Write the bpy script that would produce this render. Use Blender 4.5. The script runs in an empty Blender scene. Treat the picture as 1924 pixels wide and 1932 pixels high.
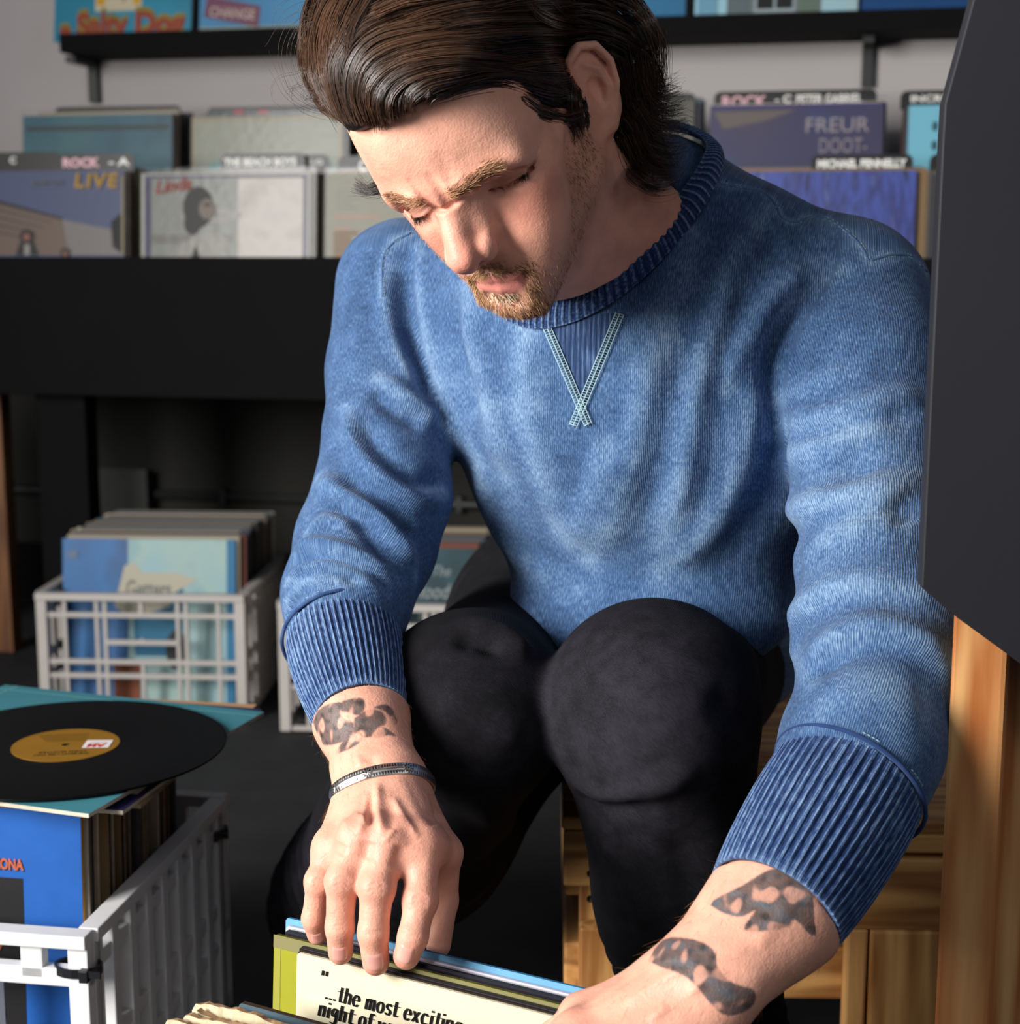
import bpy, bmesh, math, random
import numpy as np
from mathutils import Vector, Matrix, Quaternion
from mathutils.bvhtree import BVHTree
random.seed(7); RNG = np.random.default_rng(11)
SC = bpy.context.scene; COL = SC.collection
PI = math.pi
# ------------------------------------------------------------------ camera
FPX, CX, CY, PITCH, CAMZ = 3000.0, 962.0, 966.0, math.radians(9.5), 0.82
CP, SP = math.cos(PITCH), math.sin(PITCH)
CAM = Vector((0, 0, CAMZ))
def ray(px, py):
    x = (px - CX) / FPX; u = (CY - py) / FPX
    return Vector((x, CP + u * SP, u * CP - SP))          # per unit of view depth
def at(px, py, Y):                                          # point of that line of sight at world depth Y
    r = ray(px, py); return CAM + r * (Y / r.y)
def atz(px, py, z):
    r = ray(px, py); return CAM + r * ((z - CAMZ) / r.z)
def on_plane(px, py, p0, n):
    r = ray(px, py); n = Vector(n); return CAM + r * ((Vector(p0) - CAM).dot(n) / r.dot(n))
cd = bpy.data.cameras.new('camera'); cam = bpy.data.objects.new('camera', cd); COL.objects.link(cam)
cam.location = CAM; cam.rotation_euler = (PI / 2 - PITCH, 0, 0)
cd.sensor_width = 36.0; cd.sensor_fit = 'HORIZONTAL'; cd.sensor_height = 36.15
cd.sensor_fit = 'AUTO'; 
# AUTO uses the longer side (height 1932 px)
cd.sensor_width = 36.0; cd.lens = 36.0 * FPX / 1932.0
cd.clip_start = 0.05; cd.dof.use_dof = True; cd.dof.focus_distance = 1.13; cd.dof.aperture_fstop = 8.0
SC.camera = cam
# ------------------------------------------------------------------ materials
MATS = {}
def lin(c):
    return tuple(((v / 255.0) / 12.92 if v / 255.0 <= 0.04045 else ((v / 255.0 + 0.055) / 1.055) ** 2.4) for v in c)
def mat(name, col=(128, 128, 128), rough=0.6, spec=0.4, metal=0.0, noise=0.0, nscale=40.0, bump=0.0, bscale=200.0, alpha=None, trans=0.0, coat=0.0):
    """sRGB 0-255 base colour, optional noise mottling and bump."""
    if name in MATS: return MATS[name]
    m = bpy.data.materials.new(name); m.use_nodes = True; nt = m.node_tree; b = nt.nodes['Principled BSDF']
    c = lin(col) + (1,)
    b.inputs['Base Color'].default_value = c; b.inputs['Roughness'].default_value = rough
    b.inputs['Specular IOR Level'].default_value = spec; b.inputs['Metallic'].default_value = metal
    b.inputs['Coat Weight'].default_value = coat
    m.diffuse_color = c
    tc = nt.nodes.new('ShaderNodeTexCoord')
    if noise:
        n = nt.nodes.new('ShaderNodeTexNoise'); n.inputs['Scale'].default_value = nscale; n.inputs['Detail'].default_value = 5
        nt.links.new(tc.outputs['Object'], n.inputs['Vector'])
        r = nt.nodes.new('ShaderNodeMapRange'); r.inputs[1].default_value = .3; r.inputs[2].default_value = .7
        r.inputs[3].default_value = 1 - noise; r.inputs[4].default_value = 1 + noise
        nt.links.new(n.outputs['Fac'], r.inputs[0])
        mx = nt.nodes.new('ShaderNodeMix'); mx.data_type = 'RGBA'; mx.blend_type = 'MULTIPLY'; mx.inputs[0].default_value = 1
        mx.inputs[6].default_value = c; nt.links.new(r.outputs[0], mx.inputs[7]); nt.links.new(mx.outputs[2], b.inputs['Base Color'])
    if bump:
        n = nt.nodes.new('ShaderNodeTexNoise'); n.inputs['Scale'].default_value = bscale; n.inputs['Detail'].default_value = 4
        nt.links.new(tc.outputs['Object'], n.inputs['Vector'])
        bp = nt.nodes.new('ShaderNodeBump'); bp.inputs['Strength'].default_value = bump; bp.inputs['Distance'].default_value = .002
        nt.links.new(n.outputs['Fac'], bp.inputs['Height']); nt.links.new(bp.outputs[0], b.inputs['Normal'])
    MATS[name] = m; return m
def plastic_clear():
    if 'clear_plastic' in MATS: return MATS['clear_plastic']
    m = bpy.data.materials.new('clear_plastic'); m.use_nodes = True; nt = m.node_tree
    out = nt.nodes['Material Output']; nt.nodes.remove(nt.nodes['Principled BSDF'])
    t = nt.nodes.new('ShaderNodeBsdfTransparent'); g = nt.nodes.new('ShaderNodeBsdfGlossy'); g.inputs['Roughness'].default_value = .16
    g.inputs['Color'].default_value = (.8, .8, .8, 1)
    n = nt.nodes.new('ShaderNodeTexNoise'); n.inputs['Scale'].default_value = 18; bp = nt.nodes.new('ShaderNodeBump'); bp.inputs['Strength'].default_value = .12; bp.inputs['Distance'].default_value = .004
    nt.links.new(n.outputs['Fac'], bp.inputs['Height']); nt.links.new(bp.outputs[0], g.inputs['Normal'])
    f = nt.nodes.new('ShaderNodeFresnel'); f.inputs[0].default_value = 1.45
    a = nt.nodes.new('ShaderNodeMath'); a.operation = 'ADD'; a.inputs[1].default_value = .0
    x = nt.nodes.new('ShaderNodeMixShader'); a.operation = 'MULTIPLY'; a.inputs[1].default_value = .22; nt.links.new(f.outputs[0], a.inputs[0]); nt.links.new(a.outputs[0], x.inputs[0])
    nt.links.new(t.outputs[0], x.inputs[1]); nt.links.new(g.outputs[0], x.inputs[2]); nt.links.new(x.outputs[0], out.inputs[0])
    MATS['clear_plastic'] = m; return m
def wood(name, c1, c2, axis='Z', scale=1.0, rough=.55):
    if name in MATS: return MATS[name]
    m = bpy.data.materials.new(name); m.use_nodes = True; nt = m.node_tree; b = nt.nodes['Principled BSDF']
    b.inputs['Roughness'].default_value = rough
    tc = nt.nodes.new('ShaderNodeTexCoord'); mp = nt.nodes.new('ShaderNodeMapping')
    s = {'X': (1.2, 14, 14), 'Y': (14, 1.2, 14), 'Z': (14, 14, 1.2)}[axis]
    mp.inputs['Scale'].default_value = [v * scale for v in s]
    oi = nt.nodes.new('ShaderNodeObjectInfo')
    nt.links.new(tc.outputs['Object'], mp.inputs['Vector'])
    n0 = nt.nodes.new('ShaderNodeTexNoise'); n0.inputs['Scale'].default_value = .9; n0.inputs['Detail'].default_value = 2
    nt.links.new(mp.outputs[0], n0.inputs['Vector'])
    w = nt.nodes.new('ShaderNodeMath'); w.operation = 'MULTIPLY'; w.inputs[1].default_value = 55
    nt.links.new(n0.outputs['Fac'], w.inputs[0])
    sn = nt.nodes.new('ShaderNodeMath'); sn.operation = 'SINE'; nt.links.new(w.outputs[0], sn.inputs[0])
    n1 = nt.nodes.new('ShaderNodeTexNoise'); n1.inputs['Scale'].default_value = 6; n1.inputs['Detail'].default_value = 6
    nt.links.new(mp.outputs[0], n1.inputs['Vector'])
    ad = nt.nodes.new('ShaderNodeMath'); ad.operation = 'MULTIPLY_ADD'; ad.inputs[1].default_value = .26; nt.links.new(sn.outputs[0], ad.inputs[0]); nt.links.new(n1.outputs['Fac'], ad.inputs[2])
    rp = nt.nodes.new('ShaderNodeValToRGB'); rp.color_ramp.elements[0].position = .2; rp.color_ramp.elements[1].position = .85
    rp.color_ramp.elements[0].color = lin(c1) + (1,); rp.color_ramp.elements[1].color = lin(c2) + (1,)
    nt.links.new(ad.outputs[0], rp.inputs[0])
    # knots: few dark spots
    vo = nt.nodes.new('ShaderNodeTexVoronoi'); vo.inputs['Scale'].default_value = .55
    mp2 = nt.nodes.new('ShaderNodeMapping'); s2 = {'X': (6, 16, 16), 'Y': (16, 6, 16), 'Z': (16, 16, 6)}[axis]; mp2.inputs['Scale'].default_value = s2
    nt.links.new(tc.outputs['Object'], mp2.inputs['Vector']); nt.links.new(mp2.outputs[0], vo.inputs['Vector'])
    kr = nt.nodes.new('ShaderNodeMapRange'); kr.inputs[1].default_value = .05; kr.inputs[2].default_value = .16; kr.inputs[3].default_value = .75; kr.inputs[4].default_value = 0
    nt.links.new(vo.outputs['Distance'], kr.inputs[0])
    mx = nt.nodes.new('ShaderNodeMix'); mx.data_type = 'RGBA'; nt.links.new(kr.outputs[0], mx.inputs[0]); nt.links.new(rp.outputs[0], mx.inputs[6])
    mx.inputs[7].default_value = lin([v * .55 for v in c1]) + (1,)
    nt.links.new(mx.outputs[2], b.inputs['Base Color'])
    bp = nt.nodes.new('ShaderNodeBump'); bp.inputs['Strength'].default_value = .15; bp.inputs['Distance'].default_value = .002
    nt.links.new(ad.outputs[0], bp.inputs['Height']); nt.links.new(bp.outputs[0], b.inputs['Normal'])
    MATS[name] = m; return m
# ------------------------------------------------------------------ object helpers
def tag(o, label=None, cat=None, group=None, kind=None):
    if label: o['label'] = label
    if cat: o['category'] = cat
    if group: o['group'] = group
    if kind: o['kind'] = kind
    return o
def empty(name, loc=(0, 0, 0), rz=0.0, label=None, cat=None, group=None):
    o = bpy.data.objects.new(name, None); o.empty_display_size = .05; COL.objects.link(o); o.location = loc; o.rotation_euler = (0, 0, rz)
    return tag(o, label, cat, group)
def link(name, me, parent=None, loc=None, rot=None):
    o = bpy.data.objects.new(name, me); COL.objects.link(o)
    if parent is not None: o.parent = parent
    if loc is not None: o.location = loc
    if rot is not None: o.rotation_euler = rot
    return o
class MB:
    """collects shapes (several materials allowed) into ONE mesh"""
    def __init__(s): s.v = []; s.f = []; s.mi = []; s.mats = []; s.sm = []
    def m(s, material):
        if material not in s.mats: s.mats.append(material)
        return s.mats.index(material)
    def add(s, vs, fs, material, smooth=False):
        o = len(s.v); k = s.m(material)
        s.v += [tuple(v) for v in vs]
        for f in fs: s.f.append([i + o for i in f]); s.mi.append(k); s.sm.append(smooth)
        return s
    def box(s, c, d, material, M=None, bev=0.0):
        x, y, z = d[0] / 2, d[1] / 2, d[2] / 2
        if bev <= 0:
            vs = [Vector((a * x, b * y, e * z)) for e in (-1, 1) for b in (-1, 1) for a in (-1, 1)]
            fs = [(0, 2, 3, 1), (4, 5, 7, 6), (0, 1, 5, 4), (2, 6, 7, 3), (0, 4, 6, 2), (1, 3, 7, 5)]
        else:
            bm = bmesh.new(); bmesh.ops.create_cube(bm, size=1)
            for v in bm.verts: v.co = Vector((v.co.x * d[0], v.co.y * d[1], v.co.z * d[2]))
            bmesh.ops.bevel(bm, geom=bm.edges[:], offset=bev, segments=2, affect='EDGES', profile=.6)
            bm.verts.index_update(); vs = [v.co.copy() for v in bm.verts]; fs = [[v.index for v in f.verts] for f in bm.faces]; bm.free()
        c = Vector(c); vs = [((M @ v) if M else v) + c for v in vs]
        return s.add(vs, fs, material)
    def poly(s, pts, material): return s.add(pts, [list(range(len(pts)))], material)
    def prism(s, pts, vec, material):
        n = len(pts); vec = Vector(vec); a = [Vector(p) for p in pts]; b = [p + vec for p in a]
        fs = [list(range(n))[::-1], list(range(n, 2 * n))] + [[i, (i + 1) % n, n + (i + 1) % n, n + i] for i in range(n)]
        return s.add(a + b, fs, material)
    def tube(s, pts, r, material, sides=8, cap=True, smooth=True):
        pts = [Vector(p) for p in pts]; rs = r if hasattr(r, '__len__') else [r] * len(pts)
        vs = []; up = None
        for i, p in enumerate(pts):
            t = (pts[min(i + 1, len(pts) - 1)] - pts[max(i - 1, 0)]).normalized()
            if up is None: up = t.orthogonal().normalized()
            up = (up - t * up.dot(t)).normalized(); w = t.cross(up)
            for k in range(sides):
                a = 2 * PI * k / sides; vs.append(p + (up * math.cos(a) + w * math.sin(a)) * rs[i])
        fs = []
        for i in range(len(pts) - 1):
            for k in range(sides):
                k2 = (k + 1) % sides; fs.append([i * sides + k, i * sides + k2, (i + 1) * sides + k2, (i + 1) * sides + k])
        if cap: fs += [list(range(sides))[::-1], [(len(pts) - 1) * sides + k for k in range(sides)]]
        return s.add(vs, fs, material, smooth)
    def lathe(s, prof, material, n=64, smooth=True):
        vs = []; fs = []
        for (r, z) in prof:
            for k in range(n): a = 2 * PI * k / n; vs.append((r * math.cos(a), r * math.sin(a), z))
        for i in range(len(prof) - 1):
            for k in range(n): k2 = (k + 1) % n; fs.append([i * n + k, i * n + k2, (i + 1) * n + k2, (i + 1) * n + k])
        return s.add(vs, fs, material, smooth)
    def mesh(s, name):
        me = bpy.data.meshes.new(name); me.from_pydata(s.v, [], s.f)
        for m in s.mats: me.materials.append(m)
        me.polygons.foreach_set('material_index', s.mi); me.polygons.foreach_set('use_smooth', s.sm); me.update(); return me
    def build(s, name, parent=None, loc=None, rot=None, bevel=0.0):
        o = link(name, s.mesh(name), parent, loc, rot)
        if bevel:
            b = o.modifiers.new('bevel', 'BEVEL'); b.width = bevel; b.segments = 2; b.limit_method = 'ANGLE'; b.angle_limit = .7
        return o
def npmesh(name, V, F, material=None, smooth=True):
    me = bpy.data.meshes.new(name); V = np.asarray(V, np.float32); F = np.asarray(F, np.int32)
    me.vertices.add(len(V)); me.vertices.foreach_set('co', V.ravel())
    n, k = F.shape; me.loops.add(n * k); me.loops.foreach_set('vertex_index', F.ravel())
    me.polygons.add(n); me.polygons.foreach_set('loop_start', np.arange(0, n * k, k, dtype=np.int32))
    try: me.polygons.foreach_set('loop_total', np.full(n, k, np.int32))
    except Exception: pass
    me.update(calc_edges=True); me.validate()
    me.polygons.foreach_set('use_smooth', np.full(len(me.polygons), smooth))
    if material is not None: me.materials.append(material)
    return me
def text_shape(s, size=1.0, bold=0.0, shear=0.0, spacing=1.0):
    """flat triangles of a line of lettering in the XY plane (left-aligned at the baseline)"""
    cu = bpy.data.curves.new('lettering', 'FONT'); cu.body = s; cu.size = size; cu.offset = bold; cu.shear = shear; cu.space_character = spacing
    cu.resolution_u = 3; cu.fill_mode = 'FRONT'
    o = bpy.data.objects.new('lettering', cu); COL.objects.link(o)
    dg = bpy.context.evaluated_depsgraph_get(); me = bpy.data.meshes.new_from_object(o.evaluated_get(dg))
    vs = [v.co.copy() for v in me.vertices]; fs = [list(p.vertices) for p in me.polygons]
    bpy.data.objects.remove(o); bpy.data.curves.remove(cu); bpy.data.meshes.remove(me)
    return vs, fs
def put_text(mb, s, material, org, ex, ey, height, width=None, bold=0.0, shear=0.0, spacing=1.0, center=False):
    """lettering with its capital height `height`, fitted to `width`, from corner org along ex / ey"""
    vs, fs = text_shape(s, 1.0, bold, shear, spacing)
    if not vs: return
    x0 = min(v.x for v in vs); x1 = max(v.x for v in vs)
    ky = height / .70; kx = ky if width is None else width / (x1 - x0)
    ex = Vector(ex); ey = Vector(ey); org = Vector(org)
    if center: org = org - ex * ((x1 - x0) * kx / 2)
    mb.add([org + ex * ((v.x - x0) * kx) + ey * (v.y * ky) for v in vs], fs, material)
def copy_tree(o, parent=None):
    c = o.copy(); COL.objects.link(c)
    if parent is not None: c.parent = parent
    for ch in [x for x in bpy.data.objects if x.parent == o]: copy_tree(ch, c)
    return c
# ------------------------------------------------------------------ the shop: wall, shelf, bin, crates
TH = math.radians(12.0); EV = Vector((math.cos(TH), -math.sin(TH), 0)); BV = Vector((math.sin(TH), math.cos(TH), 0))
_b0 = at(415, 487, 2.93); BO = Vector((0, _b0.y + _b0.x * math.tan(TH), 0))      # bin front plane crosses x = 0 here
def WL(s, t, z): return BO + EV * s + BV * t + Vector((0, 0, z))
def bin_st(px, py, t):                                                            # (s, z) of a sight line on the plane t behind the bin front
    p = on_plane(px, py, BO + BV * t, BV); d = p - BO; return d.dot(EV), p.z
WALL_T = .62
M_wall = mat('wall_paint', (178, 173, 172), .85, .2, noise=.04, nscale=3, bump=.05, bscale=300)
M_wall_low = mat('dark_lower_wall', (42, 42, 39), .8, .2, noise=.08, nscale=4)  # lower wall coloured much darker than the wall above
M_floor = mat('charcoal_floor', (44, 45, 47), .75, .3, noise=.18, nscale=14, bump=.15, bscale=90)
M_black = mat('black_paint', (13, 13, 15), .8, .10, noise=.06, nscale=9, bump=.03, bscale=60)
M_blackm = mat('black_metal', (24, 26, 26), .45, .5)
def slab(name, s0, s1, t0, t1, z0, z1, m):
    mb = MB(); pts = [WL(s0, t0, z0), WL(s1, t0, z0), WL(s1, t1, z0), WL(s0, t1, z0)]
    mb.prism(pts[::-1], (0, 0, z1 - z0), m); return mb
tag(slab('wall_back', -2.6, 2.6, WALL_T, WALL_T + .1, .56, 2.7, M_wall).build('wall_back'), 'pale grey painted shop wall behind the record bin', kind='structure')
tag(slab('w', -2.6, 2.6, WALL_T, WALL_T + .1, 0, .56, M_wall_low).build('wall_back_lower'), 'dark lower part of the shop wall', kind='structure')
tag(slab('b', -2.6, 2.6, WALL_T - .018, WALL_T - .001, 0.0, .13, M_black).build('baseboard_back'), 'black baseboard under the record bin', kind='structure')
fl = MB(); fl.prism([(-3.2, -1.2, -.1), (3.2, -1.2, -.1), (3.2, 4.6, -.1), (-3.2, 4.6, -.1)], (0, 0, .1), M_floor)
tag(fl.build('floor'), 'dark charcoal shop floor', kind='structure')
# ---- records -------------------------------------------------------------------------------------
def cloud(name, cols, scale=6, detail=3, contrast=(.3, .7), rough=.5, stretch=(1, 1, 1)):
    """printed cover picture: soft patches of colour (object space)"""
    if name in MATS: return MATS[name]
    m = bpy.data.materials.new(name); m.use_nodes = True; nt = m.node_tree; b = nt.nodes['Principled BSDF']; b.inputs['Roughness'].default_value = rough
    tc = nt.nodes.new('ShaderNodeTexCoord'); mp = nt.nodes.new('ShaderNodeMapping'); mp.inputs['Scale'].default_value = stretch
    mp.inputs['Location'].default_value = (len(MATS) * .37 % 3, len(MATS) * .71 % 3, 0)
    n = nt.nodes.new('ShaderNodeTexNoise'); n.inputs['Scale'].default_value = scale; n.inputs['Detail'].default_value = detail
    nt.links.new(tc.outputs['Object'], mp.inputs[0]); nt.links.new(mp.outputs[0], n.inputs['Vector'])
    r = nt.nodes.new('ShaderNodeValToRGB'); e = r.color_ramp.elements
    while len(e) < len(cols): e.new(.5)
    for i, c in enumerate(cols): e[i].position = contrast[0] + (contrast[1] - contrast[0]) * i / (len(cols) - 1); e[i].color = lin(c) + (1,)
    nt.links.new(n.outputs['Fac'], r.inputs[0]); nt.links.new(r.outputs[0], b.inputs['Base Color'])
    MATS[name] = m; return m
def cmat(c, rough=.5):
    return mat('print_%d_%d_%d' % tuple(c), c, rough, .3)
class Art:
    """print on a sleeve front, in unit coordinates (u right, v up)"""
    def __init__(s, w, h, th, lo=0.0, k=1.0): s.k = k; s.w, s.h, s.y, s.mb, s.lo = w, h, -th / 2, MB(), lo
    def P(s, u, v): return (s.w * (u - .5), s.y, s.h * (s.lo + (1 - s.lo) * v))
    def step(s): s.y -= .00025
    def poly(s, pts, c):
        s.step(); s.mb.poly([s.P(*p) for p in pts], c if not isinstance(c, tuple) else cmat(tuple(int(v * s.k) for v in c))); return s
    def rect(s, a, b, c_, d, c): return s.poly([(a, b), (c_, b), (c_, d), (a, d)], c)
    def ell(s, u, v, ru, rv, c, n=28): return s.poly([(u + ru * math.cos(2 * PI * k / n), v + rv * math.sin(2 * PI * k / n)) for k in range(n)], c)
    def text(s, t, u, v, hgt, c, w=None, bold=.02, shear=0, ang=0.0, spacing=1.0):
        s.step(); ca, sa = math.cos(ang), math.sin(ang)
        put_text(s.mb, t, cmat(tuple(int(v * s.k) for v in c)), s.P(u, v), (ca, 0, sa), (-sa, 0, ca), hgt * s.h, None if w is None else w * s.w, bold, shear, spacing); return s
M_card = mat('worn_card_edge', (150, 132, 104), .85, .1, noise=.25, nscale=60)
M_cardl = mat('pale_card_edge', (196, 186, 166), .85, .1, noise=.2, nscale=60)
M_cardd = mat('dark_card_edge', (58, 46, 36), .85, .1, noise=.25, nscale=60)
M_vinyl_edge = mat('grey_card_edge', (96, 92, 88), .8, .1, noise=.2, nscale=60)
def sleeve_mesh(w, h, th, front, edge, bulge=.0):
    mb = MB(); x, y = w / 2, th / 2; r = .002
    o = [(-x + r, 0), (x - r, 0), (x, r), (x, h - r), (x - r, h), (-x + r, h), (-x, h - r), (-x, r)]
    A = [(a, -y, c) for a, c in o]; B = [(a, y, c) for a, c in o]; n = len(o)
    mb.add(A, [list(range(n))], front); mb.add(B, [list(range(n))[::-1]], front)
    mb.add(A + B, [[i, n + i, n + (i + 1) % n, (i + 1) % n] for i in range(n)], edge)
    return mb
def record(label, group, loc, rz, lean, front, edge, art=None, w=.315, h=.315, th=.004, plastic=False, name='record_sleeve', roll=0.0, lo=0.0):
    """a sleeved record, upright; origin at the middle of its bottom edge; lean > 0 tips it back"""
    o = sleeve_mesh(w, h, th, front, edge).build(name); o.location = loc; o.rotation_euler = Matrix.Rotation(rz, 3, 'Z').__matmul__(Matrix.Rotation(-lean, 3, 'X')).__matmul__(Matrix.Rotation(roll, 3, 'Y')).to_euler()
    tag(o, label, 'record', group)
    if art:
        a = Art(w, h, th, lo, .64 if plastic else .85); art(a); a.mb.build('cover_print', o)
    if plastic:
        mb = MB(); mb.box((.004, 0, h / 2 + .004), (w + .014, th + .004, h + .012), plastic_clear()); mb.build('plastic_sleeve', o)
    return o
FILL = [cmat(c, .6) for c in ((92, 82, 70), (60, 62, 70), (120, 96, 66), (150, 140, 120), (44, 40, 40), (110, 60, 46), (70, 90, 100), (170, 160, 140))]
EDGES = [M_card, M_cardl, M_cardd, M_vinyl_edge]
_fm = {}
def filler(label, group, loc, rz, lean, i, w=.315, h=.315, th=.004, cat='record'):
    k = (i % len(FILL), (i * 7) % len(EDGES), round(w, 3), round(h, 3), th)
    if k not in _fm: _fm[k] = sleeve_mesh(w, h, th, FILL[k[0]], EDGES[k[1]]).mesh('record_sleeve')
    o = link('record_sleeve', _fm[k], None, loc); o.rotation_euler = (Matrix.Rotation(rz, 3, 'Z') @ Matrix.Rotation(-lean, 3, 'X')).to_euler()
    return tag(o, label, cat, group)
# ---- wall shelf -----------------------------------------------------------------------------------
SHT = WALL_T - .17
s0, zs = bin_st(112, 72, SHT); s1, _ = bin_st(1900, 42, SHT)
zt = (bin_st(700, 58, SHT)[1]); ZSH = zt
sh = empty('wall_shelf', WL((s0 + s1) / 2, SHT, ZSH), 0, 'long black wall shelf holding a row of upright records', 'shelf')
def under(root, o):
    o.parent = root; o.matrix_parent_inverse = Matrix.Translation(-Vector(root.location)); return o
under(sh, slab('x', s0, s1, SHT, WALL_T - .002, ZSH - .026, ZSH, M_black).build('shelf_board'))
under(sh, slab('x', s0, s1, SHT, SHT + .012, ZSH, ZSH + .012, M_black).build('front_lip'))
for px, py in ((170, 150), (1636, 120)):
    sb, _ = bin_st(px, py, WALL_T - .03)
    mb = MB()
    M4 = Matrix.Rotation(-TH, 3, 'Z')
    mb.box(WL(sb, WALL_T - .011, ZSH - .026 - .045), (.022, .018, .09), M_blackm, M4)
    mb.box(WL(sb, (SHT + WALL_T) / 2 + .02, ZSH - .026 - .008), (.022, .11, .014), M_blackm, M4)
    under(sh, mb.build('shelf_bracket'))
def shelf_record(x0, x1, label, front, art, w=None):
    t = SHT + .03; a, _ = bin_st(x0, 40, t); b, _ = bin_st(x1, 40, t)
    ww = (b - a) if w is None else w
    c = WL(a + ww / 2, t + .02, ZSH + .001)
    return record(label, 'records standing on the wall shelf', c, -TH, math.radians(9), front, M_cardl, art, w=ww, h=.315, th=.005)
def art_dog(a):
    a.rect(.30, .2, .64, .9, (226, 214, 180)); a.rect(.31, .24, .37, .8, (232, 176, 20)); a.rect(.58, .24, .63, .8, (232, 176, 20))
    a.poly([(.46, .5), (.56, .5), (.51, .25)], (60, 34, 28))
    for c, dv in (((150, 140, 60), .03), ((168, 70, 46), 0)):
        a.text('a', .045, .035 + dv, .09, c, .09, .05); a.text('Salty', .17, .035 + dv, .15, c, .38, .045); a.text('Dog', .60, .035 + dv, .15, c, .36, .05)
shelf_record(92, 352, 'turquoise record titled a Salty Dog standing on the left end of the wall shelf', cloud('sea_blue', ((0, 108, 138), (0, 130, 160), (10, 92, 120)), 3), art_dog)
def art_change(a):
    a.rect(0, 0, 1, .07, (158, 172, 160)); a.poly([(.03, .14), (.42, .06), (.43, .20), (.05, .28)], (128, 80, 104))
    a.text('CHANGE', .07, .145, .065, (216, 190, 178), .32, .02, 0, -.1)
shelf_record(368, 640, 'sky blue record titled CHANGE beside the turquoise record on the wall shelf', cloud('sky_fade', ((20, 74, 128), (60, 136, 180), (96, 160, 190)), 1.6, 1), art_change)
def art_plain_teal(a):
    a.rect(.03, .02, .97, .045, (176, 190, 170)); a.text('sounds', .35, .1, .06, (190, 200, 190), .3)
a_, _ = bin_st(1290, 40, SHT + .03); b_, _ = bin_st(1000, 40, SHT + .03)
def _t(a): a.rect(.03, .02, .97, .045, (176, 190, 170))
shelf_record(1010, 1290, 'deep blue green record on the wall shelf partly behind the head of the man', cloud('teal_fade', ((0, 82, 130), (0, 112, 150), (20, 120, 130)), 2, 1), _t)
def art_house(a):
    a.rect(.2, .0, .78, .75, (120, 132, 132)); a.rect(.37, .06, .62, .6, (170, 186, 192)); a.rect(.385, .08, .487, .55, (22, 24, 26)); a.rect(.503, .08, .605, .55, (22, 24, 26))
    a.rect(.64, .06, .76, .5, (106, 128, 112)); a.rect(.2, .05, .34, .5, (104, 118, 122)); a.rect(.02, .0, .14, .9, (120, 176, 204))
shelf_record(1308, 1617, 'pale blue record with a dark window picture standing on the wall shelf', cloud('pale_house', ((110, 168, 200), (140, 188, 206), (150, 176, 180)), 5), art_house)
def art_people(a): a.text('nise people', .08, .20, .085, (226, 226, 214), .60, .035)
shelf_record(1624, 1925, 'navy blue record lettered nise people at the right end of the wall shelf', cmat((10, 62, 112)), art_people)
# wall smudge (paint scuff) -------------------------------------------------------------------------
# ---- record bin -----------------------------------------------------------------------------------
ZP = .80
bn = empty('record_bin', WL(0, 0, 0), -TH, 'long black two step record bin full of sleeved records along the wall', 'record bin')
def bpart(name, s0, s1, t0, t1, z0, z1, m=M_black, bev=.003):
    mb = MB(); mb.box(((s0 + s1) / 2, (t0 + t1) / 2, (z0 + z1) / 2), (s1 - s0, t1 - t0, z1 - z0), m); return mb.build(name, bn, bevel=bev)
_, zlow = bin_st(300, 750, 0)
sL, _ = bin_st(-260, 480, 0); sR = 1.15
bpart('front_panel', sL, sR, 0, .018, zlow, ZP)
bpart('bottom_board', sL, sR, .018, WALL_T - .05, zlow + .03, zlow + .05)
bpart('step_riser', sL, sR, .255, .27, zlow + .05, .885)
bpart('step_board', sL, sR, .27, WALL_T - .05, .735, .75)
bpart('back_panel', sL, sR, WALL_T - .05, WALL_T - .035, zlow + .05, .99)
for px0, px1 in ((-260, -190), (82, 175), (1000, 1090), (1700, 1780)):
    a, _ = bin_st(px0, 900, .06); b, _ = bin_st(px1, 900, .06)
    bpart('leg', a, b, .04, .09, 0.0, zlow + .03)
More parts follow.
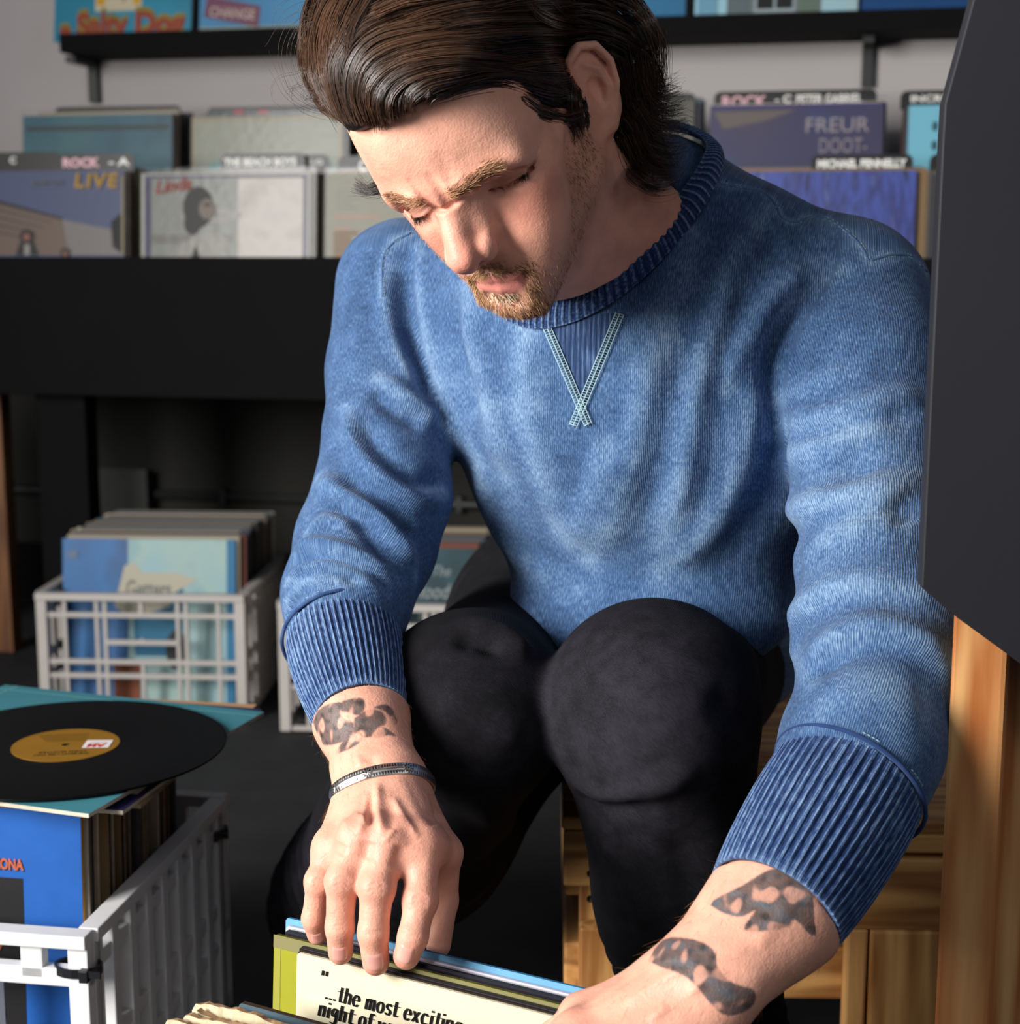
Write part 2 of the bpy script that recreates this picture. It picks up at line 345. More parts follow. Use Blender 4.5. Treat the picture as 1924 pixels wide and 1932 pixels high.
def bin_row(t, zb, items, kind):
    for (x0, x1, ytop, label, front, art, nback, div) in items:
        a, z = bin_st(x0, ytop, t); b, _ = bin_st(x1, ytop, t); w = .315; c = (a + b) / 2
        zz = z - .315
        lean = math.radians(5)
        record(label, 'front records of the wall bin', WL(c, t, zz), -TH, lean, front, M_cardl, art, w=max(.29, min(.33, b - a)), plastic=True, lo=.0 if kind else .5)
        for i in range(nback):
            dz = random.uniform(-.004, .004) + (.006 if i > 1 else 0); ds = random.uniform(-.003, .008)
            filler('sleeved record seen edge on behind the front records of the wall bin', 'packed records in the wall bin', WL(c + ds, t + .012 + i * .0125, zz + dz + .0005), -TH, lean, random.randrange(40), cat='record')
        for (dx0, dx1, dy, txts, dlabel, k) in div:
            p0, zt_ = bin_st(dx0, dy, t + k); p1, _ = bin_st(dx1, dy, t + k)
            mb = MB(); hh = zt_ - zz; W = p1 - p0; r = .012
            body = [(-.158, 0), (.158, 0), (.158, hh - .03)]
            cc = (p0 + p1) / 2 - c; l, rr = cc - W / 2, cc + W / 2
            pts = [(-.158, 0, 0), (.158, 0, 0), (.158, 0, hh - .034), (rr, 0, hh - .034)]
            pts += [(rr - r + r * math.cos(q), 0, hh - r + r * math.sin(q)) for q in np.linspace(0, PI / 2, 6)]
            pts += [(l + r + r * math.cos(q), 0, hh - r + r * math.sin(q)) for q in np.linspace(PI / 2, PI, 6)]
            pts += [(l, 0, hh - .034), (-.158, 0, hh - .034)]
            mb.prism(pts, (0, .0016, 0), mat('divider_plastic', (17, 17, 18), .4, .4))
            o = mb.build('divider_card', None, WL(c, t + k, zz + .0006), (Matrix.Rotation(-TH, 3, 'Z') @ Matrix.Rotation(-lean, 3, 'X')).to_euler())
            tag(o, dlabel, 'divider card', 'divider cards in the wall bin')
            tb = MB()
            for (s_, tx, tw, th_, col, bold) in txts:
                put_text(tb, s_, cmat(col), (l + tx * W, -.0006, hh - .0085 - th_), (1, 0, 0), (0, 0, 1), th_, tw * W, bold)
            if txts: tb.build('lettering', o)
W_, PK = (226, 226, 220), (214, 170, 176)
def art_live(a):
    a.poly([(0, 0), (.66, 0), (.62, .42), (.0, .72)], (150, 128, 112)); a.poly([(.62, .42), (.66, 0), (.98, 0), (.94, .3)], (170, 164, 160))
    a.poly([(0, .72), (.62, .42), (.62, .45), (0, .77)], (34, 34, 44))
    for k in range(4): a.poly([(0, .66 - .1 * k), (.55 - .05 * k, .40 - .06 * k), (.55 - .05 * k, .385 - .06 * k), (0, .63 - .1 * k)], (112, 92, 88))
    a.poly([(.93, .1), (.985, .02), (.985, .5), (.92, .4)], (32, 34, 34)); a.rect(.985, 0, 1, .93, (196, 180, 140))
    a.ell(.40, .22, .045, .09, (24, 20, 20)); a.ell(.40, .215, .022, .045, (190, 120, 96)); a.poly([(.33, -.0), (.47, -.0), (.44, .16), (.36, .16)], (22, 22, 22)); a.rect(.385, 0, .42, .13, (200, 196, 190))
    a.ell(.64, .03, .03, .06, (30, 22, 20)); a.ell(.642, .02, .015, .04, (170, 110, 90))
    a.text('LIVE', .70, .80, .08, (236, 182, 30), .27, .04, .12, 0, 1.2); a.text('AND LET', .43, .82, .035, (140, 148, 150), .2, .01)
def art_woman(a):
    a.rect(.02, 0, .985, .975, (58, 54, 110)); a.rect(.06, 0, .96, .94, (176, 180, 170)); a.poly([(.06, 0), (.62, 0), (.62, .94), (.06, .94)], (170, 176, 166))
    a.rect(.58, 0, .96, .93, cloud('pale_wall', ((134, 126, 116), (158, 150, 142), (146, 142, 136)), 16))
    a.rect(.06, .18, .55, .28, (140, 140, 124)); a.poly([(.42, .62), (.60, .54), (.60, .48), (.44, .40), (.42, .46), (.53, .50), (.42, .56)], (196, 192, 182))
    a.poly([(.16, 0), (.20, .12), (.34, .28), (.46, .3), (.52, .22), (.52, 0)], (190, 186, 176)); a.poly([(.30, .0), (.33, .16), (.36, .0)], (40, 38, 40))
    a.ell(.345, .60, .09, .24, (46, 42, 42)); a.ell(.31, .42, .05, .14, (46, 42, 42)); a.ell(.40, .58, .05, .12, (168, 150, 136)); a.ell(.40, .63, .025, .02, (60, 50, 48))
    a.text('Linda', .09, .76, .075, (206, 74, 62), .22, .02, .35, .12)
def art_olive(a):
    for k in range(5): a.rect(.06, .80 - k * .05, .15 + .03 * (k % 3), .82 - k * .05, (120, 118, 92))
    a.rect(.05, .48, .32, .52, (196, 132, 70))
    for k in range(7): a.rect(.05, .36 - k * .055, .15 + .04 * (k % 2), .39 - k * .055, (190, 128, 72))
def art_wood(a):
    for k in range(9): a.rect(.05 + k * .1, 0, .085 + k * .1, 1, (24, 30, 92) if k % 2 else (70, 90, 190))
bin_row(.03, .643, [
    (-92, 233, 322, 'blue record titled LIVE in the front row at the left end of the bin', cmat((62, 72, 104)), art_live, 9,
        [(98, 240, 288, [('ROCK', .04, .50, .016, PK, .05), ('- A', .66, .28, .014, W_, .04)], 'black divider card marked ROCK behind the LIVE record', .020), (-140, 100, 287, [('C', .60, .05, .012, W_, .03)], 'wide black divider card at the left end of the bin', .034)]),
    (252, 580, 325, 'purple bordered record with a woman raising her arm in the front row', cmat((150, 150, 140)), art_woman, 9,
        [(404, 565, 288, [('THE BEACH BOYS', .04, .86, .013, W_, .05)], 'black divider card marked THE BEACH BOYS', .020), (520, 612, 290, [('E-G', .55, .3, .009, W_, .02)], 'black divider card just right of THE BEACH BOYS card', .034)]),
    (607, 932, 325, 'olive green record with orange lines of print beside the face of the man', cmat((92, 90, 66)), art_olive, 9,
        [(628, 760, 292, [('C', .30, .12, .018, W_, .05)], 'black divider card marked C beside the forehead of the man', .020)]),
    (1398, 1730, 322, 'blue and violet wood grain record behind the shoulder of the man', cloud('blue_wood', ((16, 20, 64), (54, 72, 150), (30, 38, 100), (84, 100, 164)), 9, 4, stretch=(6, 1, 1.2)), None, 9,
        [(1530, 1724, 290, [('MICHAEL FENNELLY', .06, .88, .013, W_, .05)], 'black divider card marked MICHAEL FENNELLY', .020)]),
    (1768, 2090, 325, 'dark record at the right end of the front row beside the black board', cmat((50, 50, 54)), None, 6, [(1756, 1900, 288, [], 'plain black divider card beside the black board', .02)]),
], 0)
def art_teal1(a): a.rect(.02, .9, .98, .93, (92, 104, 104)); a.ell(.6, .55, .3, .12, (52, 98, 108))
def art_teal2(a):
    a.rect(.02, 0, .97, .97, cloud('teal_on_grey', ((0, 106, 110), (40, 130, 130), (122, 128, 114), (130, 132, 118)), 7, 2, (.38, .58)))
def art_freur(a):
    a.rect(0, 0, 1, .98, cloud('indigo_cloud', ((20, 56, 118), (34, 34, 76), (42, 36, 72), (56, 46, 72)), 4, 2, (.3, .62)))
    a.text('FREUR', .56, .835, .085, (225, 215, 218), .36, .0); a.text('DOOT-', .64, .715, .085, (205, 195, 202), .27, .0); a.poly([(.02, .96), (.5, .965), (.3, .9), (.08, .86)], (150, 136, 130))
def art_cyan(a):
    for k in range(7): a.ell(.16, .88 - .11 * k, .02, .03, (60, 130, 150), 10)
bin_row(.30, .76, [
    (32, 315, 216, 'dark teal record at the left end of the back row of the bin', cloud('deep_teal', ((16, 58, 76), (26, 82, 98), (44, 92, 100)), 7), art_teal1, 9, [(90, 330, 200, [], 'long black divider card behind the dark teal record', .1)]),
    (352, 640, 218, 'pale record with teal cloud print in the back row of the bin', cmat((140, 134, 112)), art_teal2, 9, [(380, 640, 200, [('I I', .2, .25, .01, (200, 40, 40), .06)], 'long black divider card with red marks in the back row', .06)]),
    (674, 960, 220, 'dark record in the back row behind the hair of the man', cmat((60, 60, 50)), None, 5, []),
    (1010, 1308, 192, 'grey record in the back row partly hidden by the curls of the man', cmat((84, 82, 74)), None, 8, [(1220, 1310, 174, [], 'small black divider card beside the curls of the man', .02)]),
    (1338, 1668, 196, 'indigo record lettered FREUR DOOT- in the back row', cmat((50, 46, 96)), art_freur, 9,
        [(1345, 1655, 170, [('ROCK', .05, .28, .02, PK, .03), ('- C', .38, .10, .014, W_, .03), ('PETER GABRIEL', .51, .40, .016, W_, .03)], 'wide black divider card with pink lettering above the indigo record', .020)]),
    (1716, 2040, 196, 'light cyan record in the back row beside the black board', cmat((110, 176, 196)), art_cyan, 6,
        [(1700, 1900, 168, [('INCREDIBLE', .1, .7, .012, W_, .03)], 'black divider card behind the light cyan record', .020)]),
], 1)
# ---- electric box and conduit on the wall ------------------------------------------------------------
def wall_pt(px, py): return bin_st(px, py, WALL_T - .03)
a, zc = wall_pt(238, 932); bx0, _ = wall_pt(195, 932); bx1, _ = wall_pt(282, 932); _, bz1 = wall_pt(238, 888); _, bz0 = wall_pt(238, 978)
eb = empty('electric_box', WL(a, WALL_T - .03, zc), -TH, 'square dark electric box on the wall under the bin', 'electric box')
mb = MB(); mb.box((0, .004, 0), (bx1 - bx0, .045, bz1 - bz0), mat('dark_grey_metal', (40, 42, 40), .5, .5), bev=.006); mb.build('box_body', eb)
mb = MB(); mb.box((0, -.022, 0), (bx1 - bx0 + .012, .006, bz1 - bz0 + .012), MATS['dark_grey_metal'], bev=.002)
for sx in (-1, 1): mb.box((sx * .0, -.026, sx * (bz1 - bz0) * .42), (.008, .003, .008), MATS['dark_grey_metal'])
mb.build('cover_plate', eb)
for q, (xa, xb) in enumerate(((282, 1500), (-300, 195))):
    p0, z0 = wall_pt(xa, 930); p1, z1 = wall_pt(xb, 930); p0, p1 = min(p0, p1), max(p0, p1)
    mb = MB(); mb.tube([WL(p0, WALL_T - .016, zc), WL(p1, WALL_T - .016, zc)], .011, MATS['dark_grey_metal'], 12)
    for f_ in (.12, .5, .8): mb.box(WL(p0 + (p1 - p0) * f_, WALL_T - .014, zc), (.014, .026, .034), MATS['dark_grey_metal'], Matrix.Rotation(-TH, 3, 'Z'), .003)
    tag(mb.build('conduit'), ('grey conduit pipe running right from the electric box', 'grey conduit pipe running left from the electric box')[q], 'pipe')
# wooden upright at the far left under the bin
p, _ = bin_st(-4, 1000, .1); mb = MB(); mb.box((0, 0, zlow / 2), (.04, .04, zlow), wood('brown_wood', (96, 60, 34), (132, 88, 52)))
tag(mb.build('wood_post', None, WL(p - .012, .14, 0), (0, 0, -TH), bevel=.002), 'narrow brown wooden post under the bin at the far left edge', 'post')
# ---- plastic crates ---------------------------------------------------------------------------------
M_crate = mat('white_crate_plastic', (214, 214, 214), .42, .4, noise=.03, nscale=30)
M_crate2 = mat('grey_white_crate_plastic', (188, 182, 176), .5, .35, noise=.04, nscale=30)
def crate_wall(length, H, m, style):
    """lattice wall in local X (length) / Z, inner face at y=0, outer at y=-.014"""
    mb = MB(); t = .012
    def bar(x0, x1, z0, z1, d=t): mb.box(((x0 + x1) / 2, -d / 2, (z0 + z1) / 2), (x1 - x0, d, z1 - z0), m, bev=.0012)
    L = length / 2
    bar(-L, L, H - .012, H, .018)
    if style == 'grid':
        for z in (.0, .088 * H / .27, .118 * H / .27, .218 * H / .27): bar(-L, L, z, z + .008, .010)
        pos = [-.37, -.215, -.175, .175, .215, .37]
        for u in pos: bar(u * length - .0035, u * length + .0035, 0, H - .01, .008)
        bar(-.0035, .0035, 0, .118 * H / .27, .008); bar(-.0035, .0035, .165 * H / .27, .16 * H / .27 + .01, .008); bar(-.0035, .0035, .218 * H / .27, H - .01, .008)
        bar(-.175 * length, .175 * length, .160 * H / .27, .160 * H / .27 + .008, .010)
    elif style == 'slot':
        for z, w in ((0, .02), (.082, .012), (.128, .014), (.222, .014)): bar(-L, L, z * H / .27, z * H / .27 + w, .012)
        n = 8
        for i in range(n + 1):
            x = -L + .006 + (length - .012) * i / n; bar(x - .007, x + .007, 0, H - .01, .014)
    else:                                                     # big openings
        for z, w in ((0, .02), (.10, .014), (.215, .016)): bar(-L, L, z * H / .27, z * H / .27 + w, .012)
        for u in (-.25, 0, .25): bar(u * length - .008, u * length + .008, 0, .222 * H / .27, .012)
        for u in (-.36, .36): bar(u * length - .01, u * length + .01, .222 * H / .27, H - .01, .012)
    for s_ in (-1, 1): bar(s_ * (L - .009) - .009, s_ * (L - .009) + .009, 0, H - .01, .014)
    return mb
def crate(label, corner, rz, W, D, H, m, styles, group='record crates'):
    """corner = floor point of the front right corner; front wall faces local -Y"""
    R = Matrix.Rotation(rz, 3, 'Z'); c = Vector((corner[0], corner[1], 0)) + R @ Vector((-W / 2, D / 2, 0))
    e = empty('milk_crate', c, rz, label, 'crate', group)
    def put(name, L, pos, ang, st):
        o = crate_wall(L, H, m, st).build(name, e, pos, (0, 0, ang)); return o
    put('front_wall', W, (0, -D / 2 + .014, .003), 0, styles[0]); put('back_wall', W, (0, D / 2 - .014, .003), PI, styles[0])
    put('side_wall', D - .03, (W / 2 - .014, 0, .003), PI / 2, styles[1]); put('side_wall', D - .03, (-W / 2 + .014, 0, .003), -PI / 2, styles[1])
    mb = MB()
    for i in range(9): mb.box((-W / 2 + .02 + (W - .04) * i / 8, 0, .006), (.008, D - .03, .008), m)
    for i in range(9): mb.box((0, -D / 2 + .02 + (D - .04) * i / 8, .004), (W - .03, .008, .006), m)
    mb.build('base_grid', e)
    return e, c, R
def fill_crate(c, R, rz, D, n, label, group, w=.315, y0=None, y1=None, lean=4, jit=.012, z=.012, h=.315):
    for i in range(n):
        y = y0 + (y1 - y0) * i / max(1, n - 1)
        filler(label, group, Vector(c) + R @ Vector((random.uniform(-jit, jit), y, z + random.uniform(0, .004))), rz, math.radians(lean), random.randrange(40), w=w, h=h, th=.0042)
# crate under the bin, left
CZ = .225; rzb = math.radians(-3)
Wb = .365
cb = atz(66, 1122, CZ); ca = cb + Vector((math.cos(rzb), math.sin(rzb), 0)) * Wb
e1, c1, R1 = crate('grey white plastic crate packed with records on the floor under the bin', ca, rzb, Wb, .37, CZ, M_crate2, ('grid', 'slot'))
def art_getters(a):
    a.rect(0, .0, .38, 1, cloud('blue_patch', ((14, 84, 140), (16, 100, 160), (30, 70, 120)), 8)); a.rect(.38, .0, .95, 1, cloud('haze_blue', ((60, 136, 166), (150, 178, 172), (130, 172, 186)), 6))
    a.poly([(.40, .72), (.70, .72), (.70, .3), (.42, .3)], (36, 118, 156))
    a.poly([(.30, .60), (.36, .84), (.42, .86), (.46, .80), (.66, .80), (.78, .76), (.66, .69), (.62, .60), (.50, .56), (.40, .52)], (206, 200, 178))
    a.text('Getters', .37, .655, .10, (120, 124, 120), .26, .02); a.rect(.20, .63, .28, .65, (170, 178, 170)); a.rect(.03, .88, .09, .93, (110, 130, 160))
    a.rect(.3, .02, .45, .28, (140, 70, 30)); a.ell(.66, .34, .06, .12, (26, 30, 30))
yy = -.16
record('blue picture record at the front of the crate under the bin', None, c1 + R1 @ Vector((-.005, yy + .03, .012)), rzb, math.radians(7), cmat((40, 110, 150)), M_card, art_getters, h=.298, w=.31)
fill_crate(c1, R1, rzb, .37, 24, 'worn record seen edge on in the crate under the bin', 'worn records in the crate under the bin', y0=yy + .042, y1=.145, lean=6, w=.31, h=.30)
# second crate under the bin, behind the arm
rz2 = math.radians(-4); W2 = .37
cb2 = atz(523, 1140, CZ); ca2 = cb2 + Vector((math.cos(rz2), math.sin(rz2), 0)) * W2
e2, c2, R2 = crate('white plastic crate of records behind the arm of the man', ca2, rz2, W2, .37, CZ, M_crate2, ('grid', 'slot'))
def art_blues(a):
    a.rect(0, 0, 1, 1, cloud('night_teal', ((16, 40, 48), (24, 66, 76), (14, 30, 36)), 9)); c = (150, 160, 160)
    a.text('The', .74, .84, .06, c, .1, .01, .3); a.text('Moody', .62, .71, .085, c, .26, .02, .3); a.text('Blues', .66, .59, .085, c, .22, .02, .3); a.ell(.63, .73, .015, .02, (190, 60, 50))
record('dark teal record lettered The Moody Blues in the crate behind the arm', None, c2 + R2 @ Vector((-.005, yy + .03, .012)), rz2, math.radians(6), cmat((24, 58, 68)), M_card, art_blues, h=.298, w=.31)
fill_crate(c2, R2, rz2, .37, 13, 'worn record seen edge on in the crate behind the arm', 'worn records in the crate behind the arm', y0=yy + .05, y1=.06, lean=6, w=.31, h=.30)
# ------------------------------------------------------------------ things in front
FH = .24
M_wood = wood('pine_wood', (150, 98, 48), (214, 164, 100), 'Z'); M_woodx = wood('pine_wood_level', (140, 90, 44), (208, 156, 92), 'X')
M_fir = wood('fir_wood', (176, 104, 52), (226, 172, 112), 'Z', .8, .5)
# ---- left crate, with the record player-less disc lying on its records -----------------------------------
k0 = atz(163, 1772, FH); k1 = atz(383, 1548, FH); kv = (k1 - k0).normalized(); rzf = math.atan2(-kv.x, kv.y)
WF, DF = .37, .36
e3, c3, R3 = crate('white plastic crate with a black vinyl disc on its records', k0, rzf, WF, DF, FH, M_crate, ('open', 'slot'))
def ties():
    for (y, nm, lab) in ((-DF / 2 + .012, 'cable_tie', 0), (DF / 2 - .02, 'cable_tie', 1)):
        mb = MB(); n = 16; rx, ry = .019, .013
        M_t = mat('black_nylon', (16, 16, 22), .4, .5)
        for k in range(n):
            a0, a1 = 2 * PI * k / n, 2 * PI * (k + 1) / n
            P = lambda a, r: (rx * r * math.cos(a), ry * r * math.sin(a))
            (x0, y0), (x1, y1), (x2, y2), (x3, y3) = P(a0, 1), P(a1, 1), P(a1, 1.12), P(a0, 1.12)
            mb.prism([(x0, y0, -.004), (x3, y3, -.004), (x2, y2, -.004), (x1, y1, -.004)], (0, 0, .008), M_t)
        mb.box((.012, -.0145, 0), (.008, .008, .011), M_t, bev=.001); mb.box((.021, -.016, .002), (.012, .002, .006), M_t)
        o = mb.build('cable_tie', None, c3 + R3 @ Vector((WF / 2 - .014, y, FH - .032)), (0, 0, rzf))
        tag(o, ('black cable tie looped around the front corner of the white crate', 'black cable tie at the rear corner of the white crate')[lab], 'cable tie')
ties()
def art_arizona(a):
    a.rect(0, 0, 1, 1, mat('blue_board', (30, 84, 158), .6, .2, noise=.10, nscale=22, bump=.05, bscale=300)); a.rect(.16, .02, .825, .80, (28, 26, 28))
    a.text('ARIZONA', .693, .822, .030, (30, 30, 40), .138, .035); a.text('ARIZONA', .690, .825, .030, (206, 104, 70), .138, .035)
    a.ell(.60, .62, .05, .08, (60, 34, 26)); a.ell(.72, .62, .04, .05, (170, 92, 66)); a.poly([(.66, .70), (.68, .76), (.70, .69)], (176, 92, 64)); a.ell(.70, .40, .06, .06, (150, 80, 60)); a.ell(.40, .22, .07, .1, (120, 66, 46))
    for k in range(5): a.poly([(.54 + .02 * k, .27 + .015 * (k % 2)), (.57 + .02 * k, .33), (.555 + .02 * k, .26)], (150, 84, 62))
ft = -DF / 2 + .045; HR = .318
record('blue record lettered ARIZONA at the front of the white crate', None, c3 + R3 @ Vector((.0, ft, .012)), rzf, math.radians(3), cmat((38, 100, 190)), mat('ochre_card_edge', (190, 140, 44), .7, .2, noise=.2, nscale=40), art_arizona, h=HR, th=.005)
for i in range(27):
    y = ft + .0075 + i * .0078 + random.uniform(0, .002)
    filler('worn record standing edge on behind the blue record in the white crate', 'packed records in the white crate', c3 + R3 @ Vector((random.uniform(-.004, .006), y, .012 + random.uniform(-.004, .001))), rzf, math.radians(3), random.randrange(40), h=HR)
ZT = .012 + HR + .002
def flat_sleeve(corner_px, corner2_px, z, label, art, front, dx=0, w=.315, tilt=(0, 0)):
    a, b = atz(*corner_px, z), atz(*corner2_px, z); d = (b - a).normalized(); ang = math.atan2(d.y, d.x)
    o = sleeve_mesh(w, w, .0035, front, M_cardl).build('record_sleeve')
    tag(o, label, 'record'); return o, a, ang
# flat sleeves: the near edge runs from the bottom corner to the right corner
pc = atz(168, 1556, ZT + .006); pr = atz(478, 1372, ZT + .006); dv = (pr - pc).normalized(); nv = Vector((-dv.y, dv.x, 0))
def lay(label, off, z, rz, front, art=None, w=.315, tilt=0.0, name='record_sleeve', edge=M_cardl):
    mb = MB(); r = .003; h = w / 2; o = [(-h, -h), (h, -h), (h, h), (-h, h)]
    A = [(x, y, .0035) for x, y in o]; B = [(x, y, 0) for x, y in o]
    mb.add(A, [(0, 1, 2, 3)], front); mb.add(B, [(3, 2, 1, 0)], front); mb.add(A + B, [(i, 4 + i, 4 + (i + 1) % 4, (i + 1) % 4) for i in range(4)], edge)
    c = pc + dv * (w / 2 + off[0]) + nv * (w / 2 + off[1]); a0 = math.atan2(dv.y, dv.x)
    ob = mb.build(name, None, (c.x, c.y, z), (tilt, 0, a0 + rz)); tag(ob, label, 'record')
    if art: m2 = MB(); art(m2); m2.build('cover_print', ob)
    return ob
M_teal = mat('teal_cover', (62, 126, 138), .5, .35, noise=.05, nscale=10)
def art_tealtop(m):
    w_ = cmat((206, 224, 224)); m.poly([(-.1575, .1425, .0038), (.1575, .1425, .0038), (.1575, .141, .0038), (-.1575, .141, .0038)], cmat((120, 180, 186)))
    m.poly([(.141, -.1575, .0038), (.1425, -.1575, .0038), (.1425, .1575, .0038), (.141, .1575, .0038)], cmat((120, 180, 186)))
    put_text(m, 'I HAVE', w_, (-.13, .118, .0038), (1, 0, 0), (0, 1, 0), .014, .05, .03)
def art_purple(m):
    m.poly([(-.157, -.157, .0038), (.157, -.157, .0038), (.157, .157, .0038), (-.157, .157, .0038)], cmat((44, 40, 84)))
    pts = [(.02 + .07 * t, -.150 + .09 * t * t) for t in np.linspace(0, 1.6, 14)]
    m.poly([(x, y, .0041) for x, y in pts] + [(x, y + .006, .0041) for x, y in pts[::-1]], cmat((206, 128, 56)))
lay('cream and rust paper sleeve sticking out under the stack on the white crate', (.035, .012), ZT, .16, cmat((190, 150, 110)), None, edge=M_card)
lay('dark purple record with an orange curve lying under the teal sleeve', (.018, .004), ZT + .004, .10, cmat((44, 40, 84)), art_purple)
lay('pale lilac inner sleeve poking out under the teal sleeve', (.06, .012), ZT + .008, .12, cmat((206, 196, 206)), None, w=.22)
lay('teal record sleeve lying under the black vinyl disc', (0, 0), ZT + .012, 0, M_teal, art_tealtop)
# ---- disc
zl = ZT + .0175; lc = atz(124, 1410, zl)
M_vin = bpy.data.materials.new('black_vinyl'); M_vin.use_nodes = True; nt = M_vin.node_tree; bs = nt.nodes['Principled BSDF']
bs.inputs['Base Color'].default_value = lin((8, 9, 11)) + (1,); bs.inputs['Roughness'].default_value = .34; bs.inputs['Specular IOR Level'].default_value = .10
tc = nt.nodes.new('ShaderNodeTexCoord'); wv = nt.nodes.new('ShaderNodeTexWave'); wv.wave_type = 'RINGS'; wv.rings_direction = 'Z'; wv.inputs['Scale'].default_value = 260
nt.links.new(tc.outputs['Object'], wv.inputs['Vector']); bp = nt.nodes.new('ShaderNodeBump'); bp.inputs['Strength'].default_value = .08; bp.inputs['Distance'].default_value = .0005
nt.links.new(wv.outputs['Fac'], bp.inputs['Height']); nt.links.new(bp.outputs[0], bs.inputs['Normal'])
dk = empty('vinyl_disc', lc, math.radians(8), 'black vinyl disc with an ochre label lying on the teal sleeve', 'vinyl disc')
mb = MB(); mb.lathe([(.0036, 0), (.1505, 0), (.151, .001), (.1505, .0022), (.148, .0018), (.06, .0018), (.052, .0022), (.0036, .0022), (.0036, 0)], M_vin, 128); mb.build('disc', dk)
M_lab = mat('ochre_label', (138, 98, 20), .45, .35, noise=.05, nscale=30)
mb = MB(); mb.lathe([(.0036, .0027), (.050, .0027), (.050, .0022)], M_lab, 96, False)
ink = cmat((50, 38, 16))
def inv_text(s, y, hgt, wd, m): put_text(mb, s, m, (wd / 2, y, .0029), (-1, 0, 0), (0, -1, 0), hgt, wd, .01)
inv_text('THE MOST I SEE YOU', -.027, .0045, .05, ink); inv_text('CHRIS MONTEZ', -.020, .0045, .044, ink)
for q in range(6): mb.poly([(-.02 - .002 * q, .012 + .004 * q, .0029), (.018, .012 + .004 * q, .0029), (.018, .0126 + .004 * q, .0029), (-.02 - .002 * q, .0126 + .004 * q, .0029)], ink)
mb.build('paper_label', dk)
mb = MB(); rot = math.radians(-6); ex = Vector((math.cos(rot), math.sin(rot), 0)); ey = Vector((-math.sin(rot), math.cos(rot), 0)); oc = Vector((.030, -.003, .0031))
mb.add([oc + ex * a + ey * b for a, b in ((-.0125, -.012), (.0125, -.012), (.0125, .012), (-.0125, .012))], [(0, 1, 2, 3)], cmat((232, 224, 222)))
o2 = Vector((0, 0, .0002)) + oc
put_text(mb, 'AM', cmat((206, 50, 48)), o2 + ex * .0085 - ey * .001, -ex, -ey, .009, .017, .05); put_text(mb, 'RECORDS', cmat((120, 60, 60)), o2 + ex * .0085 + ey * .004, -ex, -ey, .003, .016)
mb.build('price_sticker', dk)
# ---- crate the man is going through --------------------------------------------------------------------
q0 = atz(541, 1730, .335); q1 = atz(1141, 1874, .335); qd = (q1 - q0).normalized(); rzc = math.atan2(qd.y, qd.x); qn = Vector((qd.y, -qd.x, 0))   # qn towards the camera
Rc = Matrix.Rotation(rzc, 3, 'Z')
FC = q0 - qd * .016 + qn * -.03
WC, DC = .37, .36
cc4 = FC + qd * WC + qn * DC
e4, c4, R4 = crate('white plastic crate of records under the hands of the man', cc4, rzc, WC, DC, FH, M_crate, ('open', 'slot'))
def flip(label, off, along, ztop, front, edge, art=None, lean=4, w=.315, th=.004, roll=0.0):
    off = off * .55; along = along + off * .27; th = th * .6
    base = q0 + qd * (along + w / 2) + qn * off; h = .315
    lz = ztop - h * math.cos(math.radians(lean)); sh = Rc @ Vector((0, -math.sin(math.radians(lean)) * h, 0))
    return record(label, 'records in the crate under the hands', Vector((base.x, base.y, lz)) + sh, rzc, math.radians(lean), front, edge, art, w=w, th=th)
M_ltb = mat('light_blue_cover', (104, 160, 196), .5, .3, noise=.1, nscale=12)
flip('light blue record at the back of the crate under the hands', 0, 0, .335, M_ltb, mat('sky_card_edge', (44, 112, 156), .7, .2, noise=.25, nscale=70))
flip('pale lilac sleeve in front of the light blue record', .007, .002, .331, cmat((196, 192, 206)), mat('lilac_edge', (190, 186, 200), .7, .2))
flip('white inner sleeve in front of the pale lilac sleeve', .0125, .006, .330, cmat((206, 204, 206)), mat('white_edge', (204, 202, 206), .7, .2))
flip('black record in front of the white inner sleeve', .019, .004, .331, cmat((24, 22, 30)), mat('black_edge', (24, 22, 30), .5, .3))
flip('dark violet record behind the olive record', .0245, .003, .329, cmat((40, 34, 52)), mat('violet_edge', (44, 38, 60), .5, .3))
M_ol = mat('olive_cover', (148, 148, 36), .4, .4, noise=.08, nscale=20)
def art_ol(a):
    a.rect(0.004, 0, .02, .97, (176, 172, 70)); a.rect(0, .97, 1, 1, (150, 144, 96)); a.ell(.01, .55, .01, .01, (190, 180, 90), 8)
flip('olive green record whose left strip shows beside the cream record', .033, -.002, .330, M_ol, mat('olive_card_edge', (82, 82, 36), .8, .1, noise=.4, nscale=80), art_ol, th=.005)
flip('black edged record between the olive and cream records', .041, .022, .328, cmat((20, 18, 20)), mat('ink_edge', (22, 18, 22), .5, .4))
flip('grey sleeve just behind the cream record', .0455, .024, .327, cmat((150, 146, 150)), mat('grey_edge', (120, 112, 124), .6, .3))
flip('dark brown record just behind the cream record', .050, .023, .328, cmat((34, 26, 22)), mat('brown_edge', (40, 30, 24), .6, .3))
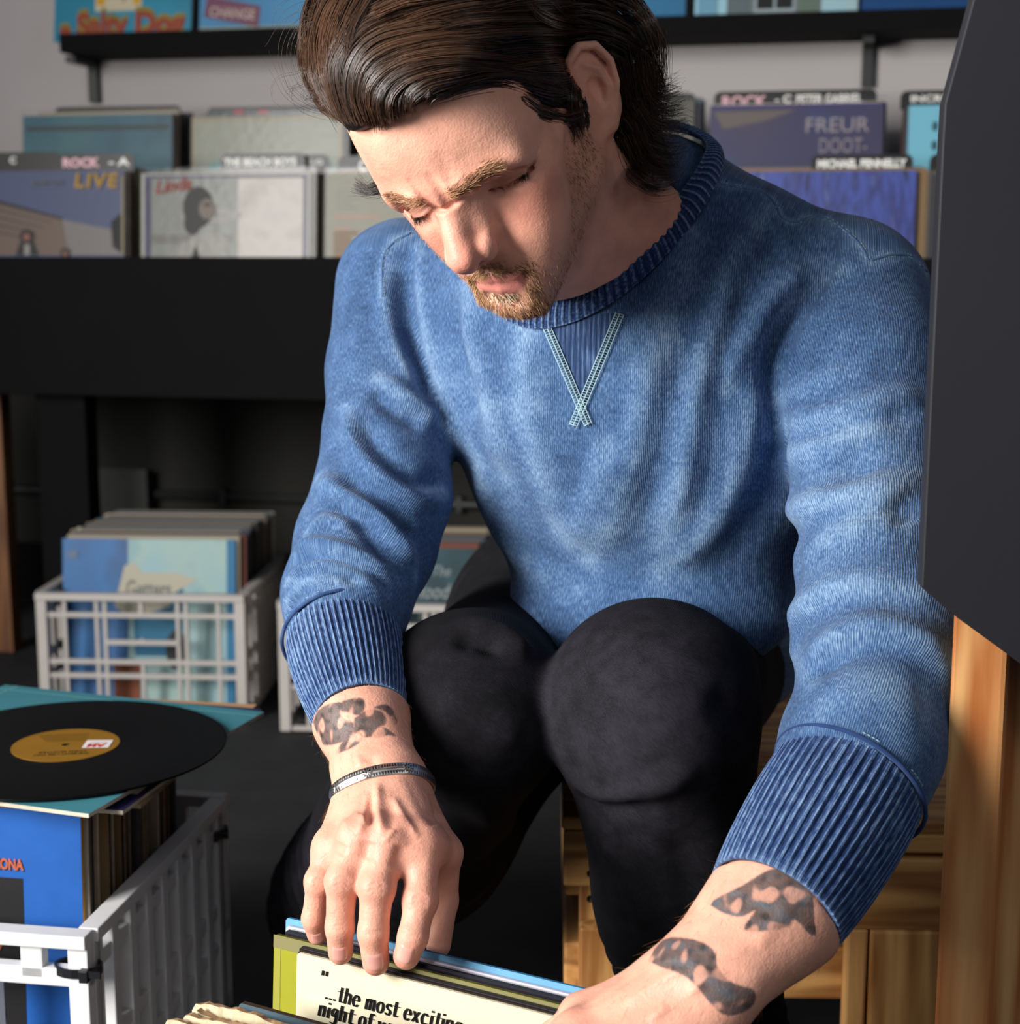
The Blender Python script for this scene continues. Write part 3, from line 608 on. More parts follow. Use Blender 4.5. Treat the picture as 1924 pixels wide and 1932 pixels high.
# fat slanted lettering drawn with a broad pen: strokes swept by a level nib
GL = {'t': [[(.28, .95), (.28, .16), (.36, .02), (.52, .08)], [(.05, .66), (.55, .66)]],
 'h': [[(.14, 1), (.14, 0)], [(.14, .5), (.32, .68), (.52, .6), (.52, 0)]],
 'e': [[(.12, .38), (.56, .38), (.50, .62), (.32, .70), (.14, .52), (.10, .3), (.2, .06), (.38, 0), (.56, .14)]],
 'm': [[(.12, .68), (.12, 0)], [(.12, .5), (.28, .68), (.44, .6), (.44, 0)], [(.44, .5), (.6, .68), (.76, .6), (.76, 0)]],
 'n': [[(.12, .68), (.12, 0)], [(.12, .5), (.32, .68), (.5, .6), (.5, 0)]],
 'o': [[(.34, .70), (.14, .55), (.10, .34), (.16, .12), (.34, 0), (.54, .14), (.58, .36), (.52, .58), (.34, .70)]],
 's': [[(.5, .55), (.34, .70), (.16, .58), (.2, .42), (.44, .3), (.48, .12), (.3, 0), (.1, .12)]],
 'x': [[(.1, .68), (.52, 0)], [(.54, .68), (.08, 0)]], 'c': [[(.54, .54), (.36, .70), (.16, .56), (.10, .32), (.2, .06), (.38, 0), (.54, .12)]],
 'i': [[(.16, .68), (.16, 0)], [(.16, .98), (.16, .86)]], 'g': [[(.5, .62), (.32, .70), (.12, .5), (.2, .22), (.4, .24), (.5, .5)], [(.52, .68), (.52, -.1), (.36, -.28), (.14, -.2)]],
 'f': [[(.5, .92), (.36, 1), (.26, .84), (.26, 0)], [(.06, .66), (.48, .66)]], 'r': [[(.14, .68), (.14, 0)], [(.14, .48), (.28, .68), (.42, .62)]],
 'v': [[(.1, .68), (.3, .02)], [(.3, .02), (.52, .68)]], 'a': [[(.5, .68), (.5, 0)], [(.5, .56), (.3, .70), (.12, .5), (.12, .2), (.28, 0), (.5, .2)]],
 'y': [[(.1, .68), (.3, .06)], [(.54, .68), (.3, 0), (.1, -.28)]], 'l': [[(.14, 1), (.14, 0)]], 'u': [[(.12, .68), (.12, .14), (.28, 0), (.5, .16)], [(.5, .68), (.5, 0)]], 'w': [[(.1, .68), (.26, 0), (.42, .6), (.58, 0), (.76, .68)]],
 '.': [[(.14, .1), (.14, -.01)]], '"': [[(.10, 1.0), (.10, .72)], [(.42, 1.0), (.42, .72)]]}
AD = {'m': .98, 'i': .38, 'r': .56, '.': .36, 't': .58, 'f': .52, ' ': .42, 'l': .38, '"': .62, 'w': .95, 's': .62}
def fat_text(a, s, u, v, size, col, nib=.25, slant=.24):
    m_ = cmat(col); x = 0
    a.step()
    for chx in s:
        for st in GL.get(chx, []):
            P = np.array(st, float)
            Q = []
            if len(P) > 2:                                     # round the strokes (Catmull-Rom)
                E = np.vstack([2 * P[0] - P[1], P, 2 * P[-1] - P[-2]])
                for i in range(1, len(E) - 2):
                    for t in np.linspace(0, 1, 7)[:-1]:
                        p0, p1, p2, p3 = E[i - 1:i + 3]
                        Q.append(.5 * (2 * p1 + (p2 - p0) * t + (2 * p0 - 5 * p1 + 4 * p2 - p3) * t * t + (3 * p1 - p0 - 3 * p2 + p3) * t ** 3))
                Q.append(P[-1])
            else: Q = list(P)
            for p, q in zip(Q[:-1], Q[1:]):
                def T(pt, dx, dy):
                    X = (pt[0] + dx + pt[1] * slant + x) * size * .80; Y = (pt[1] + dy) * size
                    return (a.w * (u - .5) + X, a.y, a.h * v + Y)
                n_ = nib / 2; h_ = .022
                lo, hi = (p, q) if p[0] <= q[0] else (q, p)
                a.mb.poly([T(lo, -n_, -h_), T(hi, n_, -h_), T(hi, n_, h_), T(lo, -n_, h_)] if abs(p[1] - q[1]) < .02 else
                          ([T(p, -n_, 0), T(p, n_, 0), T(q, n_, 0), T(q, -n_, 0)] if p[1] > q[1] else [T(q, -n_, 0), T(q, n_, 0), T(p, n_, 0), T(p, -n_, 0)]), m_)
                a.mb.poly([T(p, -n_ * .3, -h_), T(q, -n_ * .3, -h_), T(q, n_ * .3, h_), T(p, n_ * .3, h_)], m_)
        x += AD.get(chx, .74)
M_cream = mat('cream_cover', (218, 208, 178), .45, .3, noise=.03, nscale=30)
def art_cream(a):
    k = .0116; K_ = (14, 12, 12)
    fat_text(a, '"', .062, .933, k * 1.1, K_); fat_text(a, '...the most exciting', .078, .911, k, K_); fat_text(a, 'night of your life', .060, .868, k, K_)
    fat_text(a, 'music...', .06, .817, k, K_)
flip('cream record with bold black lettering at the front of the crate under the hands', .056, .0235, .3275, M_cream, mat('cream_edge', (220, 208, 176), .7, .2, noise=.2, nscale=60), art_cream, th=.004)
for i in range(14):
    base = q0 + qd * (.012 + .1575 + random.uniform(-.006, .006)) + qn * (.085 + i * .0125)
    filler('record standing in the front half of the crate under the hands', 'packed records in the crate under the hands', Vector((base.x, base.y, -.01)), rzc, math.radians(2), random.randrange(40))
# ---- worn records in the next crate ----------------------------------------------------------------------
w0 = atz(366, 1888, .333); w1 = atz(560, 1934, .333); wd = (w1 - w0).normalized(); rzw = math.atan2(wd.y, wd.x); wn = Vector((wd.y, -wd.x, 0))
crc = w0 - wd * .02 - wn * .02 + wd * .0
e5, c5, R5 = crate('white plastic crate of badly worn records at the bottom edge of the picture', (w0 + wd * (-.015 + .36) + wn * (-.012 + .34)), rzw, .36, .34, FH, M_crate, ('open', 'slot')) if False else (None, None, None)
M_rag = mat('ragged_card_edge', (170, 140, 104), .9, .1, noise=.5, nscale=120, bump=.2, bscale=300)
M_rag2 = mat('ragged_paper', (206, 192, 160), .9, .1, noise=.25, nscale=50, bump=.3, bscale=200)
def ragged(label, off, along, z, w=.315):
    mb = MB(); n = 90; th = .005; rr = random.Random(int(off * 1e5) + 3); P = []; hh = 0
    for i in range(n + 1):
        hh = .7 * hh + rr.uniform(-.0011, .0009); x = -w / 2 + w * i / n; zt_ = .315 + hh + .0015 * math.sin(i * .21 + off * 300) - (.005 if i in (0, n) else 0)
        P += [(x, -th / 2, 0), (x, -th / 2 + rr.uniform(-.0004, .0004), zt_), (x, th / 2 + rr.uniform(-.0006, .0006), zt_ - rr.uniform(0, .0022)), (x, th / 2, 0)]
    for i in range(n):
        k = 4 * i; mb.add(P[k:k + 8], [(0, 4, 5, 1), (2, 6, 7, 3)], M_rag2); mb.add(P[k:k + 8], [(1, 5, 6, 2)], M_rag)
    base = w0 + wd * (along + w / 2) + wn * off
    o = mb.build('record_sleeve', None, (base.x, base.y, z - .315), (0, 0, rzw)); return tag(o, label, 'record', 'badly worn records at the bottom edge')
ragged('badly worn record with a torn brown top edge, rear one at the bottom edge', 0, 0, .333)
ragged('badly worn record with a frayed edge, second at the bottom edge', .008, .006, .332)
ragged('badly worn record with a frayed edge, third at the bottom edge', .016, .003, .334)
ragged('badly worn record with a pale torn front, fourth at the bottom edge', .025, -.004, .331)
ragged('badly worn pale record lying lowest at the bottom edge', .045, -.03, .329)
# ---- wooden crate seat -----------------------------------------------------------------------------------
ST = .295
s0_ = atz(1062, 1541, ST); rzs = math.radians(-1.5); WS, DS = .62, .46
st = empty('wooden_crate', (s0_.x, s0_.y, 0), rzs, 'slatted pine crate that the man sits on', 'wooden crate')
def plank(name, c, d, m): mb = MB(); mb.box(c, d, m); return mb.build(name, st, bevel=.003)
for x0, x1, z0, z1 in ((0.0, .27, .226, .281), (.27, WS, .186, .257), (.27, WS, .262, .281)): plank('front_slat', ((x0 + x1) / 2, .010, (z0 + z1) / 2), (x1 - x0 - .001, .020, z1 - z0), M_woodx)
plank('front_slat', (.205, .030, .132), (.32, .018, .053), M_woodx)
for x0, x1, t in ((.016, .066, 0), (.268, .288, .004), (.290, .356, 0), (WS - .066, WS - .016, 0)): plank('corner_post', ((x0 + x1) / 2, .010 + t, .0935), (x1 - x0, .022, .185), M_wood)
plank('corner_post', (.041, .032, .14), (.05, .022, .272), M_wood)
for x in (.012, WS - .012):
    for z0, z1 in ((.20, .281), (.10, .152)): plank('end_slat', (x, DS / 2 + .03, (z0 + z1) / 2), (.02, DS - .02, z1 - z0), wood('pine_wood_deep', (140, 90, 44), (208, 156, 92), 'Y'))
for i in range(5): plank('top_slat', (WS / 2, .043 + i * .092, ST - .007), (WS + .002, .086, .013), M_woodx)
for x in (.045, WS - .045): plank('corner_post', (x, DS - .01, ST / 2 - .012), (.06, .026, ST - .03), M_wood)
mb = MB(); M_nail = mat('dark_nail', (50, 40, 34), .5, .5, .6)
for px, py in ((.026, .24), (.026, .215), (.5, .11), (.36, .22)):
    mb.lathe([(0, 0), (.0035, 0), (.0035, .001)], M_nail, 10)
    k = len(mb.v) - 30
    for j in range(30): x, y, z = mb.v[k + j]; mb.v[k + j] = (x + px, -.0012 - z, y + py)
mb.build('nail_heads', st)
# ---- right hand bin: black end board on a fir post ---------------------------------------------------------
Pn = Vector((-.10, -1, 0)).normalized(); P0 = at(1750, 1100, .985)
rb = empty('record_bin', (P0.x + .12, P0.y, 0), 0, 'tall black board on a wooden post at the right edge of the picture', 'record bin')
def on_p(px, py): return on_plane(px, py, P0, Pn)
out = [(1845, -60), (1834, 0), (1781, 195), (1777, 260), (1737, 1108), (1806, 1166), (1924, 1252), (2080, 1366), (2300, 1366), (2300, -60)]
mb = MB(); mb.prism([on_p(*p) for p in out][::-1], -Pn * .018, mat('charcoal_board', (30, 30, 35), .6, .3, noise=.05, nscale=6, bump=.03, bscale=80))
under(rb, mb.build('end_board', bevel=.0015))
e0 = atz(1780, 1932, 0); 
px_l = on_plane(1806, 1180, P0 - Pn * .020, Pn); px_m = on_plane(1905, 1250, P0 - Pn * .020, Pn)
ang = math.radians(-34); w1_, w2_ = .050, .089
cx0 = px_l.copy(); d1 = (px_m - px_l); d1.z = 0; d1.normalize()
d1 = Vector((math.cos(math.radians(-6)), math.sin(math.radians(-6)), 0)); d2 = Vector((math.cos(math.radians(40)), math.sin(math.radians(40)), 0))
a_ = Vector((cx0.x, cx0.y + .012, 0)); b_ = a_ + d1 * .036; c_ = b_ + d2 * .089; dd = a_ + d2 * .089
mb = MB(); mb.prism([a_, b_, c_, dd], (0, 0, .96), M_fir); under(rb, mb.build('post', bevel=.003))
# ------------------------------------------------------------------ implicit-surface modelling kit (numpy)
F32 = np.float32
def A3(*v): return np.array(v, F32)
def nv(v): return np.array(v, F32)
def smin(a, b, k):
    h = np.maximum(k - np.abs(a - b), 0) / k; return np.minimum(a, b) - h * h * k * F32(.25)
def smax(a, b, k): return -smin(-a, -b, k)
def s_cap(P, a, b, ra, rb):
    a = nv(a); b = nv(b); d = b - a; L2 = float(d @ d) + 1e-12; Q = P - a
    t = np.clip((Q @ d) / L2, 0, 1); D = Q - t[:, None] * d
    return np.sqrt((D * D).sum(1)) - (ra + (rb - ra) * t).astype(F32)
def s_ell(P, c, r, R=None):
    Q = P - nv(c)
    if R is not None: Q = Q @ R
    r = nv(r); A = Q / r; k0 = np.sqrt((A * A).sum(1)); B = A / r; k1 = np.sqrt((B * B).sum(1)) + 1e-9
    return k0 * (k0 - 1) / k1
def s_ecap(P, a, b, R, ra, rb, squash):
    """tapering capsule of elliptical section; columns of R = (wide, thin, along)"""
    o = nv(a); Q = (P - o) @ R; Q = Q / A3(1, squash, 1); e = (nv(b) - o) @ R; e = e / A3(1, squash, 1)
    return s_cap(Q, (0, 0, 0), e, ra, rb) * min(1.0, (1 + squash) / 2)
def s_path(P, pts, rs, k=0.0):
    d = None
    for i in range(len(pts) - 1):
        e = s_cap(P, pts[i], pts[i + 1], rs[i] if hasattr(rs, '__len__') else rs, rs[i + 1] if hasattr(rs, '__len__') else rs)
        d = e if d is None else (np.minimum(d, e) if not k else smin(d, e, k))
    return d
class Field:
    """ordered smooth operations, each limited to a bounding ball"""
    def __init__(s): s.ops = []
    def op(s, kind, fn, c, r, k): s.ops.append((kind, fn, nv(c), float(r), F32(k)))
    def u(s, fn, c, r, k): s.op('u', fn, c, r, k)
    def sub(s, fn, c, r, k): s.op('s', fn, c, r, k)
    def cap(s, a, b, ra, rb, k, sub=False):
        a = nv(a); b = nv(b); s.op('s' if sub else 'u', lambda P: s_cap(P, a, b, ra, rb), (a + b) / 2, float(np.linalg.norm(b - a)) / 2 + max(ra, rb), k)
    def path(s, pts, rs, k, sub=False):
        for i in range(len(pts) - 1): s.cap(pts[i], pts[i + 1], rs[i], rs[i + 1], k, sub)
    def ell(s, c, r, k, R=None, sub=False):
        s.op('s' if sub else 'u', lambda P: s_ell(P, c, r, R), c, max(r), k)
    def __call__(s, P, c=None, rad=1e9):
        d = np.full(len(P), .5, F32)
        for kind, fn, oc, r, k in s.ops:
            if c is not None and float(np.linalg.norm(oc - c)) - r > rad + k * 1.3 + .010: continue
            e = fn(P).astype(F32)
            d = smin(d, e, k) if kind == 'u' else smax(d, -e, k)
        return d
def extract(field, lo, hi, h, B=14):
    lo = nv(lo); S = B * h; nb = np.ceil((nv(hi) - lo) / S).astype(int)
    g = np.stack(np.meshgrid(*[np.arange(n) for n in nb], indexing='ij'), -1).reshape(-1, 3)
    cen = (lo + (g + .5) * S).astype(F32)
    dv = np.concatenate([field(cen[i:i + 20000]) for i in range(0, len(cen), 20000)])
    act = np.abs(dv) < S * 1.35
    n1 = B + 1; ax = np.arange(n1)
    L = np.stack(np.meshgrid(ax, ax, ax, indexing='ij'), -1).reshape(-1, 3)
    NN = (nb + 2) * B
    def gid(i): i = i + B; return (i[..., 0].astype(np.int64) * NN[1] + i[..., 1]) * NN[2] + i[..., 2]
    ids = []; vs = []; qs = []
    E = [((0,0,0),(1,0,0)),((0,1,0),(1,1,0)),((0,0,1),(1,0,1)),((0,1,1),(1,1,1)),((0,0,0),(0,1,0)),((1,0,0),(1,1,0)),((0,0,1),(0,1,1)),((1,0,1),(1,1,1)),((0,0,0),(0,0,1)),((1,0,0),(1,0,1)),((0,1,0),(0,1,1)),((1,1,0),(1,1,1))]
    for b, c in zip(g[act], cen[act]):
        base = b * B
        P = (lo + (base + L) * h).astype(F32)
        V = field(P, c, S * .87).reshape(n1, n1, n1); I = V < 0
        if I.all() or not I.any(): continue
        acc = np.zeros((B, B, B, 3), F32); cnt = np.zeros((B, B, B), F32)
        sl = lambda o: tuple(slice(q, q + B) for q in o)
        for p, q in E:
            a_, b_ = V[sl(p)], V[sl(q)]; m = (a_ < 0) != (b_ < 0)
            if not m.any(): continue
            t = np.where(m, a_ / np.where(m, a_ - b_, 1), 0); 
            for x in range(3): acc[..., x] += np.where(m, p[x] + (q[x] - p[x]) * t, 0)
            cnt += m
        k = np.argwhere(cnt > 0); vv = acc[tuple(k.T)] / cnt[tuple(k.T)][:, None]
        ids.append(gid(base + k)); vs.append(lo + (base + k + vv) * h)
        for x in range(3):
            y, z = (x + 1) % 3, (x + 2) % 3
            s0 = [slice(0, B)] * 3; s1 = [slice(0, B)] * 3; s1[x] = slice(1, B + 1)
            a_, b_ = I[tuple(s0)], I[tuple(s1)]; k = np.argwhere(a_ != b_)
            if not len(k): continue
            fl = a_[tuple(k.T)]; cc = []
            for dy, dz in ((-1, -1), (0, -1), (0, 0), (-1, 0)):
                o = np.zeros(3, int); o[y] = dy; o[z] = dz; cc.append(gid(base + k + o))
            q4 = np.stack(cc, 1); q4[~fl] = q4[~fl][:, ::-1]; qs.append(q4)
    ids = np.concatenate(ids); vs = np.concatenate(vs); qs = np.concatenate(qs)
    o = np.argsort(ids); ids = ids[o]; vs = vs[o]
    ix = np.searchsorted(ids, qs); ix[ix >= len(ids)] = 0; ok = (ids[ix] == qs).all(1)
    return vs.astype(F32), ix[ok].astype(np.int32)
def cut(V, F, keep):
    """keep the vertices where keep is True"""
    fk = keep[F].all(1); F = F[fk]; used = np.zeros(len(V), bool); used[F.ravel()] = True
    m = np.cumsum(used) - 1; return V[used], m[F].astype(np.int32)
def largest(V, F):
    lab = np.arange(len(V))
    while True:
        l2 = lab.copy(); mn = lab[F].min(1)
        for k in range(F.shape[1]): np.minimum.at(l2, F[:, k], mn)
        l2 = l2[l2]
        if (l2 == lab).all(): break
        lab = l2
    u, c = np.unique(lab, return_counts=True); return cut(V, F, lab == u[c.argmax()])
def smooth(V, F, n=1, lam=.5, w=None):
    E = np.concatenate([F[:, [i, (i + 1) % F.shape[1]]] for i in range(F.shape[1])]); E = np.concatenate([E, E[:, ::-1]])
    cnt = np.bincount(E[:, 0], minlength=len(V)).astype(F32); cnt[cnt == 0] = 1
    for _ in range(n):
        S = np.stack([np.bincount(E[:, 0], V[E[:, 1], k], minlength=len(V)) for k in range(3)], 1) / cnt[:, None]
        d = (S - V) * lam
        V = V + (d if w is None else d * w[:, None])
    return V.astype(F32)
def vnormals(V, F):
    n = np.cross(V[F[:, 2]] - V[F[:, 0]], V[F[:, 3 if F.shape[1] == 4 else 1]] - V[F[:, 1 if F.shape[1] == 4 else 0]])
    if F.shape[1] == 3: n = np.cross(V[F[:, 1]] - V[F[:, 0]], V[F[:, 2]] - V[F[:, 0]])
    N = np.zeros_like(V)
    for k in range(F.shape[1]):
        for x in range(3): N[:, x] += np.bincount(F[:, k], n[:, x], minlength=len(V))
    return N / (np.linalg.norm(N, axis=1, keepdims=True) + 1e-12)
def loops(F):
    """boundary loops as ordered lists of vertex ids"""
    E = np.concatenate([F[:, [i, (i + 1) % F.shape[1]]] for i in range(F.shape[1])]); E = E[E[:, 0] != E[:, 1]]
    key = E.min(1).astype(np.int64) * (F.max() + 1) + E.max(1); u, inv, c = np.unique(key, return_inverse=True, return_counts=True)
    be = E[c[inv] == 1]; nx = {}; out = []
    for a, b in be: nx.setdefault(int(a), []).append(int(b))
    while nx:
        s = next(iter(nx)); lp = [s]; cur = s
        while True:
            l = nx.get(cur)
            if not l: break
            n = l.pop()
            if not l: del nx[cur]
            if n == s: break
            lp.append(n); cur = n
        if len(lp) > 12: out.append(lp)
    return out
def bloop(F): return max(loops(F), key=len)
def strip(VV, la, lb, axis):
    """triangles (as quads with a repeated corner) between two boundary loops"""
    axis = nv(axis); axis /= np.linalg.norm(axis)
    c = VV[la].mean(0); ux = np.cross(axis, A3(.3, .5, .81)); ux /= np.linalg.norm(ux); uy = np.cross(axis, ux)
    def order(l):
        P = VV[l] - c; a = np.arctan2(P @ uy, P @ ux); o = np.argsort(a); return [l[i] for i in o], a[o]
    la, aa = order(la); lb, ab = order(lb); T = []; i = j = 0
    while i < len(la) or j < len(lb):
        na = aa[i] if i < len(la) else 9; nb_ = ab[j] if j < len(lb) else 9
        if na <= nb_: T.append((la[i % len(la)], la[(i + 1) % len(la)], lb[j % len(lb)])); i += 1
        else: T.append((lb[j % len(lb)], la[i % len(la)], lb[(j + 1) % len(lb)])); j += 1
    return np.array([[a, b, c_, c_] for a, b, c_ in T], np.int32)
def seg_dist(V, pts):
    """distance of every vertex to a polyline and its position (0..1) along it"""
    pts = np.asarray(pts, F32); L = np.r_[0, np.cumsum(np.linalg.norm(np.diff(pts, axis=0), axis=1))]; best = np.full(len(V), 1e9, F32); s = np.zeros(len(V), F32)
    for i in range(len(pts) - 1):
        d = pts[i + 1] - pts[i]; t = np.clip(((V - pts[i]) @ d) / (d @ d + 1e-12), 0, 1)
        e = np.linalg.norm(V - pts[i] - t[:, None] * d, axis=1); m = e < best; best[m] = e[m]; s[m] = ((L[i] + t * (L[i + 1] - L[i])) / L[-1])[m]
    return best, s
def spline(pts, n=6):
    P = np.asarray(pts, float)
    if len(P) < 3: return np.array([P[0] + (P[1] - P[0]) * t for t in np.linspace(0, 1, n + 1)])
    E = np.vstack([2 * P[0] - P[1], P, 2 * P[-1] - P[-2]]); o = []
    for i in range(1, len(E) - 2):
        p0, p1, p2, p3 = E[i - 1:i + 3]
        for t in np.linspace(0, 1, n + 1)[:-1]: o.append(.5 * (2 * p1 + (p2 - p0) * t + (2 * p0 - 5 * p1 + 4 * p2 - p3) * t * t + (3 * p1 - p0 - 3 * p2 + p3) * t ** 3))
    return np.array(o + [P[-1]])
def bvh_of(V, F): return BVHTree.FromPolygons([Vector(v) for v in V.tolist()], F.tolist())
def drape(bvh, px, lift=0.0, n=6):
    """points of a picture-space path found on a surface, with normals"""
    P = []; N = []
    for x, y in spline(px, n):
        d = ray(x, y).normalized(); h = bvh.ray_cast(CAM, d)
        if h[0] is not None:
            nn = h[1] if h[1].dot(d) < 0 else -h[1]; P.append(h[0] + nn * lift); N.append(nn)
    return P, N
def pxof(V):
    V = np.asarray(V, float); x = V[:, 0]; Y = V[:, 1]; z = V[:, 2] - CAMZ; d = Y * CP - z * SP; u = Y * SP + z * CP
    return np.c_[CX + FPX * x / d, CY - FPX * u / d]
# ------------------------------------------------------------------ the man: skeleton
import os
HQ = 1.15 if os.environ.get('LOWQ') is None else 2.0
def W3(px, py, Y): return nv(at(px, py, Y))
HM = np.array([[0.865, 0.237, -0.442], [-0.421, 0.822, -0.384], [0.272, 0.518, 0.811]], float)   # columns: his left, backwards, up
_a = math.radians(5.0); _v = np.array(ray(868, 505)); _v /= np.linalg.norm(_v); _k = np.array([[0, -_v[2], _v[1]], [_v[2], 0, -_v[0]], [-_v[1], _v[0], 0]])
_n0 = np.array([-0.0204, 1.1919, 0.8980]) + HM @ np.array([0, -.124, -.040]); HM = (np.eye(3) - math.sin(_a) * _k + (1 - math.cos(_a)) * _k @ _k) @ HM
_y = math.radians(4.0); HM = HM @ np.array([[math.cos(_y), -math.sin(_y), 0], [math.sin(_y), math.cos(_y), 0], [0, 0, 1]]); _nt = np.array(at(881, 501, _n0[1])); 
HM[:, 1] *= -1                                                                                    # -> left, forwards, up
HC = _nt - HM @ np.array([0, .124, -.040])
def HW(x, f, z): return (HC + HM @ (np.array([x, f, z]) / 1000.0)).astype(F32)
def HL(P): return (((np.asarray(P) - HC) @ HM) * 1000.0).astype(F32)
SHR, ELR, WRR = nv((-.088, 1.47, .768)), W3(690, 1040, 1.32), W3(716, 1462, 1.115)
SHL, ELL, WRL = nv((.283, 1.335, .765)), W3(1668, 1235, 1.09), W3(1330, 1850, .905)
NB = nv((.108, 1.365, .795)); PEL = nv((.11, 1.66, .40))
KNR, ANR, HPR = W3(885, 1335, 1.23), nv((-.165, 1.60, .10)), nv((.03, 1.62, .40))
KNL, ANL, HPL = W3(1232, 1335, 1.20), nv((.175, 1.25, .09)), nv((.19, 1.62, .40))
U_ = (NB - PEL) / np.linalg.norm(NB - PEL); LFT = A3(.951, -.309, 0); FWD = np.cross(LFT, U_); 
if FWD[1] > 0: FWD = -FWD
FWD /= np.linalg.norm(FWD); TR = np.stack([LFT, FWD, U_], 1).astype(F32)
def tor(w, f, s): return (PEL + LFT * w + FWD * f + U_ * s).astype(F32)       # torso coordinates, metres
SPN = float(np.linalg.norm(NB - PEL))
# ------------------------------------------------------------------ head field (millimetres, his own axes: left, forwards, up)
def head_sdf(Q):
    X = np.abs(Q[:, 0]); M = np.stack([X, Q[:, 1], Q[:, 2]], 1).astype(F32)
    E = lambda c, r: s_ell(M, c, r); C = lambda a, b, ra, rb: s_cap(M, a, b, ra, rb)
    d = s_ell(Q, (0, -14, 31), (78, 97, 87))
    d = smin(d, s_ell(Q, (0, 30, 34), (61, 66, 62)), 30)
    d = smin(d, E((0, 27, -34), (57, 58, 70)), 26)
    d = smin(d, E((41, 52, -27), (21, 25, 18)), 22)                          # cheekbones
    d = smin(d, C((56, 40, -20), (70, 2, -10), 10, 7), 16)
    d = smin(d, C((53, -4, -66), (18, 68, -99), 14, 13), 26)               # jaw
    d = smin(d, C((62, -8, -20), (54, -4, -66), 13, 14), 22)
    d = smin(d, E((0, 70, -98), (23, 21, 15)), 16)                          # chin
    d = smin(d, E((9, 77, -99), (9, 11, 9)), 10)
    d = smin(d, E((0, 26, -66), (46, 52, 36)), 24)
    d = smin(d, E((0, 55, -72), (37, 38, 30)), 18)                           # mouth barrel
    d = smin(d, C((8, 87, 10), (42, 72, 12), 12.5, 11.5), 12)                  # brow
    d = smin(d, E((13, 91, 12), (9, 7, 7)), 8)                               # frown bulge
    d = smax(d, -E((33, 89, -4), (17, 13, 11)), 12)                         # eye socket
    d = smax(d, -E((15, 99, -5), (5, 13, 9)), 8)
    # nose
    d = smin(d, C((0, 87, 8), (0, 108, -32), 8.0, 10.0), 11)
    d = smin(d, C((6, 84, -6), (10, 93, -38), 9, 11), 9)
    d = smin(d, E((0, 112, -39), (11.5, 12.5, 10.5)), 7)
    d = smin(d, E((5, 114, -40), (6, 8, 7)), 5)
    d = smin(d, E((15, 100, -43), (7.5, 11.5, 9)), 5)
    d = smin(d, C((0, 113, -46), (0, 97, -53), 4.5, 5), 5)
    d = smax(d, -E((7.5, 106, -52), (4, 7.5, 5)), 3)
    d = smax(d, -C((24.5, 98, -36), (23, 92, -51), 2, 2.5), 5)
    d = smax(d, -C((25, 90, -48), (35, 80, -70), 2.0, 2.0), 9)              # cheek fold
    d = smin(d, E((38, 54, -52), (22, 26, 30)), 20)
    # eyes: lids nearly closed, looking down
    d = smin(d, E((31.5, 64.5, -4), (16, 14.5, 13.2)), 4)
    up = [(16, 77.5, -7), (23, 81, -10.5), (31, 81.5, -12), (40, 76.5, -10.5), (47, 68, -6)]
    d = smin(d, s_path(M, [(17, 76.5, -5.5), (24, 79, -8), (32, 79.5, -9.5), (40, 75, -8), (47, 67, -4)], 2.0), 3)
    d = smax(d, -s_path(M, up, 1.3), 2.2)
    d = smax(d, -s_path(M, [(16, 84, 3), (24, 85, 5.5), (33, 84, 5.5), (42, 77, 3.5), (49, 68, 0)], 1.5), 5)
    # frown grooves, forehead lines
    d = smax(d, -C((5.5, 101, 2), (7.5, 100, 24), 2.6, 1.2), 5)
    d = smax(d, -C((0, 100, -2), (12, 96, 1), 1.2, .6), 4)
    d = smax(d, -C((17, 100, 20), (21, 98, 34), 1.4, .8), 6)
    d = smax(d, -C((46, 72, -4), (58, 58, 2), 1.0, .6), 4)
    d = smax(d, -C((46, 71, -8), (58, 56, -12), 1.0, .6), 4)
    # lips
    d = smax(d, -C((0, 101, -56), (0, 100, -64), 2.2, 2.6), 4)
    d = smin(d, C((4, 92.5, -68.5), (22, 84.5, -73.5), 4.6, 2.6), 3.5)
    d = smin(d, C((0, 91.5, -69), (5, 92, -68.5), 4.4, 4.6), 3)
    d = smin(d, C((0, 90.5, -79), (17, 83.5, -76.5), 5.2, 3.0), 4)
    d = smax(d, -s_path(M, [(0, 100, -73.6), (10, 97.5, -74.2), (20, 90.5, -75), (26, 85, -75)], 1.0), 2.2)
    d = smax(d, -E((27, 86, -75), (3, 4, 4)), 5)
    d = smax(d, -C((0, 98, -90), (15, 91, -89), 4, 3), 8)
    # ears
    M = M + A3(-6, 30, 22); M[:, 0] += np.where(Q[:, 0] < 0, 17, 0).astype(F32); dx, df = M[:, 0] - 74, M[:, 1] - 2; ca_, sa_ = math.cos(.72), math.sin(.72)
    M = np.stack([74 + dx * ca_ + df * sa_, 2 - dx * sa_ + df * ca_, M[:, 2]], 1).astype(F32)
    ear = s_ell(M, (76, -14, -2), (4.5, 18, 33))
    hx = [(72, 2, -4), (76, 5, 12), (79, -2, 25), (81, -15, 29), (83, -26, 22), (84, -30, 6), (82, -27, -10), (78, -18, -24), (75, -8, -34), (73, 0, -33)]
    ear = smin(ear, s_path(M, hx, [3.0, 3.0, 3.2, 3.4, 3.4, 3.2, 3.0, 3.2, 4.6, 3.8]), 3.5)
    ear = smax(ear, -s_ell(M, (83, -10, -7), (8.5, 9.5, 13)), 2)
    ear = smax(ear, -s_path(M, [(82, -2, 19), (83, -14, 23), (85, -23, 15), (85, -25, 2)], 1.4), 3)
    ear = smin(ear, s_path(M, [(79, -12, 16), (80.5, -20, 6), (80, -20, -8), (77, -13, -20)], 2.6), 3)
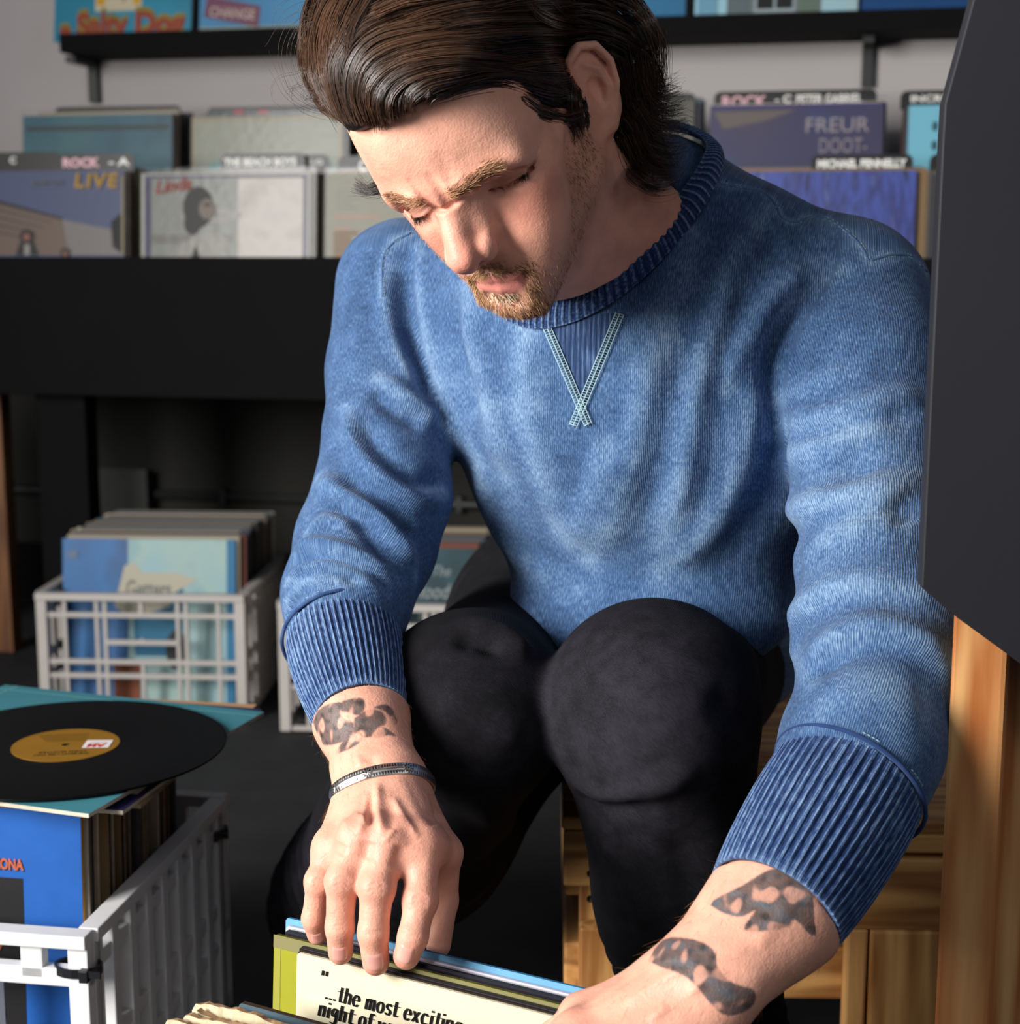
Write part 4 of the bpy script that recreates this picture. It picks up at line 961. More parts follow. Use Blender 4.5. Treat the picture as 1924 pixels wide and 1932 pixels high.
    ear = smin(ear, s_ell(M, (75, 3, -9), (4.5, 4, 6.5)), 3)
    ear = smin(ear, s_cap(M, (66, -10, 10), (66, -8, -20), 9, 8), 4)
    d = smin(d, ear, 4)
    return d
BODY = Field()
BODY.u(lambda P: head_sdf(HL(P)) * F32(.001), HC, .165, .012)
# neck
nk0, nk1 = HW(0, -22, -50), NB
BODY.cap(nk0, nk1 + A3(0, .01, -.01), .052, .060, .03)
BODY.cap(HW(0, 10, -70), nk1 + FWD * .035 - U_ * .02, .036, .045, .03)
for sx, ST_ in ((1, SHL), (-1, SHR)):
    BODY.cap(HW(60 * sx, -22, -30), tor(.02 * sx, .07, SPN - .075), .014, .012, .022)      # neck muscle
    BODY.cap(HW(20 * sx, -45, -55), ST_ * F32(.55) + NB * F32(.45), .034, .032, .05)
BODY.ell(HW(0, 40, -118), (.012, .012, .016), .02)
# torso under the clothes
for s_, hw, hd, r in ((.40, .145, .085, .06), (.28, .14, .09, .06), (.13, .125, .09, .06), (.0, .14, .10, .06)):
    BODY.ell(tor(0, .005, s_), (hw, hd, .13), .06, TR)
for S, E_, W_, sg in ((SHR, ELR, WRR, -1), (SHL, ELL, WRL, 1)):
    BODY.cap(NB * .25 + S * .75 - U_ * .015, S, .045, .047, .05); BODY.cap(S, E_, .046, .037, .03)
for H_, K_, A_ in ((HPR, KNR, ANR), (HPL, KNL, ANL)):
    BODY.cap(H_, K_, .078, .054, .04); BODY.cap(K_, A_, .05, .036, .02); BODY.cap(A_ + A3(0, .02, -.035), A_ + A3(0, -.13, -.055), .034, .026, .03)
# ------------------------------------------------------------------ hands
def fsum(a, b, t): return (nv(a) * (1 - t) + nv(b) * t).astype(F32)
HANDS = {}
def hand(tag_, wr, el, md, mcp, fingers, thumb, nsign, scale=1.0):
    """mcp: four knuckles index..little; fingers: PIP, DIP, tip; thumb: base, MCP, IP, tip"""
    mc = np.mean(mcp, 0); al = mc - wr; al /= np.linalg.norm(al); ac = mcp[0] - mcp[3]; ac /= np.linalg.norm(ac)
    n = np.cross(al, ac); n /= np.linalg.norm(n)
    if n @ (nv(CAM) - mc) < 0: n = -n
    ac = np.cross(n, al) * np.sign(np.cross(n, al) @ ac)
    HANDS[tag_] = dict(al=al, ac=ac, n=n, mcp=mcp, fingers=fingers, wr=wr, thumb=thumb)
    fa = wr - md; fa /= np.linalg.norm(fa); s = scale
    b2 = ac - fa * (ac @ fa); b2 /= np.linalg.norm(b2)
    m1 = md
    BODY.cap(el, m1, .036, .032 * s, .03)
    for o in (-1, 1): BODY.cap(m1 + b2 * .006 * o, wr + b2 * .0085 * o, (.0265 if tag_ == 'r' else .035) * s, (.0205 if tag_ == 'r' else .0235) * s, .02)
    BODY.ell(wr - b2 * .021 - fa * .012 + n * .008, (.009, .009, .009), .012)                       # wrist bone
    for i in range(4):
        a = wr + ac * (.014 - .0095 * i) * s + al * .004 - n * .003
        BODY.cap(a, mcp[i] - n * .004, .0150 * s, .0118 * s, .018)
        BODY.cap(fsum(wr, mcp[i], .35) - n * .008, mcp[i] - n * .012 - al * .012, .013 * s, .010 * s, .016)
        BODY.ell(mcp[i] + n * .0005, (.0112 * s, .0112 * s, .0112 * s), .008)
        BODY.cap(a + n * .0135 + al * .012, mcp[i] + n * .0075 - al * .006, .0018, .0028, .006)        # tendon
        p, dd, t = fingers[i]; k = (1.12, 1.16, 1.08, .92)[i] * s
        BODY.cap(mcp[i], p, .0112 * k, .0099 * k, .008); BODY.cap(p, dd, .0098 * k, .0088 * k, .004)
        BODY.cap(dd, fsum(dd, t, .72), .0088 * k, .0080 * k, .004)
        BODY.ell(p + n * .0012, (.0098 * k,) * 3, .005)
        if i < 3: BODY.cap(mcp[i] * .5 + mcp[i + 1] * .5 - n * .006 - al * .006, mcp[i] * .5 + mcp[i + 1] * .5 - n * .006 + al * .006, .008 * s, .006 * s, .012)
    tb, tm, ti, tt = thumb
    BODY.cap(tb, tm, .0165 * s, .0125 * s, .018); BODY.cap(tm, ti, .0118 * s, .0105 * s, .006); BODY.cap(ti, fsum(ti, tt, .75), .0105 * s, .0088 * s, .004)
    BODY.cap(fsum(mcp[0], tm, .25) - n * .006, fsum(mcp[0], tm, .7), .008, .008, .02)
    return n
# plane of the cream sleeve's front and of the back of the light blue one
def on_flip(px, py, off): return nv(on_plane(px, py, q0 + qn * off, qn))
mR = [W3(797, 1590, 1.045), W3(733, 1584, 1.040), W3(676, 1580, 1.045), W3(624, 1598, 1.062)]
tR = [on_flip(762, 1818, .0405), on_flip(711, 1836, .0405), on_flip(643, 1814, .0405), on_flip(601, 1774, .0275)]
dR = [W3(779, 1768, 0), W3(704, 1758, 0), W3(641, 1750, 0), W3(592, 1733, 0)]
fR = []
for i, (pp, dd) in enumerate((((793, 1700), (779, 1768)), ((711, 1676), (704, 1760)), ((645, 1664), (641, 1750)), ((602, 1664), (592, 1733)))):
    Yt = tR[i][1]; Ym = mR[i][1]
    fR.append((W3(*pp, Ym + (Yt - Ym) * .28 - .012), W3(*dd, Ym + (Yt - Ym) * .68 - .010), tR[i]))
thR = [fsum(WRR, mR[0], .25) + A3(.012, .02, -.012), W3(838, 1610, 1.085), W3(836, 1700, 1.085), on_flip(824, 1812, -.012)]
hand('r', WRR, ELR, W3(678, 1350, 1.165), mR, fR, thR, 1)
mL = [W3(1085, 1955, .895), W3(1105, 2010, .872), W3(1150, 2060, .858), W3(1210, 2095, .855)]
fL = []
for i in range(4):
    dn = A3(-.010, -.004, -.040); sd = A3(-.030, -.014, -.012) * (1 - .12 * i)
    p = mL[i] + sd * 1.0; fL.append((p, p + A3(-.012, -.006, -.022), p + A3(-.010, -.002, -.043)))
thL = [fsum(WRL, mL[0], .2) + A3(-.012, .02, -.008), W3(1100, 1915, .935), W3(1045, 1960, .945), W3(1010, 2010, .95)]
hand('l', WRL, ELL, W3(1466, 1712, .940), mL, fL, thL, 1, 1.04)
# ------------------------------------------------------------------ sweatshirt
FW2 = np.array([-.29, -.92, -.25]); FW2 /= np.linalg.norm(FW2); LF2 = np.array([.951, -.309, 0]); LF2 -= FW2 * (LF2 @ FW2); LF2 /= np.linalg.norm(LF2); UP2 = np.cross(FW2, LF2); UP2 *= np.sign(UP2[2])
TF = np.stack([LF2, FW2, UP2], 1).astype(F32)
SLR = [(W3(765, 545, 1.46), .064), (W3(730, 700, 1.41), .052), (W3(727, 830, 1.37), .052), (W3(722, 930, 1.345), .057), (W3(688, 1030, 1.315), .058), (W3(655, 1120, 1.27), .052), (W3(646, 1205, 1.235), .046)]
SLL = [(W3(1600, 570, 1.345), .068), (W3(1622, 700, 1.30), .070), (W3(1650, 880, 1.235), .064), (W3(1662, 1050, 1.165), .062), (W3(1668, 1190, 1.11), .061), (W3(1662, 1290, 1.07), .055), (W3(1625, 1410, 1.03), .053), (W3(1597, 1488, 1.003), .0505)]
CUR = [(W3(646, 1200, 1.237), .0465), (W3(681, 1352, 1.160), .0355)]
CUL = [(W3(1600, 1482, 1.006), .0515), (W3(1462, 1712, .935), .0440)]
CC0 = W3(1160, 430, 1.355); CL0 = W3(1335, 385, 1.335); CF0 = W3(1087, 598, 1.285)
CA, CB_ = CL0 - CC0, CF0 - CC0; CN_ = np.cross(CA, CB_); CN_ /= np.linalg.norm(CN_); CN_ *= np.sign(CN_[2])
FR = [(W3(1110, 660, 1.283), .165, .115, .12), (W3(1130, 800, 1.270), .160, .12, .14), (W3(1165, 950, 1.282), .152, .125, .14), (W3(1205, 1070, 1.315), .140, .125, .11)]
SWT = Field(); SWB = Field(); SWR = Field(); SWL = Field()
for p, hw, hd, hl in FR: SWB.ell(p - FW2 * hd, (hw, hd, hl), .07, TF)
SWB.ell(W3(1255, 640, 1.45), (.175, .10, .13), .08, TF); SWB.ell(W3(1270, 900, 1.52), (.165, .11, .17), .08, TF); SWB.ell(W3(1290, 1130, 1.60), (.15, .11, .14), .08, TF)
SWB.ell(W3(1225, 1140, 1.355), (.125, .10, .055), .03, TF)
SWB.cap(CC0 + CA * .62 - CN_ * .03, SHL + A3(-.01, .01, .0), .042, .060, .06); SWB.cap(CC0 - CA * .62 - CN_ * .03, SHR + A3(.01, .0, -.005), .042, .055, .06)
SWB.cap(CC0 - CB_ * .7 - CN_ * .035, W3(1260, 640, 1.45), .05, .10, .06)
for Fd, SL in ((SWR, SLR), (SWL, SLL)):
    for (a, ra), (b, rb) in zip(SL[:-1], SL[1:]): Fd.cap(a, b, ra, rb, .012)

def sw_plain(P, c=None, rad=1e9): return smin(smin(SWB(P, c, rad), SWR(P, c, rad), F32(.022)), SWL(P, c, rad), F32(.022))
NAX = (nk0 - nk1) / np.linalg.norm(nk0 - nk1); NAX = NAX + CN_ * .9; NAX /= np.linalg.norm(NAX)
def rho_ob(P):
    Q = P - CC0; Q = Q - NAX.astype(F32) * ((Q @ CN_) / (NAX @ CN_))[:, None]
    return np.sqrt((Q @ (CA / (CA @ CA))) ** 2 + (Q @ (CB_ / (CB_ @ CB_))) ** 2).astype(F32)
CUFFS = [(a[0], b[0], a[1], b[1]) for a, b in (CUR, CUL)]
def BODYC(P, c=None, rad=1e9):
    """the body, kept inside the clothes it wears"""
    d = BODY(P, c, rad)
    if c is not None and np.linalg.norm(c - HC) < .10: return d
    h = ((P - CC0) @ CN_).astype(F32); s = sw_plain(P, c, rad) + F32(.012)
    arm = np.zeros(len(P), bool)
    for a, b, ra, rb in CUFFS:
        ax = (b - a) / np.linalg.norm(b - a); t = (P - a) @ ax; L = np.linalg.norm(b - a)
        fr = np.linalg.norm(P - a - t[:, None] * ax, axis=1) ; near = (t > -.03) & (fr < .12) & (P[:, 1] < 1.33)
        q = np.clip(t / L, 0, 1); lim = fr - (ra + (rb - ra) * q - .0045)
        d = np.where(near & (t < L), np.maximum(d, lim), d); arm |= near
    blend = np.clip((h + .012) / .02, 0, 1)
    Q = P - CC0; rho = rho_ob(P)
    ring = ((rho - .775) * .08 - np.clip((np.abs(h + .005) - .035) * 3, 0, 1)).astype(F32); ring = np.where(np.linalg.norm(Q, axis=1) < .16, ring, F32(-1))
    d2 = smax(d, ring, F32(.006))
    inside = np.where(arm, d, np.maximum(d2, s - blend))
    return inside.astype(F32)
if True:
    # fine head, fine forearms and hands, coarse rest - joined into one skin
    def piece(lo, hi, h, keepfn):
        V, F = extract(BODYC, lo, hi, h); return largest(*cut(V, F, keepfn(V)))
    hn = np.array([HC + HM @ np.array([0, -.01, -.02]), NB])
    Vh, Fh = piece((-.20, .93, .64), (.30, 1.56, 1.12), .00115 * HQ, lambda V: seg_dist(V, hn)[0] < .152)
    cuts = []; arms = []
    for W_, E_, b in ((WRR, ELR, ((-.26, .9, .24), (.02, 1.32, .56))), (WRL, ELL, ((-.06, .72, .20), (.33, 1.12, .60)))):
        o = fsum(E_, W_, .42); n = (W_ - E_) / np.linalg.norm(W_ - E_); cuts.append((o, n)); arms.append(piece(b[0], b[1], .00095 * HQ, lambda V: (V - o) @ n > 0))
    Vb, Fb = extract(BODYC, (-.42, .7, -.02), (.5, 1.85, 1.12), .007)
    keep = seg_dist(Vb, hn)[0] > .158
    for o, n in cuts: keep &= ~((((Vb - o) @ n) > -.008) & (seg_dist(Vb, [o, o + n * .3])[0] < .11) & (Vb[:, 1] < o[1] + .02) & ((np.linalg.norm(Vb - KNL, axis=1) > .12) | (seg_dist(Vb, [o, o + n * .3])[0] < .07)))
    Vb, Fb = largest(*cut(Vb, Fb, keep))
    V, F = Vb, Fb; strips = []
    def near_loop(V, F, o): return min([l for l in loops(F) if len(l) > 20], key=lambda l: np.linalg.norm(V[l].mean(0) - o) - .00002 * len(l))
    def join(V, F, V2, F2, axis, o):
        n0 = len(V); la = near_loop(V, F, o); lb = [i + n0 for i in near_loop(V2, F2, o)]
        VV = np.concatenate([V, V2]); return VV, np.concatenate([F, F2 + n0]), strip(VV, la, lb, axis)
    for (V2, F2), ax, o in (((Vh, Fh), hn[0] - hn[1], NB - U_ * .1), (arms[0], cuts[0][1], cuts[0][0]), (arms[1], cuts[1][1], cuts[1][0])):
        V, F, T_ = join(V, F, V2, F2, ax, nv(o)); strips.append(T_)
    BV_, BF_ = V, np.concatenate([F] + strips)
    print('BODY', len(Vh), [len(a[0]) for a in arms], len(Vb))
# ------------------------------------------------------------------ skin
def poly_mask(px, poly, soft=3.0):
    """1 inside a picture-space outline, softened"""
    P = np.asarray(poly, float); x, y = px[:, 0], px[:, 1]; ins = np.zeros(len(px), bool); dist = np.full(len(px), 1e9)
    for i in range(len(P)):
        a, b = P[i], P[(i + 1) % len(P)]
        c = ((a[1] > y) != (b[1] > y)) & (x < (b[0] - a[0]) * (y - a[1]) / (b[1] - a[1] + 1e-9) + a[0]); ins ^= c
        d = b - a; t = np.clip(((px - a) @ d) / (d @ d + 1e-9), 0, 1); dist = np.minimum(dist, np.linalg.norm(px - a - t[:, None] * d, axis=1))
    return np.clip(.5 + np.where(ins, dist, -dist) / (2 * soft), 0, 1)
def triquads(F):
    """quads with a repeated corner become triangles: returns quads, triangles"""
    t = F[:, 2] == F[:, 3]; return F[~t], F[t][:, :3]
def mixmesh(name, V, F, material):
    q, t = triquads(F); me = bpy.data.meshes.new(name); n = len(q) * 4 + len(t) * 3
    me.vertices.add(len(V)); me.vertices.foreach_set('co', np.asarray(V, F32).ravel()); me.loops.add(n)
    me.loops.foreach_set('vertex_index', np.concatenate([q.ravel(), t.ravel()]).astype(np.int32)); me.polygons.add(len(q) + len(t))
    me.polygons.foreach_set('loop_start', np.concatenate([np.arange(len(q)) * 4, len(q) * 4 + np.arange(len(t)) * 3]).astype(np.int32))
    me.update(calc_edges=True); me.validate(); me.polygons.foreach_set('use_smooth', np.ones(len(me.polygons), bool))
    if material: me.materials.append(material)
    return me
def set_attr(me, name, arr):
    arr = np.asarray(arr, F32)
    if arr.ndim == 1: a = me.attributes.new(name, 'FLOAT', 'POINT'); a.data.foreach_set('value', arr)
    elif arr.shape[1] == 4: a = me.attributes.new(name, 'FLOAT_COLOR', 'POINT'); a.data.foreach_set('color', arr.ravel())
    else: a = me.attributes.new(name, 'FLOAT_VECTOR', 'POINT'); a.data.foreach_set('vector', arr.ravel())
LQ = HL(BV_)
# settle the features of the face where this man has them (smooth displacement of the near side)
FACE = [((46, 68, -5), (1000, 316)), ((32, 81, -11), (962, 339)), ((17, 78, -7), (921, 361)), ((50, 68, 14), (986, 292)), ((34, 88, 16), (926, 318)), ((12, 98, 9), (850, 368)), ((-46, 68, -5), (766, 406)), ((-32, 81, -11), (792, 408)),
        ((0, 124, -40), (868, 506)), ((22, 98, -45), (937, 462)), ((0, 92, -86), (948, 556)), ((25, 85, -75), (988, 526)), ((0, 78, -113), (972, 604)), ((0, 100, 12), (819, 369)), ((0, 93, 50), (742, 262)), ((50, 60, 50), (905, 172)), ((-50, 58, 30), (684, 318)), ((72, 2, -47), (1100, 276)), ((40, 60, -100), (1052, 566)), ((-38, 62, -40), (795, 450)), ((-44, 54, -52), (812, 470)), ((-38, 58, -70), (842, 500)), ((-26, 66, -90), (886, 545)), ((-20, 87, -75), (903, 534))]
fp = np.array([HW(*l) for l, _ in FACE], float); p0 = pxof(fp); tg = np.array([t for _, t in FACE], float); dpx = np.clip(tg - p0, -60, 60)
print('FACE', np.round(dpx).astype(int).tolist())
dep = (fp - np.array(CAM)) @ np.array([0, CP, -SP]); dw = np.outer(dpx[:, 0] / FPX * dep, [1, 0, 0]) + np.outer(-dpx[:, 1] / FPX * dep, [0, SP, CP])
SG = .030; Kq = np.exp(-((fp[:, None] - fp[None]) ** 2).sum(2) / (2 * SG * SG)); wq = np.linalg.solve(Kq + .12 * np.eye(len(fp)), dw)
hm_ = np.linalg.norm(LQ, axis=1) < 190
BV_[hm_] += (np.exp(-((BV_[hm_].astype(float)[:, None] - fp[None]) ** 2).sum(2) / (2 * SG * SG)) @ wq).astype(F32)
# outline of the far cheek, brow and chin
PRO = np.array([(646, 222), (665, 268), (684, 303), (704, 337), (716, 365), (724, 384), (745, 398), (764, 409), (774, 422), (784, 437), (803, 457), (822, 477), (842, 496), (862, 514), (886, 538), (902, 556)], float); CHN = np.array([(930, 583), (950, 596), (977, 601), (1014, 595), (1050, 576)], float)
for it in range(3):
    hi = np.where(hm_ & (LQ[:, 1] > 10) & (LQ[:, 2] > -118) & (LQ[:, 2] < 100))[0]; hp = pxof(BV_[hi]); cp_, sp_ = [], []
    for y in np.arange(226, 556, 11):
        k = np.abs(hp[:, 1] - y) < 2.5
        if not k.any(): continue
        i = np.where(k)[0][hp[k, 0].argmin()]; cp_.append(hi[i]); sp_.append((np.clip(np.interp(y, PRO[:, 1], PRO[:, 0]) - hp[i, 0], -40, 60), 0))
    for x in np.arange(930, 1050, 12):
        k = (np.abs(hp[:, 0] - x) < 2.5) & (LQ[hi, 2] > -116) & (LQ[hi, 1] > 35)
        if not k.any(): continue
        i = np.where(k)[0][hp[k, 1].argmax()]; cp_.append(hi[i]); sp_.append((0, np.clip(np.interp(x, CHN[:, 0], CHN[:, 1]) - hp[i, 1], -30, 30)))
    fp2 = BV_[cp_].astype(float); sp_ = np.array(sp_); print('PROFILE', np.round(sp_[:, 0]).astype(int).tolist(), np.round(sp_[-10:, 1]).astype(int).tolist()); dep = (fp2 - np.array(CAM)) @ np.array([0, CP, -SP])
    dw2 = np.outer(sp_[:, 0] / FPX * dep, [1, 0, 0]) + np.outer(-sp_[:, 1] / FPX * dep, [0, SP, CP]); S2 = .016
    K2 = np.exp(-((fp2[:, None] - fp2[None]) ** 2).sum(2) / (2 * S2 * S2)); w2_ = np.linalg.solve(K2 + .35 * np.eye(len(fp2)), dw2)
    BV_[hm_] += (np.exp(-((BV_[hm_].astype(float)[:, None] - fp2[None]) ** 2).sum(2) / (2 * S2 * S2)) @ w2_).astype(F32)
# tendons, veins and hollows on the backs of the hands
VN_ = vnormals(BV_, BF_)
k_ = np.where(np.linalg.norm(LQ - A3(-18, 82, -13), axis=1) < 40)[0]
W_s = np.zeros(n_all := len(BV_), F32); W_s[k_] = np.exp(-(np.linalg.norm(LQ[k_] - A3(-17, 84, -15), axis=1) / 9) ** 2) * .9
for H_ in HANDS.values():
    for q in range(3): W_s = np.maximum(W_s, .8 * np.exp(-(np.linalg.norm(BV_ - (H_['mcp'][q] + H_['mcp'][q + 1]) / 2, axis=1) / .012) ** 2)).astype(F32)
BV_ = smooth(BV_, BF_, 8, .5, W_s); VN_ = vnormals(BV_, BF_)
hz = lambda pts: [(560 + x / 3.45, 1300 + y / 3.45) for x, y in pts]
SKF = [(hz([(525, 600), (528, 780), (556, 950)]), .0032, .0026), (hz([(470, 660), (440, 830), (400, 960)]), .003, .0018), (hz([(610, 690), (700, 850), (800, 985)]), .0032, .0022), (hz([(330, 830), (290, 920), (215, 1020)]), .003, .0012), (hz([(370, 810), (430, 850), (470, 900)]), .002, .0012), (hz([(640, 900), (600, 960), (560, 1000)]), .002, .0009),
       (hz([(490, 700), (480, 900)]), .004, -.0016), (hz([(590, 760), (630, 930)]), .004, -.0016), (hz([(470, 980), (440, 1120)]), .005, -.0022), (hz([(690, 1000), (640, 1180)]), .005, -.0022), (hz([(300, 1000), (262, 1080)]), .004, -.0014), (hz([(390, 430), (420, 500)]), .003, .0012), (hz([(480, 430), (500, 520)]), .004, -.0012), (hz([(880, 760), (900, 900)]), .005, -.0014),
       ([(1340, 1850), (1280, 1885), (1215, 1932)], .004, .0018), ([(1300, 1820), (1230, 1862), (1170, 1905)], .004, .0014), ([(1310, 1865), (1250, 1905)], .004, -.0014), ([(1500, 1700), (1420, 1790)], .006, .0012), ([(1330, 1700), (1260, 1790)], .006, -.0010)]
for (x, y), hw_ in (((793, 1698), 20), ((711, 1674), 21), ((645, 1664), 20), ((602, 1666), 15)):
    for dy, q in ((-9, .7), (-4, 1), (1, .8), (6, 1), (11, .6)): SKF.append(([(x - hw_ * q, y + dy + 3), (x, y + dy), (x + hw_ * q, y + dy + 3)], .0009, -.0007))
for (x, y), hw_ in (((779, 1768), 17), ((704, 1760), 18), ((641, 1750), 16)):
    for dy in (-3, 3): SKF.append(([(x - hw_, y + dy + 2), (x, y + dy), (x + hw_, y + dy + 2)], .0008, -.0005))
hidx = np.where((seg_dist(BV_, [W3(678, 1350, 1.165), WRR, HANDS['r']['mcp'][1]])[0] < .07) | (seg_dist(BV_, [W3(1466, 1712, .94), WRL, HANDS['l']['mcp'][1]])[0] < .07))[0]
vis = (VN_[hidx] * (np.array(CAM) - BV_[hidx])).sum(1) > 0; hidx = hidx[vis]; ph_ = pxof(BV_[hidx]).astype(F32); ph3 = np.c_[ph_, np.zeros(len(ph_))].astype(F32); dh = np.zeros(len(hidx), F32)
for path, w_, am in SKF:
    Sp = spline(path, 5); d, t = seg_dist(ph3, np.c_[Sp, np.zeros(len(Sp))]); dh += am * np.exp(-(d / (w_ * 2700)) ** 2) * np.clip(np.minimum(t, 1 - t) * 5, .15, 1)
BV_[hidx] += VN_[hidx] * dh[:, None]
VN_ = vnormals(BV_, BF_); pxb = pxof(BV_)
n_ = len(BV_); base = np.tile(np.array(lin((226, 166, 142)), F32), (n_, 1))
def tint(m, c, k=1.0):
    global base
    m = np.clip(m * k, 0, 1)[:, None]; base = base * (1 - m) + np.array(lin(c), F32) * m
ball = lambda c, r: np.exp(-(((LQ - np.array(c, F32)) / np.array(r, F32)) ** 2).sum(1))
head = np.linalg.norm(LQ, axis=1) < 175
AX = np.abs(LQ[:, 0])
LA = LQ.copy(); LA[:, 0] = AX
balla = lambda c, r: np.exp(-(((LA - np.array(c, F32)) / np.array(r, F32)) ** 2).sum(1))
tint(balla((44, 70, -34), (26, 40, 22)), (206, 122, 104), .55); tint(ball((0, 118, -38), (16, 22, 16)), (206, 118, 104), .6)
tint(balla((30, 80, -4), (18, 14, 11)), (176, 112, 98), .5); tint(balla((80, -10, 0), (14, 30, 36)), (200, 116, 96), .6)
tint(ball((0, 100, 12), (12, 20, 18)), (210, 130, 110), .35)
lip = np.clip(1.25 - np.abs(((LQ[:, 2] + 74.8) / (8.6 - .010 * AX ** 1.9 * .8).clip(1.5, 20))), 0, 1) * (AX < 25) * (LQ[:, 1] > 80)
tint(np.clip(lip * 3, 0, 1), (196, 116, 108), .8)
# hands: pinker knuckles and fingertips
for H_ in HANDS.values():
    for i in range(4):
        p, d_, t_ = H_['fingers'][i]
        for c, r, k in ((H_['mcp'][i], .014, .5), (p, .012, .45), (d_, .008, .3), (t_, .014, .55)):
            tint(np.exp(-(((BV_ - c) / r) ** 2).sum(1)), (206, 122, 106), k)
# tattoos (ink in the skin of both forearms): outlines found on the skin
def ink(polys, bone, rmax, col=(62, 60, 62), k=.88, shade=None):
    near = (seg_dist(BV_, bone)[0] < rmax) & (VN_ @ nv(ray(900, 1600)) < .15)
    idx = np.where(near)[0]; m = np.zeros(len(idx))
    for p in polys: m = np.maximum(m, poly_mask(pxb[idx], spline(list(p) + [p[0]], 4), 1.6))
    full = np.zeros(n_); full[idx] = m
    return full
Zr = lambda pts, ox, oy, k: [(ox + x / k, oy + y / k) for x, y in pts]
k = 3.45
tatR = [Zr(p, 560, 1300, k) for p in (
    [(105, 215), (130, 150), (200, 100), (290, 85), (300, 110), (280, 150), (300, 190), (360, 215), (375, 250), (400, 290), (380, 330), (300, 345), (215, 365), (160, 350)],
    [(290, 80), (400, 55), (440, 80), (440, 130), (400, 170), (330, 150), (280, 140)],
    [(375, 190), (450, 140), (540, 140), (580, 190), (570, 235), (510, 260), (480, 310), (420, 310), (370, 280)],
    [(470, 310), (520, 245), (580, 255), (645, 305), (590, 300), (530, 320)],
    [(258, 422), (290, 350), (345, 320), (425, 315), (400, 355), (330, 395)],
    [(500, 120), (570, 100), (620, 130), (650, 190), (640, 230), (600, 170), (560, 140)])]
mR_ = ink(tatR, [fsum(ELR, WRR, .3), WRR], .05)
k = 1924 / 924
tatL = [Zr(p, 1000, 1350, k) for p in (
    [(710, 745), (730, 720), (830, 670), (930, 610), (1000, 605), (1060, 640), (1110, 690), (1160, 760), (1150, 850), (1100, 860), (1040, 800), (1010, 830), (930, 845), (840, 840), (885, 765), (830, 790), (760, 775)],
    [(465, 965), (500, 900), (555, 872), (640, 880), (700, 905), (730, 940), (735, 985), (780, 1040), (820, 1060), (880, 1080), (880, 1130), (830, 1170), (760, 1175), (700, 1120), (650, 1060), (600, 1020), (520, 990)])]
mL_ = ink(tatL, [fsum(ELL, WRL, .3), WRL + (WRL - ELL) * F32(.2)], .055)
rng2 = np.random.default_rng(5)
def vnoise(P, f, seed=0):
    """cheap smooth value noise on points"""
    s = np.zeros(len(P)); r = np.random.default_rng(seed)
    for _ in range(7): w_ = r.normal(size=3); w_ *= f * (.6 + .8 * r.random()) / np.linalg.norm(w_); s += np.sin(P @ w_ + r.random() * 6.28)
    return s / 7
lead = .5 + 1.6 * vnoise(BV_, 900, 3)
gap_ = np.clip((vnoise(BV_, 560, 77) - .12) * 5, 0, 1); mR_ *= 1 - .8 * gap_; mL_ *= 1 - .7 * gap_
for m in (mR_, mL_): tint(m, (58, 56, 58), .86); tint(m * np.clip(lead, 0, 1), (96, 92, 90), .55); tint(m * np.clip(1.6 * vnoise(BV_, 700, 9) , 0, 1), (36, 36, 40), .8)
tint(mL_ * np.clip(2.2 * vnoise(BV_, 420, 21), 0, 1), (96, 112, 124), .5)
# stubble shading on jaw and lip
st = (balla((30, 66, -98), (44, 40, 30)) + balla((12, 98, -62), (22, 16, 9)) * .9 + balla((58, 10, -66), (20, 46, 34)) * .8) * (AX < 90)
st = np.clip(st, 0, 1) * (1 - np.clip(lip * 3, 0, 1)) * head
tint(st, (128, 90, 70), .50)
# scalp
sc = np.clip((LQ[:, 2] * .9 - LQ[:, 1] * .55 + 14) / 14, 0, 1) * head * (LQ[:, 2] > -60)
skin = bpy.data.materials.new('skin'); skin.use_nodes = True; nt = skin.node_tree; bs = nt.nodes['Principled BSDF']
at_ = nt.nodes.new('ShaderNodeAttribute'); at_.attribute_name = 'tint'
tc = nt.nodes.new('ShaderNodeTexCoord'); n1 = nt.nodes.new('ShaderNodeTexNoise'); n1.inputs['Scale'].default_value = 55; n1.inputs['Detail'].default_value = 6; nt.links.new(tc.outputs['Object'], n1.inputs['Vector'])
mr = nt.nodes.new('ShaderNodeMapRange'); mr.inputs[1].default_value = .3; mr.inputs[2].default_value = .7; mr.inputs[3].default_value = .86; mr.inputs[4].default_value = 1.1; nt.links.new(n1.outputs['Fac'], mr.inputs[0])
mx = nt.nodes.new('ShaderNodeMix'); mx.data_type = 'RGBA'; mx.blend_type = 'MULTIPLY'; mx.inputs[0].default_value = 1; nt.links.new(at_.outputs['Color'], mx.inputs[6]); nt.links.new(mr.outputs[0], mx.inputs[7])
nt.links.new(mx.outputs[2], bs.inputs['Base Color']); bs.inputs['Roughness'].default_value = .5; bs.inputs['Specular IOR Level'].default_value = .35
bs.inputs['Subsurface Weight'].default_value = .12; bs.inputs['Subsurface Radius'].default_value = (1, .35, .18); bs.inputs['Subsurface Scale'].default_value = .004
v1 = nt.nodes.new('ShaderNodeTexVoronoi'); v1.inputs['Scale'].default_value = 620; nt.links.new(tc.outputs['Object'], v1.inputs['Vector'])
n2 = nt.nodes.new('ShaderNodeTexNoise'); n2.inputs['Scale'].default_value = 260; n2.inputs['Detail'].default_value = 5; nt.links.new(tc.outputs['Object'], n2.inputs['Vector'])
